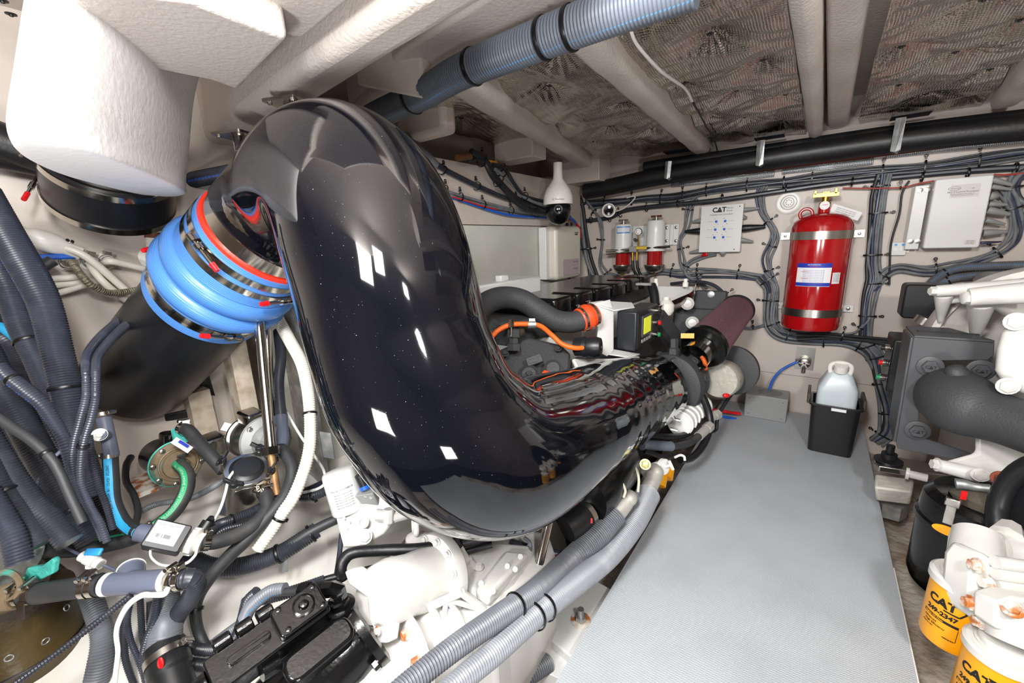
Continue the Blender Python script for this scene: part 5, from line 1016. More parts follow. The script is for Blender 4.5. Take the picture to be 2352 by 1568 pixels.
for a, c, s_ in ((2136, 841, 1), (2252, 850, 1), (2107, 988, 1)):
    T_ = Fr(Y(a, c, Y2-.001), (0, -1, 0), (1, 0, 0)); o = MB().lathe(T_, [(.030, 0), (.030, .003), (.026, .005)], 30).build('washer', STL, g); MB().lathe(T_, [(.020, .004), (.020, .013), (.017, .015)], 6).build('hex_bolt', STL, o); text('CAT', .013, T_ @ Matrix.Translation((0, 0, .0152)), BPL, o, .0006)
# wide charcoal air pipe
a_ = thing('air_pipe', 'wide matte charcoal elbow air pipe sweeping off the right edge', 'air pipe', Y(2200, 950, 1.5))
MB().tube([Y(2185, 900, 1.72), Y(2186, 908, 1.64), Y(2196, 918, 1.59), Y(2225, 935, 1.55), Y(2270, 952, 1.52), Y(2320, 968, 1.49), Y(2420, 1000, 1.44)], [.072, .080, .083, .080, .068, .062, .062], 48, n=12).build('pipe_shell', CAST, a_, ang=180)
MB().loft([[Y(a, c, 1.62) for a, c in ((2150, 860), (2160, 832), (2215, 825), (2240, 850), (2262, 885), (2200, 900))], [Y(a, c, 1.55) for a, c in ((2165, 862), (2178, 842), (2208, 838), (2232, 862), (2245, 895), (2200, 905))]]).build('shoulder', CAST, a_, sub=2)
# side control box on engine
c_ = thing('engine_control_panel', 'edge-on black control box with buttons left of the guard plate', 'control panel', oX(2060, 850, .30))
bx = Y(2062, 830, 1.98); MB().box(Matrix.Translation(bx), .06, .16, .19).build('case', BPL, c_, bev=.006)
for k, m_ in enumerate((BPL, REDC, GRN)):
    q = bx+V((-.032, -.04, .055-k*.055)); o = MB().cyl(q, q+V((-.014, 0, 0)), .013, seg=20).build('push_button', CHR, c_); MB().cyl(q+V((-.014, 0, 0)), q+V((-.024, 0, 0)), .009, seg=18).build('button_cap', m_, o)
# lower parts
MB().loft([[Y(a, c, 1.55) for a, c in ((2150, 1065), (2185, 1072), (2290, 1100), (2352, 1085), (2352, 1010), (2240, 985), (2240, 1040))], [Y(a, c, 1.75) for a, c in ((2150, 1065), (2185, 1072), (2290, 1100), (2352, 1085), (2352, 1010), (2240, 985), (2240, 1040))]]).build('lower_casting', WHT, t, bev=.01)
MB().cyl(Y(2155, 1068, 1.52), Y(2250, 1092, 1.52), .017, .02, seg=20).build('cast_tube', WHT, t); MB().hexb(Y(2154, 1067, 1.52), V((-1, -.3, .1)), .014, .014).build('housing_bolt', WHT, t)
MB().hexb(Y(2252, 1090, 1.48), (0, -1, 0), .014, .006).build('cover_bolt', WHT, t); MB().hexb(Y(2298, 1098, 1.46), (0, -1, .1), .014, .018).build('rusty_plug', mat('rust', '9a4f38', .7, bump=(60, .002)), t)
MB().lathe(Fr(Y(2290, 1160, 1.42), V((-.1, -.3, -1)), (1, 0, 0)), [(.02, -.03), (.06, -.02), (.085, 0), (.07, .02), (.03, .03)], 36).build('dished_cover', mat('dusty_brown', '5a5348', .6, bump=(60, .002)), t)
# engine foot
f = thing('engine_mounting', 'grey rounded steel engine foot on pale block beyond walkway end', 'engine mount', Y(2050, 1080, 1.8))
ft = [oZ(a, c, .80) for a, c in ((2007, 1052), (2012, 1044), (2030, 1042), (2130, 1062), (2180, 1075), (2175, 1090), (2120, 1085), (2020, 1070), (2008, 1062))]; MB().loft([[p-V((0, 0, .022)) for p in ft], ft]).build('foot_plate', SS, f, bev=.003)
q = oZ(2040, 1058, .802); MB().lathe(Fr(q, (0, 0, 1)), [(.04, -.001), (.04, .006), (.022, .012), (.022, .03), (.012, .032), (.012, .06)], 28).build('rubber_bush', RUB, f)
q = oZ(2090, 1090, .80); MB().cyl(oZ(2080, 1086, .79), oZ(2088, 1088, .79), .02, seg=24).build('adjuster_knob', WHT, f); MB().cyl(oZ(2088, 1088, .79), oZ(2130, 1098, .79), .013, seg=18).build('adjuster_stem', WHT, f)
MB().loft([[oZ(a, c, .67) for a, c in ((2012, 1150), (2090, 1160), (2098, 1125), (2010, 1100))], [oZ(a, c, .74) for a, c in ((2008, 1118), (2095, 1130), (2100, 1100), (2010, 1088))]]).build('mount_block', mat('pale_block', 'c9c4ba', .6, bump=(50, .003)), f, bev=.008)
MB().lathe(Fr(oZ(2045, 1150, .63), (0, 0, 1)), [(.05, -.05), (.05, 0), (.035, .008), (.02, .01), (.018, .02)], 6).build('base_bolt', GALV, f)
# black air cleaner canister with latch
k_ = thing('air_cleaner', 'gloss black canister with steel latch and yellow sticker at right', 'canister', Y(2200, 1200, 1.45))
cq = Y(2215, 1165, 1.42); Tk = Fr((cq.x+.05, 1.47, .76), (0, 0, 1), (1, 0, 0))
MB().lathe(Tk, [(.07, -.13), (.115, -.12), (.122, -.10), (.122, .06), (.128, .065), (.128, .08), (.122, .085), (.118, .14), (.10, .16), (.02, .17)], 48).build('canister_body', BLK, k_)
lq = Y(2185, 1165, 1.30); MB().box(Fr(lq-V((0, 0, .02)), V((-.3, -1, 0)), (0, 0, 1)), .05, .018, .004).build('latch', CHR, k_, bev=.001); MB().box(Fr(lq+V((0, -.003, .015)), V((-.3, -1, 0)), (0, 0, 1)), .02, .026, .01).build('latch_hook', CHR, k_, bev=.002)
MB().lathe(Fr(Y(2180, 1220, 1.305), V((-.35, -1, 0)), (0, 0, 1)) @ Matrix.Diagonal((.4, 1, 1, 1)), [(.03, 0), (.03, .002)], 28).build('yellow_sticker', YEL, k_)
MB().tube([Y(2195, 1110, 1.4), Y(2215, 1112, 1.4), Y(2240, 1118, 1.4), Y(2275, 1122, 1.4)], [.013, .012, .01, .01], 14).build('steel_fitting', GALV, k_); MB().box(Y(2213, 1137, 1.32), .01, .006, .02).build('red_tag', REDC, k_)
# yellow spin-on filters
def filt(px, py, d, r, h, lab, txt):
    f = thing('oil_filter', lab, 'oil filter', P(px, py, d)-V((0, 0, h))); q = P(px, py, d); T_ = Fr(q-V((0, 0, h)), V((.02, 0, 1)), (1, 0, 0))
    MB().lathe(T_, [(r*.75, 0), (r*.93, .004), (r, .014), (r, h-.012)], 56).build('canister', YEL, f)
    MB().lathe(T_, [(r, h-.014), (r*1.10, h-.010), (r*1.10, h+.004), (r*1.0, h+.008), (r*.80, h+.008), (r*.80, h+.012)], 56).build('rim', WHT, f)
    MB().lathe(T_, [(r*.72, h+.006), (r*.72, h+.020), (r*.66, h+.024), (r*.3, h+.026)], 44).build('head_boss', WHT, f)
    l = T_.inverted().to_3x3() @ (CAM-q); a0 = math.atan2(l.y, l.x)
    if txt:
        a0 -= .42
        W = lambda dx, zc: cylwarp(T_, r, a0, zc)
        text('CAT', .025, None, INK, f, .0002, warp=cylwarp(T_, r, a0-.05, h*.70), bold=.001, sx=1.0)
        text('249-2347', .0135, None, INK, f, .0002, warp=cylwarp(T_, r, a0, h*.54), bold=.0006)
        b = MB(); b.add([cylwarp(T_, r, a0, h*.45)(V((-.03+.06*i/14, j*.006-.003, .0002))) for j in (0, 1) for i in range(15)], [(i, i+1, 16+i, 15+i) for i in range(14)]); b.build('black_band', INK, f)
        text('Engine Oil Filter', .0052, None, YEL, f, .0003, warp=cylwarp(T_, r, a0-.2, h*.45, .0006))
        text('Advanced', .0062, None, INK, f, .0002, warp=cylwarp(T_, r, a0-.30, h*.385)); text('High Efficiency', .0062, None, INK, f, .0002, warp=cylwarp(T_, r, a0-.12, h*.335)); text('Made in USA', .004, None, INK, f, .0002, warp=cylwarp(T_, r, a0-.35, h*.29)); text('18546-94', .0045, None, INK, f, .0002, warp=cylwarp(T_, r, a0+.38, h*.22))
        b = MB(); tri = [(-.030, -.008), (.030, -.008)]
        def Lp(x0, y0, x1, y1, w_=.0009):
            n_ = 8; wf = cylwarp(T_, r, a0, h*.40); d_ = V((x1-x0, y1-y0, 0)); pn = V((-d_.y, d_.x, 0)).normalized()*w_/2
            vs = []
            for i in range(n_+1):
                p_ = V((x0, y0, .0003))+d_*(i/n_); vs += [wf(p_+pn), wf(p_-pn)]
            b.add(vs, [(2*i, 2*i+1, 2*i+3, 2*i+2) for i in range(n_)])
        Lp(.030, .004, .030, -.027); Lp(.030, -.027, .010, -.027)
        b.build('label_frame', INK, f)
        b = MB(); wf = cylwarp(T_, r, a0, h*.70)
        for (x0, y0), (x1, y1) in (((.015, .012), (.028, .012)), ((.028, .012), (.035, .0)), ((.035, 0), (.027, -.013)), ((.027, -.013), (.003, -.013))):
            pn = V((-(y1-y0), x1-x0, 0)).normalized()*.0016; vs = []
            for i in range(7): p_ = V((x0+(x1-x0)*i/6, y0+(y1-y0)*i/6, .0003)); vs += [wf(p_+pn), wf(p_-pn)]
            b.add(vs, [(2*i, 2*i+1, 2*i+3, 2*i+2) for i in range(6)])
        b.build('brand_mark', INK, f)
    return f, T_
f1, T1 = filt(2214, 1330, .86, .050, .155, 'yellow spin-on filter, farther of the two, full label visible', True)
f2, T2 = filt(2300, 1492, .78, .050, .16, 'yellow spin-on filter cut by the bottom edge, nearer of the two', True)
h_ = thing('oil_filter_housing', 'white cast filter head with rusty bolts holding the yellow filters', 'filter housing', P(2270, 1300, .85))
def ply(px, d, th, nm, m=WHT, bv=.004): w_ = [P(a, c, d if not isinstance(d, dict) else d[i]) for i, (a, c) in enumerate(px)]; return MB().loft([[p+FW*th for p in w_], w_]).build(nm, m, h_, bev=bv)
ply([(2190, 1288), (2196, 1240), (2206, 1210), (2300, 1228), (2300, 1250), (2215, 1300)], .95, .02, 'back_plate')
for a, c in ((2207, 1268), (2225, 1228), (2270, 1262)): MB().hexb(P(a, c, .93), CAM-P(a, c, .93)+UP*.6, .012, .012).build('bolt', RUST, h_)
MB().cyl(P(2240, 1305, .88), P(2245, 1228, .92), .045, .04, seg=32).build('filter_neck', WHT, h_)
MB().cyl(P(2290, 1260, .90), P(2420, 1290, .88), .035, seg=28).build('cross_tube', WHT, h_); MB().cyl(P(2310, 1235, .9), P(2320, 1210, .92), .03, .02, seg=8).build('hex_boss', WHT, h_)
ply([(2238, 1300), (2262, 1270), (2352, 1330), (2420, 1350), (2420, 1450), (2290, 1440), (2245, 1430), (2232, 1370)], .80, .06, 'rib_housing', bv=.01)
for k in range(5): q = P(2285, 1290+k*26, .79); MB().cyl(q, P(2420, 1310+k*26, .78), .012, seg=16).build('cast_rib', WHT, h_)
for a, c in ((2247, 1298), (2272, 1340), (2232, 1384), (2255, 1428)): MB().hexb(P(a, c, .79), V((-1, -.5, .1)), .010, .014).build('bolt', RUST, h_)
ply([(2290, 1385), (2330, 1372), (2420, 1385), (2420, 1460), (2320, 1455), (2288, 1445)], .745, .04, 'front_plate', bv=.006)
MB().hexb(P(2325, 1400, .73), CAM-P(2325, 1400, .73)+UP, .011, .012).build('bolt', RUST, h_); MB().cyl(P(2345, 1480, .75), P(2350, 1395, .76), .045, seg=32).build('filter_neck', WHT, h_)
# big dark ring at right edge, hoses below
g_ = thing('drive_belt_guard', 'large dark curved rim at the right edge above the yellow filters', 'guard', P(2400, 1230, .8)); MB().ring(Fr(P(2450, 1235, .82), V((-.9, -.35, .1)), (0, 0, 1)), .15, .02, 56, 12).build('rim', BPL, g_); MB().lathe(Fr(P(2450, 1235, .82), V((-.9, -.35, .1)), (0, 0, 1)), [(.02, -.02), (.14, -.015)], 48, False).build('web', BPL, g_)
hw('black ribbed hose under the yellow filters at bottom right', [(2050, 1480, 1.2), (2110, 1500, 1.18), (2160, 1550, 1.14), (2200, 1620, 1.1)], 80, .09, CONBP, (.012, .004))
hw('green banded pipe glimpsed behind the yellow filter top', [(2140, 1250, 1.3), (2155, 1290, 1.28), (2150, 1330, 1.26)], 18, .02, GRN, None, name='pipe', cat='pipe')
for k, (a, c) in enumerate(((2110, 1222), (2125, 1245))):
    t = thing('spring_clip', ('upper' if k == 0 else 'lower')+' small steel clip on the pale right stringer', 'clip', oZ(a, c, .52)); b = MB(); b.tube([oZ(a-10, c-3, .52), oZ(a+4, c+2, .535), oZ(a+22, c+8, .52)], .003, 8); b.build('clip_wire', BRASS, t)
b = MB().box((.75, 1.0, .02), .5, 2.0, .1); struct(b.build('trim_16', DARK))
# ================= BACK WALL =================
def wb(px, py, off=0.0): return oY(px, py, YB-off)
def TW(px, py, off=0.0): return Fr(wb(px, py, off), (0, -1, 0), (1, 0, 0))
def loom(label, path, n, r, mats=None, off=.022, spread=None, ties=4, name='wiring_loom', group=None, plane=wb, tie_m=None, seed=1):
    rnd = random.Random(seed+len(path)*7+n); w_ = [plane(a, c, off) for a, c in path]; c = [V(q) for q in catmull([tuple(p) for p in w_], 6)]
    root = thing(name, label, 'cable loom' if n > 1 else 'cable', c[0], group); spread = spread if spread is not None else r*1.7
    nrm = V((0, -1, 0)) if plane is wb else V((1, 0, 0)); mats = mats or [LOOM, LOOM, LOOM, CONB, LOOM, LOOMB]
    for k in range(n):
        o0 = (k-(n-1)/2)*spread; ph = rnd.random()*6; fq = .3+rnd.random()*.5; q = []
        for i in range(0, len(c), 2):
            t_ = (c[min(i+1, len(c)-1)]-c[max(i-1, 0)]).normalized(); s_ = t_.cross(nrm); wv = math.sin(i*fq*.5+ph)
            q.append(c[i]+s_*(o0+wv*spread*.55)+nrm*(math.cos(i*fq*.4+ph)*r*.9))
        MB().tube(q, r*(.8+.4*rnd.random()), 10, n=3).build('cable', mats[k % len(mats)], root)
    W_ = (n-1)*spread/2+r*1.7
    for i in range(ties):
        j = int((i+.5)/ties*(len(c)-1)); t_ = (c[min(j+1, len(c)-1)]-c[j-1]).normalized(); s_ = t_.cross(nrm).normalized(); T_ = Fr(c[j], t_, s_)
        b = MB(); m_ = Matrix.Diagonal((1, max(.35, (r*2.2)/W_), 1, 1)); b.ring(T_ @ m_, W_, .0016, 20, 6, 2.4)
        up = s_ if s_.z > 0 else -s_; e = c[j]+up*(W_+.002); b.box(Fr(e+up*.008-nrm*.006, nrm), .006, .006, .012); b.ring(Fr(e+up*.018-nrm*.008, nrm), .005, .0022, 12, 6); b.build('cable_tie', TIE, root)
    return root
loom('dense black cable loom running along the top of the back wall', [(1352, 470), (1422, 464), (1477, 457), (1536, 455), (1584, 446), (1633, 437), (1731, 425), (1800, 418), (1865, 409), (2007, 394), (2108, 385), (2210, 373), (2331, 356), (2420, 345)], 7, .0052, [CONBP, LOOMB, LOOM, CONB], ties=12, spread=.0062)
loom('single straight black pipe clipped across the back wall', [(1335, 506), (1400, 502), (1440, 486), (1540, 470), (1659, 454), (1886, 424), (2088, 409), (2250, 394), (2420, 376)], 1, .0115, [CONBP], ties=11, name='black_pipe')
loom('curving grey loom from top left corner past the bullet camera', [(1345, 462), (1365, 485), (1382, 510), (1383, 550), (1377, 600), (1392, 628), (1408, 642)], 2, .007, ties=3)
loom('horizontal grey loom below the two fuel filters', [(1390, 630), (1430, 643), (1470, 636), (1521, 624), (1562, 628), (1610, 626), (1683, 628), (1752, 638)], 4, .0065, ties=5, off=.02)
loom('dark loom looping down the left of the junction box', [(1600, 455), (1586, 475), (1577, 520), (1562, 552), (1568, 590), (1575, 620), (1604, 645), (1624, 662)], 3, .006, ties=3)
loom('grey loom curling under the junction box', [(1645, 585), (1612, 590), (1584, 600), (1572, 620), (1584, 636), (1610, 640)], 2, .008, [LOOM], ties=1, off=.03)
loom('dark loom dropping down the right of the junction box', [(1756, 425), (1744, 452), (1752, 490), (1776, 525), (1778, 552), (1762, 591), (1766, 620), (1778, 650)], 4, .0055, ties=4)
loom('thick grey loom sweeping under the red extinguisher', [(1750, 632), (1770, 660), (1768, 705), (1773, 745), (1801, 768), (1865, 779), (1946, 783), (1995, 800), (2016, 834), (2026, 880), (2040, 940), (2036, 990), (2010, 1015)], 7, .0065, ties=10, off=.03, spread=.009)
loom('black cable pair leaving the thick loom to the right control box', [(1830, 772), (1900, 768), (1970, 778), (2050, 789)], 3, .007, [LOOMB], ties=1, off=.045)
loom('tall vertical grey loom right of the red extinguisher', [(2028, 400), (2020, 440), (2018, 480), (2010, 543), (2003, 604), (2007, 644), (1999, 685), (1990, 745), (1988, 790), (2010, 820)], 6, .0065, ties=6, off=.03, spread=.009)
loom('grey loom crossing right under the white processor box', [(2005, 665), (2031, 632), (2068, 614), (2129, 620), (2193, 612), (2262, 592), (2315, 565), (2336, 527), (2325, 470), (2300, 430)], 5, .006, ties=4, off=.03, spread=.008)
loom('short loom from vertical loom down to the lower thick loom', [(1940, 768), (1965, 762), (1985, 742), (1995, 725)], 2, .005, ties=1, off=.035)
loom('thin grey cable from air filter to the vertical loom', [(1705, 753), (1730, 751), (1762, 747)], 1, .007, [LOOM], ties=1)
loom('thin black wire hanging from the pipe to a loose end', [(2090, 415), (2070, 445), (2064, 494), (2050, 551), (2044, 600), (2040, 655)], 1, .0035, [LOOMB], ties=0, name='wire', off=.035)
loom('dark looms rising behind the processor box right edge', [(2420, 500), (2340, 470), (2325, 430), (2345, 400), (2420, 385)], 4, .008, ties=1, off=.03)
loom('black cables curving over the left engine to the air filter', [(1540, 655), (1600, 650), (1640, 655), (1668, 675), (1682, 700)], 1, .009, [CONBP], ties=2, off=.12)
loom('red trip cable from extinguisher valve towards the processor box', [(1935, 433), (1990, 434), (2068, 431), (2108, 421), (2145, 414)], 1, .003, [mat('red_cable', 'a5302a', .5)], ties=1, name='red_cable', off=.04)
loom('short piece of red cable right of the processor box', [(2282, 402), (2320, 399), (2420, 390)], 1, .003, [mat('red_cable', 'a5302a', .5)], ties=0, name='red_cable', off=.04)
loom('black hoses dropping in the back left corner behind the header tank', [(1318, 440), (1336, 480), (1344, 540), (1350, 600), (1362, 640), (1380, 668)], 3, .012, [LOOMB, LOOM], ties=3, off=.03)
for k, (dy, lab) in enumerate(((0, 'upper big ribbed grey-blue conduit at the right of the back wall'), (20, 'lower big ribbed grey-blue conduit at the right of the back wall'))):
    hose(lab, [wb(2125+k*8, 690, .05), wb(2132+k*12, 660+dy*.4, .05), wb(2155+k*8, 636+dy*.7, .05), wb(2197, 617+dy, .05), wb(2270, 611+dy, .05), wb(2420, 606+dy, .05)], .035, CONG, (.006, .0016), 'corrugated_hose', world=True, ties=(.5,))
# foil strips, black lagged pipes and hangers
for k, (a, c, lab) in enumerate((((1543, 425), (1779, 397), 'left'), ((1797, 394), (2007, 362), 'middle'), ((2037, 357), (2400, 316), 'right'))):
    p, q = wb(*a, .012), wb(*c, .012); b = MB(); b.grid(lambda u, v: V((p.x+(q.x-p.x)*u, YB-.012, p.z-.013+.028*v)), 1, 1, lambda u, v: (u*(q.x-p.x), v*.028)); o = b.build('foil_strip', FOILS, solid=.01); tag(o, lab+' silver foil strip under the black lagged pipes', 'foil strip')
def lag(lab, path, off, dia, m=RUB, nm='lagged_pipe'): o = hose(lab, [wb(a, c, off) for a, c in path], dia, m, None, nm, 'pipe', world=True, seg=24); return o
lag('thick black lagged pipe along the top of the back wall', [(1345, 440), (1420, 425), (1521, 404), (1764, 365), (2048, 325), (2420, 285)], .12, .095)
lag('second black lagged pipe above the first, against the ceiling', [(1480, 385), (1521, 378), (1764, 345), (2048, 305), (2420, 262)], .10, .06)
lag('dark red brown pipe under the black lagged pipe', [(1340, 448), (1430, 428), (1560, 408), (1764, 385), (2048, 348), (2420, 300)], .07, .03, COPP)
for a, c, d, lab in (((1536, 370), (1532, 408), (1562, 425), 'left'), ((1748, 322), (1744, 378), (1758, 392), 'middle'), ((2070, 270), (2056, 345), (2062, 352), 'right')):
    t = thing('pipe_hanger', lab+' grey bracket holding the black lagged pipes', 'bracket', wb(*c, .17)); MB().tube([wb(*a, .19), wb(*c, .18), wb(*d, .02)], .016, 4, sm=False, flat=.5).build('bracket_arm', GALV, t); q = wb(*a, .18)
    MB().box(Matrix.Translation(V((q.x+.03, q.y+.03, 2.045))), .12, .09, .006).build('ceiling_plate', BPL, t)
# ---- red extinguisher ----
t = thing('extinguisher_cylinder', 'large red fire suppression cylinder strapped to the back wall', 'fire extinguisher', wb(1860, 760, .13))
eb, et = wb(1860, 752, .135), wb(1889, 492, .135); Re = .118; eb.x = et.x = (eb.x+et.x)/2; He = et.z-eb.z; Te = Fr(eb, (0, 0, 1), (1, 0, 0))
MB().lathe(Te, [(.09, 0), (.112, .003), (Re, .018), (Re, He-.055), (.110, He-.03), (.085, He-.008), (.04, He+.004), (.024, He+.008), (.024, He+.03)], 64).build('cylinder', RED, t)
for z, nm in ((.085, 'lower'), (.435, 'upper')):
    z = {'lower': wb(1860, 712, .135).z-eb.z, 'upper': wb(1880, 540, .135).z-eb.z}[nm]
    o = MB().lathe(Te, [(Re, z-.018), (Re+.003, z-.018), (Re+.003, z+.018), (Re, z+.018)], 64, False).build('strap', SS, t)
    for s_ in (-1, 1): MB().box((eb.x+s_*(Re+.022), YB-.012, eb.z+z), .05, .014, .034).build('strap_bracket', SS if nm == 'upper' else WHTS, o); MB().hexb((eb.x+s_*(Re+.028), YB-.02, eb.z+z), (0, -1, 0), .007, .006).build('bolt', SS, o)
MB().ring(Fr((eb.x-.066, eb.y-.02, eb.z+He+.004), (0, -1, 0), (1, 0, 0)), .024, .007, 28, 10).build('lifting_ring', RED, t)
MB().lathe(Te, [(.02, He+.028), (.023, He+.03), (.023, He+.05), (.015, He+.052), (.015, He+.075)], 24).build('valve', BRASS, t)
MB().lathe(Fr((eb.x, eb.y-.024, eb.z+He+.038), (0, -1, 0), (1, 0, 0)), [(.019, -.01), (.019, .002), (.017, .003)], 28).build('gauge', PAPR, t); MB().box((eb.x+.002, eb.y-.0285, eb.z+He+.04), .02, .001, .003).build('gauge_needle', REDC, t)
b = MB(); zz = eb.z+He+.085; b.box((eb.x, eb.y, zz), .10, .022, .02); b.box((eb.x-.04, eb.y, zz+.012), .012, .022, .02); b.box((eb.x+.035, eb.y, zz+.014), .012, .022, .026); b.box((eb.x, eb.y, zz+.01), .03, .018, .012); b.build('release_head', mat('yellow_brass', 'd9c46a', .4, .5), t, bev=.002)
l = Te.inverted().to_3x3() @ (CAM-eb); ae = math.atan2(l.y, l.x)
def cpatch(r, a0, zc, w, h, m, par, e=.0006, nm='label'):
    wf = cylwarp(Te, r, a0, zc, e); b = MB(); n_ = 12
    b.add([wf(V((-w/2+w*i/n_, j, 0))) for j in (-h/2, h/2) for i in range(n_+1)], [(i, i+1, n_+2+i, n_+1+i) for i in range(n_)]); return b.build(nm, m, par)
zl = wb(1866, 627, .135).z-eb.z; ae2 = ae-.08
lb = cpatch(Re, ae2, zl, .135, .105, PAPR, t); cpatch(Re, ae2, zl+.043, .135, .020, INKB, lb, .0012, 'blue_band'); cpatch(Re, ae2, zl-.043, .135, .016, INKB, lb, .0012, 'blue_band')
text('AUTOMATIC', .0085, None, PAPR, lb, .0001, warp=cylwarp(Te, Re, ae2, zl+.046, .0018)); text('FIRE SYSTEM', .006, None, REDC, lb, .0001, warp=cylwarp(Te, Re, ae2, zl+.037, .0018))
for k in range(8): text('Maintain and inspect as directed on the tag', .0046, None, INKB, lb, .0001, warp=cylwarp(Te, Re, ae2, zl+.022-k*.0075, .0014))
for k in (1, 5): text('WARNING', .006, None, REDC, lb, .0001, warp=cylwarp(Te, Re, ae2-.28, zl+.022-k*.0075, .002))
l2 = cpatch(Re, ae2+.78, zl-.015, .036, .05, PAPR, t)
for k in range(6): text('NET CONTENTS', .0036, None, INK, l2, .0001, warp=cylwarp(Te, Re, ae2+.78, zl+.003-k*.0065, .0014))
t = thing('paper_tag', 'white inspection tag hanging beside the extinguisher gauge', 'tag', wb(1940, 490, .1))
Tt2 = Fr(wb(1942, 487, .12), V((.25, -1, .1)), V((1, .2, -.42))); MB().prism(Tt2, rr(.12, .038, .004), 0, .0008).build('card', PAPR, t)
for y_ in (.008, 0, -.008): text('INSPECTION RECORD 2023', .0065, Tt2 @ Matrix.Translation((0, y_, .0009)), INK, t, .0001)
# ---- junction box ----
t = thing('junction_box', 'square white marine junction box with six blue studs', 'junction box', wb(1655, 580, .04))
c1, c2 = wb(1615, 474, .06), wb(1695, 578, .06); w_, h_2 = c2.x-c1.x, c1.z-c2.z; Tj = Fr((c1+c2)/2, (0, -1, 0), (1, 0, 0))
w_ = .205
MB().prism(Tj, rr(w_, h_2, .002), -.055, 0).build('case', WHTS, t, bev=.0015)
text('CAT', .034, Tj @ Matrix.Translation((-.012, h_2*.40, .0003)), INK, t, .0003, bold=.0012); text('Marine', .011, Tj @ Matrix.Translation((.040, h_2*.43, .0003)), INK, t, .0002); text('Power', .011, Tj @ Matrix.Translation((.038, h_2*.375, .0003)), INK, t, .0002); text('MARINE JUNCTION BOX', .010, Tj @ Matrix.Translation((0, h_2*.30, .0003)), INK, t, .0002)
for r_ in range(3):
    for s_ in (-1, 1):
        T_ = Tj @ Matrix.Translation((s_*.022-.002*r_, h_2*(.16-.17*r_), 0)); MB().lathe(T_, [(.0065, 0), (.0065, .004), (.002, .006)], 16).build('blue_stud', BLUP, t)
        for q_ in ((-.008, .014), (.008, -.014)): MB().lathe(T_ @ Matrix.Translation((*q_, 0)), [(.0018, 0), (.0018, .001)], 8).build('screw', INK, t)
        text('SERVICE TOOL', .0038, T_ @ Matrix.Translation((s_*.028, 0, .0003)), INK, t, .0001)
for q_ in ((.085, .11), (.075, -.11)): MB().lathe(Tj @ Matrix.Translation((*q_, 0)), [(.003, 0), (.003, .001)], 10).build('corner_screw', INK, t)
def boot(lab, a, c, r0, m=GRYP, off=.04, r1=None): t = thing('cable_connector', lab, 'connector', wb(*a, off)); MB().tube([wb(*a, off), wb((a[0]*2+c[0])/3, (a[1]*2+c[1])/3, off), wb(*c, off-.01)], [r0, r0*.95, r1 or r0*.5], 14).build('boot', m, t)
for lab, a, c, r_, m_ in (('grey connector at the junction box lower left', (1612, 575), (1584, 580), .012, GRYP), ('grey connector at the junction box upper left', (1614, 505), (1590, 510), .012, GRYP), ('fat black connector at the junction box left side', (1612, 530), (1574, 532), .017, BPL),
    ('fat black connector at the junction box right side', (1700, 525), (1758, 520), .019, BPL), ('grey connector at the junction box top right', (1703, 482), (1744, 478), .010, GRYP), ('small grey plug at the junction box upper right', (1701, 498), (1715, 500), .014, GRYP), ('grey connector at the junction box lower right', (1697, 550), (1730, 555), .012, GRYP), ('small red connector under the junction box', (1625, 583), (1612, 587), .011, REDC), ('grey plug under the junction box', (1660, 577), (1660, 586), .018, GRYP)):
    boot(lab, a, c, r_, m_)
# ---- speaker ----
t = thing('round_speaker', 'round white louvred speaker on the wall left of the extinguisher', 'speaker', wb(1812, 490, 0)); T_ = TW(1812, 465, .001)
MB().lathe(T_, [(.057, 0), (.057, .006), (.050, .010), (.042, .008), (.034, .010), (.002, .010)], 48).build('bezel', WHTP, t)
for k in range(2): MB().ring(T_ @ Matrix.Translation((0, 0, .010)), .034-k*.012, .0012, 36, 6).build('ring', GRYP, t)
for k in range(8): a = 2*math.pi*k/8; MB().lathe(T_ @ Matrix.Translation((.012*math.cos(a), .012*math.sin(a), .0095)), [(.0022, 0), (.0022, .001)], 8).build('hole', INK, t)
# ---- processor box ----
t = thing('processor_box', 'large off-white engine control processor box on the back wall', 'control box', wb(2190, 568, .05))
cs = [wb(a, c, .10) for a, c in ((2150, 413), (2283, 400), (2250, 568), (2118, 571))]; x0, x1 = (cs[0].x+cs[3].x)/2, (cs[1].x+cs[2].x)/2; z1, z0 = (cs[0].z+cs[1].z)/2, (cs[2].z+cs[3].z)/2
Tx = Fr(((x0+x1)/2, YB-.10, (z0+z1)/2), (0, -1, 0), (1, 0, 0)); W3, H3 = x1-x0, z1-z0
MB().prism(Tx, rr(W3, H3, .008), -.085, 0).build('case', mat('box_grey_white', 'd9d8d6', .4), t, bev=.004)
MB().box((x0-.03, YB-.05, (z0+z1)/2-.01), .045, .012, H3*.96).build('mounting_flange', WHTS, t, bev=.003)
for z in (z1-.035, z0+.03):
    for xx in (-.036, -.014): MB().lathe(Fr((x0+xx, YB-.057, z), (0, -1, 0)), [(.010, 0), (.010, .003), (.005, .004)], 18).build('screw', SS, t)
l = MB().prism(Tx @ Matrix.Translation((.01, H3*.31, .0002)), rr(W3*.5, H3*.18, .001), 0, .0006).build('label', mat('label_grey', 'cfc9c6', .5), t)
MB().ring(Tx @ Matrix.Translation((-W3*.13, H3*.35, .001)) @ Matrix.Diagonal((1, .45, 1, 1)), .017, .0006, 28, 4).build('oval', INK, l)
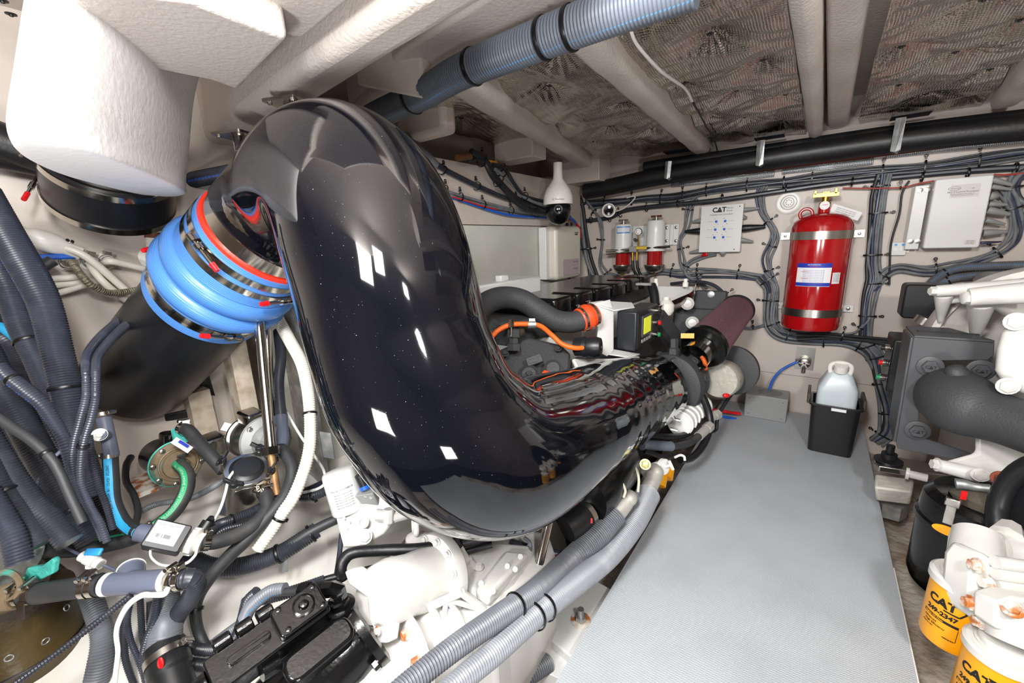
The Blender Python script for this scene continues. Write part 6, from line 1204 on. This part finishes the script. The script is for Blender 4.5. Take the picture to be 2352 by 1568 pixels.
for s_, sz, xx, yy in (('Glendinning', .0052, -.13, .35), ('EEC-3 Control Processor', .0085, .03, .30), ('Glendinning Marine Products, Inc.', .0052, .03, .27), ('740 Century Circle Conway SC 29526', .004, .03, .25), ('CE', .006, .19, .34)): text(s_, sz, Tx @ Matrix.Translation((W3*xx, H3*yy, .001)), INK, l, .0001)
l = MB().prism(Tx @ Matrix.Translation((W3*.33, -H3*.42, .0002)), rr(W3*.20, H3*.06, .001), 0, .0006).build('serial_label', mat('label_grey', 'cfc9c6', .5), t)
for y_ in (.006, 0, -.006): text('S/N 10532', .005, Tx @ Matrix.Translation((W3*.33, -H3*.42+y_, .001)), INK, l, .0001)
for k, (a, c, r_) in enumerate((((2280, 412), (2325, 425), .011), ((2278, 428), (2322, 435), .009), ((2275, 450), (2292, 450), .016), ((2272, 468), (2312, 470), .010), ((2268, 482), (2318, 492), .014), ((2264, 505), (2308, 515), .010), ((2258, 535), (2312, 532), .014), ((2252, 558), (2300, 555), .006))):
    boot('%s grey cable boot on the right side of the processor box' % ('topmost', 'second', 'square black-tipped', 'fourth', 'fat fifth', 'sixth', 'seventh', 'lowest thin')[k], a, c, r_, GRYP if k != 7 else CONB, .08)
# ---- small module, bracket, blue hose ----
t = thing('small_module', 'little white two-switch module beside the processor box', 'switch module', wb(2063, 585, 0)); T_ = TW(2063, 571, .002)
MB().prism(T_, rr(.052, .058, .003), 0, .02).build('case', WHTS, t, bev=.002); MB().prism(T_, rr(.075, .035, .003), 0, .008).build('rail_clip', SS, t)
for s_ in (-1, 1): MB().lathe(T_ @ Matrix.Translation((s_*.012, .018, .02)), [(.005, 0), (.005, .002)], 14).build('blue_dot', CYN, t); MB().prism(T_ @ Matrix.Translation((s_*.012, -.002, .02)), rr(.014, .014, .002), 0, .003).build('terminal', WHTP, t)
t = thing('outlet_bracket', 'steel plate with round water outlet below the extinguisher', 'bracket', wb(1849, 852, 0)); T_ = TW(1849, 823, .002)
MB().prism(T_, rr(.082, .12, .002), 0, .003).build('plate', SS, t); MB().lathe(T_ @ Matrix.Translation((0, -.018, 0)), [(.024, 0), (.027, .01), (.027, .03), (.022, .034), (.01, .036)], 28).build('outlet_cap', SS, t)
b = MB()
for k in range(3): b.box(T_ @ Matrix.Translation((0, -.018, .037)) @ Matrix.Rotation(k*math.pi/3, 4, 'Z'), .048, .005, .004)
b.build('cross_bars', CHR, t); MB().cyl(T_ @ V((0, -.05, .02)), T_ @ V((0, -.072, .02)), .009, seg=14).build('drain_nipple', SS, t)
hose('bright blue hose from the outlet bracket down behind the grey box', [wb(1832, 831, .03), wb(1815, 838, .04), wb(1792, 852, .06), wb(1774, 875, .07), wb(1764, 905, .08)], .013, BLUP, None, 'blue_hose', world=True)
t = thing('wall_screw', 'small steel screw head on the wall left of the outlet bracket', 'screw', wb(1737, 830, 0)); MB().lathe(TW(1737, 829, .001), [(.007, 0), (.005, .003)], 14).build('head', SS, t)
# ---- fuel filters ----
t = thing('filter_back_plate', 'white steel back plate behind the two fuel filters', 'plate', wb(1505, 565, 0)); c1, c2 = wb(1452, 520, .01), wb(1558, 562, .01)
MB().box(((c1.x+c2.x)/2, YB-.012, (c1.z+c2.z)/2), abs(c2.x-c1.x), .008, abs(c1.z-c2.z)).build('plate', WHTS, t); MB().box((wb(1543, 540, .02).x, YB-.02, (c1.z+c2.z)/2), .02, .02, abs(c1.z-c2.z)).build('rib', WHTS, t, bev=.004)
for a, c in ((1531, 523), (1553, 522), (1531, 553), (1552, 553)): MB().hexb(wb(a, c, .018), (0, -1, 0), .007, .004).build('bolt', SS, t)
def racor(px, yt, yb_, yd, lab, label):
    r = .051; q0 = wb(px, yd, .10); q = V((q0.x, YB-.10, 0)); zt = wb(px, yt, .10).z; zr = wb(px, yb_, .10).z; zd = q0.z; f = thing('fuel_filter', lab, 'fuel filter', (q.x, q.y, zd-.03))
    T_ = Fr((q.x, q.y, zr), (0, 0, 1), (1, 0, 0)); h = zt-zr
    MB().lathe(T_, [(r*.92, 0), (r, .004), (r, h*.5), (r*1.02, h*.5), (r*1.02, h*.53), (r, h*.53), (r, h-.012), (r*.9, h-.002), (r*.2, h)], 40).build('filter_body', WHTS, f)
    MB().lathe(T_, [(r*1.12, -.025), (r*1.12, .004), (r*.95, .006)], 40).build('collar', WHTS, f)
    T2_ = Fr((q.x, q.y, zd), (0, 0, 1), (1, 0, 0)); hb = zr-.025-zd
    MB().lathe(T2_, [(r*.86, 0), (r*.86, hb)], 40).build('red_bowl', GLR, f)
    pr = [(.003, -.048), (.008, -.046)]+[(r*1.12*math.sin(a), -.042*math.cos(a)) for a in [math.pi/2*k/8 for k in range(1, 9)]]+[(r*1.16, .002), (r*1.16, .006), (r*.9, .007)]
    MB().lathe(T2_, pr, 40).build('steel_bowl', SS, f); MB().lathe(T2_, [(.008, -.06), (.008, -.046)], 6).build('drain_plug', BRASS, f)
    MB().cyl(T_ @ V((0, 0, h)), T_ @ V((0, 0, h+.025)), .006, seg=12).build('stem', CHR, f); MB().cyl(T_ @ V((-.03, 0, h+.022)), T_ @ V((.03, 0, h+.022)), .006, seg=12).build('tee_handle', CHR if label else COPP, f)
    if label:
        l_ = T_.inverted().to_3x3() @ (CAM-V((q.x, q.y, zr))); a0 = math.atan2(l_.y, l_.x); wf = cylwarp(T_, r, a0, h*.76, .0008); b = MB(); n_ = 14; w5 = .085; hh = .040
        b.add([wf(V((-w5/2+w5*i/n_, j, 0))) for j in (-hh/2, hh/2) for i in range(n_+1)], [(i, i+1, n_+2+i, n_+1+i) for i in range(n_)]); lo_ = b.build('label', mat('label_blue', '4a86c4', .4), f)
        wf = cylwarp(T_, r, a0, h*.76, .0016); b = MB(); w5 = .075; hh = .026; b.add([wf(V((-w5/2+w5*i/n_, j, 0))) for j in (-hh/2, hh/2) for i in range(n_+1)], [(i, i+1, n_+2+i, n_+1+i) for i in range(n_)]); b.build('label_panel', PAPR, lo_)
        for k in range(3): text('FUEL FILTER WATER SEPARATOR', .0042, None, INKB, lo_, .0001, warp=cylwarp(T_, r, a0, h*.76+.008-k*.008, .0022))
racor(1430, 515, 570, 610, 'left white fuel filter with red bowl and blue label', True)
racor(1503, 506, 566, 610, 'right white fuel filter with red bowl, no label', False)
t = thing('filter_manifold', 'pipe manifold with yellow valve handle joining the fuel filters', 'manifold', wb(1465, 575, .1)); zz = wb(1465, 572, .14)
MB().cyl(wb(1392, 576, .15), wb(1540, 566, .15), .007, seg=14).build('upper_pipe', CHR, t); MB().cyl(wb(1392, 582, .15), wb(1450, 578, .15), .007, seg=14).build('lower_pipe', CHR, t)
MB().box(Matrix.Translation(wb(1455, 572, .16)), .045, .03, .035).build('valve_block', GRYP, t, bev=.004); MB().box(Matrix.Translation(wb(1473, 569, .185)), .062, .01, .018).build('valve_handle', mat('handle_yellow', 'c9a93a', .4), t, bev=.003)
MB().lathe(Fr(wb(1466, 532, .15), (0, -1, 0)), [(.021, -.012), (.022, 0), (.020, .003)], 28).build('gauge', SS, t); MB().lathe(Fr(wb(1466, 532, .1535), (0, -1, 0)), [(.0175, 0), (.0175, .001)], 28).build('gauge_face', PAPR, t); MB().ring(Fr(wb(1466, 532, .155), (0, -1, 0)), .012, .0012, 20, 4, a0=.5, a1=3.4).build('red_arc', REDC, t)
MB().cyl(wb(1466, 542, .15), wb(1466, 565, .15), .005, seg=10).build('gauge_stem', BRASS, t); MB().cyl(wb(1453, 578, .15), wb(1453, 598, .15), .007, seg=12).build('brass_tail', BRASS, t); MB().cyl(wb(1463, 578, .15), wb(1463, 598, .15), .007, seg=12).build('brass_tail', BRASS, t); MB().cyl(wb(1458, 550, .14), wb(1461, 552, .17), .010, seg=12).build('bleed_knob', BPL, t)
for k, (a, lab) in enumerate(((1453, 'left'), (1463, 'right'))): hose(lab+' black hose dropping from the fuel filter manifold', [wb(a, 598, .15), wb(a+2, 618, .15), wb(a+12, 636, .14), wb(a+26, 655, .16), wb(a+36, 672, .2)], .016, RUB, None, 'rubber_hose', world=True)
# ---- bullet camera ----
t = thing('bullet_camera', 'small white bullet camera pointing out from the back wall', 'camera', wb(1398, 500, .1)); cz = CAM+V((.2, 0, 0))-wb(1398, 483, .12); T_ = Fr(wb(1398, 483, .12), cz)
MB().lathe(T_, [(.020, -.10), (.036, -.09), (.040, -.02), (.042, .0), (.040, .004), (.034, .003), (.030, -.01)], 36).build('housing', WHTP, t); MB().lathe(T_, [(.029, -.008), (.027, .001), (.012, .002), (.008, -.004)], 32).build('lens', mat('lens_black', '08080a', .1), t)
loom('white camera cable looping right of the bullet camera', [(1412, 487), (1432, 480), (1450, 465), (1458, 452), (1440, 455)], 1, .0035, [WHTP], ties=0, name='white_cable', off=.03)
# ---- PTZ camera ----
t = thing('dome_camera', 'white bottle-shaped dome camera hanging with black ball lens', 'camera', P(1283, 517, 2.1)); dq = P(1282, 470, 2.1); T_ = Fr(dq, (0, 0, 1), (1, 0, 0)); s_ = 2.1/950
MB().lathe(T_, [(33*s_, 0), (34*s_, 3*s_), (33*s_, 18*s_), (28*s_, 32*s_), (18*s_, 46*s_), (11*s_, 56*s_), (10*s_, 75*s_), (10*s_, 90*s_)], 44).build('housing', WHTP, t)
MB().ell(Fr(dq-V((0, 0, 12*s_)), (0, 0, 1)), 29*s_, 29*s_, 33*s_, 32, 18).build('black_ball', mat('black_dome', '0a0a0c', .12), t)
lz = (CAM-dq); lz.z = -.0; lz.normalize(); MB().lathe(Fr(dq-V((0, 0, 12*s_))+lz*27*s_, lz), [(.022, -.006), (.022, .003), (.015, .004), (.013, 0), (.002, .003)], 28).build('lens', mat('lens_grey', '3a3a3e', .15), t)
l_ = T_.inverted().to_3x3() @ (CAM-dq); text('IC Realtime', .012, None, INK, t, .0001, warp=cylwarp(T_, 33.6*s_, math.atan2(l_.y, l_.x), 9*s_, .001))
# ---- header tank on the left wall ----
t = thing('coolant_tank', 'cream plastic coolant header tank in the back left corner', 'coolant tank', oX(1300, 640, XL+.1)); a = oX(1283, 515, XL+.10); XT = XL+.10
ya, yb2 = oX(1278, 580, XT).y, oX(1335, 580, XT).y; zt_, zb_ = oX(1300, 518, XT).z, oX(1305, 640, XT).z; yb2 = min(yb2, 2.55)
MB().prism(Fr((XT-.045, (ya+yb2)/2, (zt_+zb_)/2), (1, 0, 0), (0, 1, 0)), rr(yb2-ya, zt_-zb_, .03), -.045, .045).build('tank_body', CREAM, t, bev=.02, seg=4)
MB().prism(Fr((XT-.045, (ya+yb2)/2+.02, zb_+(zt_-zb_)*.22), (1, 0, 0), (0, 1, 0)), rr((yb2-ya)*.72, (zt_-zb_)*.36, .02), -.04, .0462).build('coolant_level', mat('pinkish_fluid', 'bfaeb4', .35), t, bev=.01)
MB().box((XL+.03, (ya+yb2)/2-.02, (zt_+zb_)/2), .05, yb2-ya+.03, (zt_-zb_)*.95).build('mount_plate', WHTS, t, bev=.004)
Tn = Fr((XT+.001, yb2-.065, zt_-.045), (1, 0, 0), (0, 1, 0)); text('CAT', .024, Tn, INK, t, .0002, bold=.0008)
for s2, z in (('COLD - MIN', .30), ('HOT - MAX', .52)): text(s2, .010, Fr((XT+.002, yb2-.08, zb_+(zt_-zb_)*z*.6), (1, 0, 0), (0, 1, 0)), INK, t, .0001)
MB().cyl((XT-.04, yb2-.08, zt_), (XT-.04, yb2-.08, zt_+.02), .022, seg=20).build('filler_cap', BPL, t)
hose('black drain hose under the coolant header tank', [V((XT-.03, yb2-.1, zb_)), V((XT-.03, yb2-.1, zb_-.04)), V((XT-.0, yb2-.12, zb_-.1))], .016, RUB, None, 'rubber_hose', world=True)
# ---- pipes on the left wall ----
lw = lambda a, c, off=0: oX(a, c, XL+off)
loom('black pipe clipped along the beige panel above the fuel tank', [(985, 362), (1024, 396), (1070, 418), (1120, 436), (1168, 453), (1225, 472), (1275, 486), (1310, 500)], 1, .0105, [CONBP], ties=4, plane=lw, name='black_pipe', off=.02)
loom('thicker black hose dropping from the ceiling valve along the left wall', [(1078, 357), (1107, 367), (1125, 388), (1145, 415), (1187, 460), (1225, 478), (1275, 492)], 2, .012, [LOOMB], ties=3, plane=lw, name='black_hoses', off=.07)
loom('black hose with clear sleeve beside the ceiling beam', [(1135, 384), (1158, 396), (1177, 422), (1206, 451), (1254, 468)], 2, .008, [LOOMB, LOOM], ties=2, plane=lw, name='black_hoses', off=.09)
loom('bright blue pipe along the top of the grey tank side', [(1015, 446), (1034, 451), (1072, 468), (1130, 484), (1187, 493), (1254, 500), (1290, 503)], 1, .0075, [BLUP], ties=0, plane=lw, name='blue_pipe', off=.02)
loom('grey loom strapped above the blue pipe on the left wall', [(1010, 428), (1049, 449), (1110, 470), (1187, 486), (1254, 494), (1300, 500)], 2, .007, [LOOM], ties=6, plane=lw, off=.03)
loom('thin red cable tucked beside the blue pipe', [(1040, 452), (1072, 463), (1100, 472), (1140, 480)], 1, .003, [REDC], ties=0, plane=lw, name='red_cable', off=.035)
loom('blue and red pipes bending down behind the dome camera', [(1300, 500), (1318, 508), (1330, 525), (1333, 545)], 2, .008, [BLUP, REDC], ties=0, plane=lw, name='coloured_pipes', off=.04)
t = thing('ceiling_valve', 'rusty brass valve with yellow handle above the left wall panel', 'valve', lw(1065, 362, .07)); MB().cyl(lw(1050, 362, .07), lw(1080, 358, .07), .014, seg=14).build('valve_body', mat('old_brass', '7d5a3c', .5, .6), t); MB().box(Fr(lw(1130, 371, .06), V((0, 0, 1)), lw(1144, 368, .06)-lw(1120, 374, .06)), .06, .012, .006).build('handle', YEL, t)
t = thing('corrugated_sleeve', 'grey split sleeve at the elbow right shoulder', 'sleeve', P(960, 345, 1.2)); MB().tube([lw(925, 314, .03), lw(965, 345, .03), lw(1001, 380, .03)], .018, 16, .004, .0008).build('sleeve', CONG, t)
struct(MB().box(Matrix.Translation((-1.2, 1.75, 2.06)), .22, .12, .16).build('trim_17', BEIGE, bev=.006))
struct(MB().box(Matrix.Translation((-1.2, 1.15, 2.05)), .25, .07, .14).build('trim_18', GRP, bev=.02))
struct(MB().box(Matrix.Translation((-1.2, 2.45, 2.02)), .25, .16, .16).build('trim_19', BEIGE, bev=.006))
# ================= THINGS ON THE WALKWAY =================
t = thing('grey_box', 'light grey steel box with round opening at walkway end', 'box', oZ(1755, 960, ZW))
f = [oZ(a, c, ZW) for a, c in ((1710, 957), (1805, 970))]; x0, x1 = f[0].x, f[1].x; yf = (f[0].y+f[1].y)/2; hb = oY(1808, 918, yf).z-ZW
x1 = oY(1808, 940, yf).x; x0 = oY(1710, 930, yf).x
MB().box(((x0+x1)/2, yf+.075, ZW+hb/2), x1-x0, .15, hb).build('case', GRYP, t, bev=.004); MB().lathe(Fr(((x0+x1)/2+.01, yf+.075, ZW+hb+.0005), (0, 0, 1)), [(.056, 0), (.052, .001), (.050, -.0005), (.045, .0005), (.002, .0005)], 36).build('round_recess', mat('recess_grey', '6f7070', .5), t)
for xx, z_ in ((x0+.02, .02), (x1-.02, .02), (x0+.02, hb-.02), (x1-.02, hb-.02)): MB().cyl((xx, yf, ZW+z_), (xx, yf-.001, ZW+z_), .002, seg=8).build('rivet', INK, t)
t = thing('black_tub', 'black plastic battery tub standing at walkway far end', 'tub', oZ(1905, 1040, ZW))
f0, f1 = oZ(1849, 1032, ZW), oZ(1957, 1056, ZW); yf = (f0.y+f1.y)/2; x0, x1 = f0.x+.005, f1.x; w5 = x1-x0; cx_ = (x0+x1)/2; hb = oY(1849, 925, yf).z-ZW; dp = .15
def rect(cx_, cy_, w_, d_, z): return [V((cx_+x, cy_+y, z)) for x, y in rr(w_, d_, .02)]
MB().loft([rect(cx_, yf+dp/2, w5*.96, dp*.94, ZW+.001), rect(cx_, yf+dp/2, w5*1.06, dp*1.06, ZW+hb), rect(cx_, yf+dp/2, w5*1.16, dp*1.2, ZW+hb), rect(cx_, yf+dp/2, w5*1.16, dp*1.2, ZW+hb+.006), rect(cx_, yf+dp/2, w5*1.0, dp*1.0, ZW+hb+.006), rect(cx_, yf+dp/2, w5*.92, dp*.9, ZW+.02)]).build('tub_wall', BPL, t)
for s_ in (-1, 1): MB().box((cx_+s_*(w5*.60), yf+dp/2+.03, ZW+hb+.012), .012, .14, .045).build('handle', mat('grey_brown_handle', '4a4642', .5), t, bev=.004)
MB().box((cx_+.01, yf-.002-dp*.1, ZW+hb-.004), .05, .004, .012).build('white_label', PAPR, t)
t = thing('plastic_jug', 'milky plastic jug with white cap sitting in the black tub', 'jug', (cx_, yf+dp/2, ZW+.02)); jh = oY(1925, 832, yf+dp/2).z-ZW
jy = yf+dp/2; secs = [(.84, .8, .022), (.86, .82, hb*.6), (.88, .84, hb+.05), (.86, .82, hb+.075), (.55, .5, jh-.045), (.30, .42, jh-.03), (.27, .36, jh-.02)]
MB().loft([rect(cx_, jy, w5*a, dp*c, ZW+z) for a, c, z in secs]).build('jug_body', MILK, t, bev=.003, ang=50)
MB().tube([V((cx_-.03, jy-.02, ZW+jh-.06)), V((cx_-.035, jy-.02, ZW+jh-.01)), V((cx_, jy-.02, ZW+jh+.005)), V((cx_+.035, jy-.02, ZW+jh-.01)), V((cx_+.03, jy-.02, ZW+jh-.06))], .009, 10).build('handle', WHTP, t)
MB().cyl((cx_, jy-.03, ZW+jh-.03), (cx_, jy-.04, ZW+jh+.0), .024, seg=22).build('cap', WHTP, t)
# ================= CEILING CONDUIT =================
cz = lambda a, c: oZ(a, c, 1.985)
t = thing('ceiling_conduit', 'long grey ribbed conduit slung under the ceiling from top edge to elbow', 'hose', cz(1250, 90))
cp = [cz(800, 300), cz(870, 262), cz(960, 222), cz(1050, 170), cz(1150, 128), cz(1250, 88), cz(1350, 50), cz(1470, 6), cz(1600, -40)]
MB().tube(cp, .036, 30, .0068, .0018).build('tube', CONL, t); c = [V(q) for q in catmull([tuple(p) for p in cp], 8)]
for px in (948, 1082, 1245, 1308):
    i = min(range(len(c)-1), key=lambda i: abs(CX+FPX*(c[i]-CAM).dot(RT)/dep(c[i])-px)); MB().ring(Fr(c[i], c[i+1]-c[i]), .037, .002, 32, 6, 2.6).build('cable_tie', TIE, t)
hose('thin white wire hanging across the foil insulation', [oZ(1410, 52, 2.05), oZ(1443, 60, 2.05), oZ(1465, 105, 2.04), oZ(1520, 165, 2.035), oZ(1572, 202, 2.05), oZ(1590, 232, 2.045)], .008, WHTP, None, 'white_wire', 'wire', world=True)
hose('dark wire with red splice hanging from foil insulation', [oZ(1590, 232, 2.045), oZ(1605, 258, 2.04), oZ(1622, 290, 2.035), oZ(1640, 320, 2.04), oZ(1652, 362, 2.03)], .007, LOOMB, None, 'dark_wire', 'wire', world=True)
# ================= GROUPS OF REPEATS =================
GR = {'cable_connector': 'cable connectors on the two wall boxes', 'foil_strip': 'foil strips under the lagged pipes', 'fuel_filter': 'white fuel filters with red bowls', 'hull_fitting': 'white flanges on the left hull side', 'white_hose': 'white hoses on the left hull side',
      'support_post': 'polished steel support posts', 'wiring_loom': 'wiring looms clipped to the walls', 'lagged_pipe': 'black lagged pipes along the back wall', 'conduit': 'slim conduits at the lower left', 'hose_end_fitting': 'silver hose end fittings', 'spring_clip': 'spring clips on the right stringer', 'dark_pipe': 'dark pipes along the left hull side'}
for o in list(bpy.data.objects):
    if 'category' not in o or 'group' in o: continue
    b = o.name.split('.')[0]
    if b in GR and not (b == 'fuel_filter' and 'red bowl' not in o['label']): o['group'] = GR[b]
    elif b == 'pipe_hanger': o['group'] = 'grey brackets holding the lagged pipes'
    elif b == 'oil_filter' and 'yellow' in o['label']: o['group'] = 'yellow spin-on filters'
    elif b == 'corrugated_hose' and 'two big grey' in o['label']: o['group'] = 'big grey ribbed hoses beside the walkway'
    elif b == 'corrugated_hose' and 'conduit at the right' in o['label']: o['group'] = 'big ribbed conduits at the right of the back wall'
    elif b == 'engine_control_panel': o['group'] = 'engine control boxes'
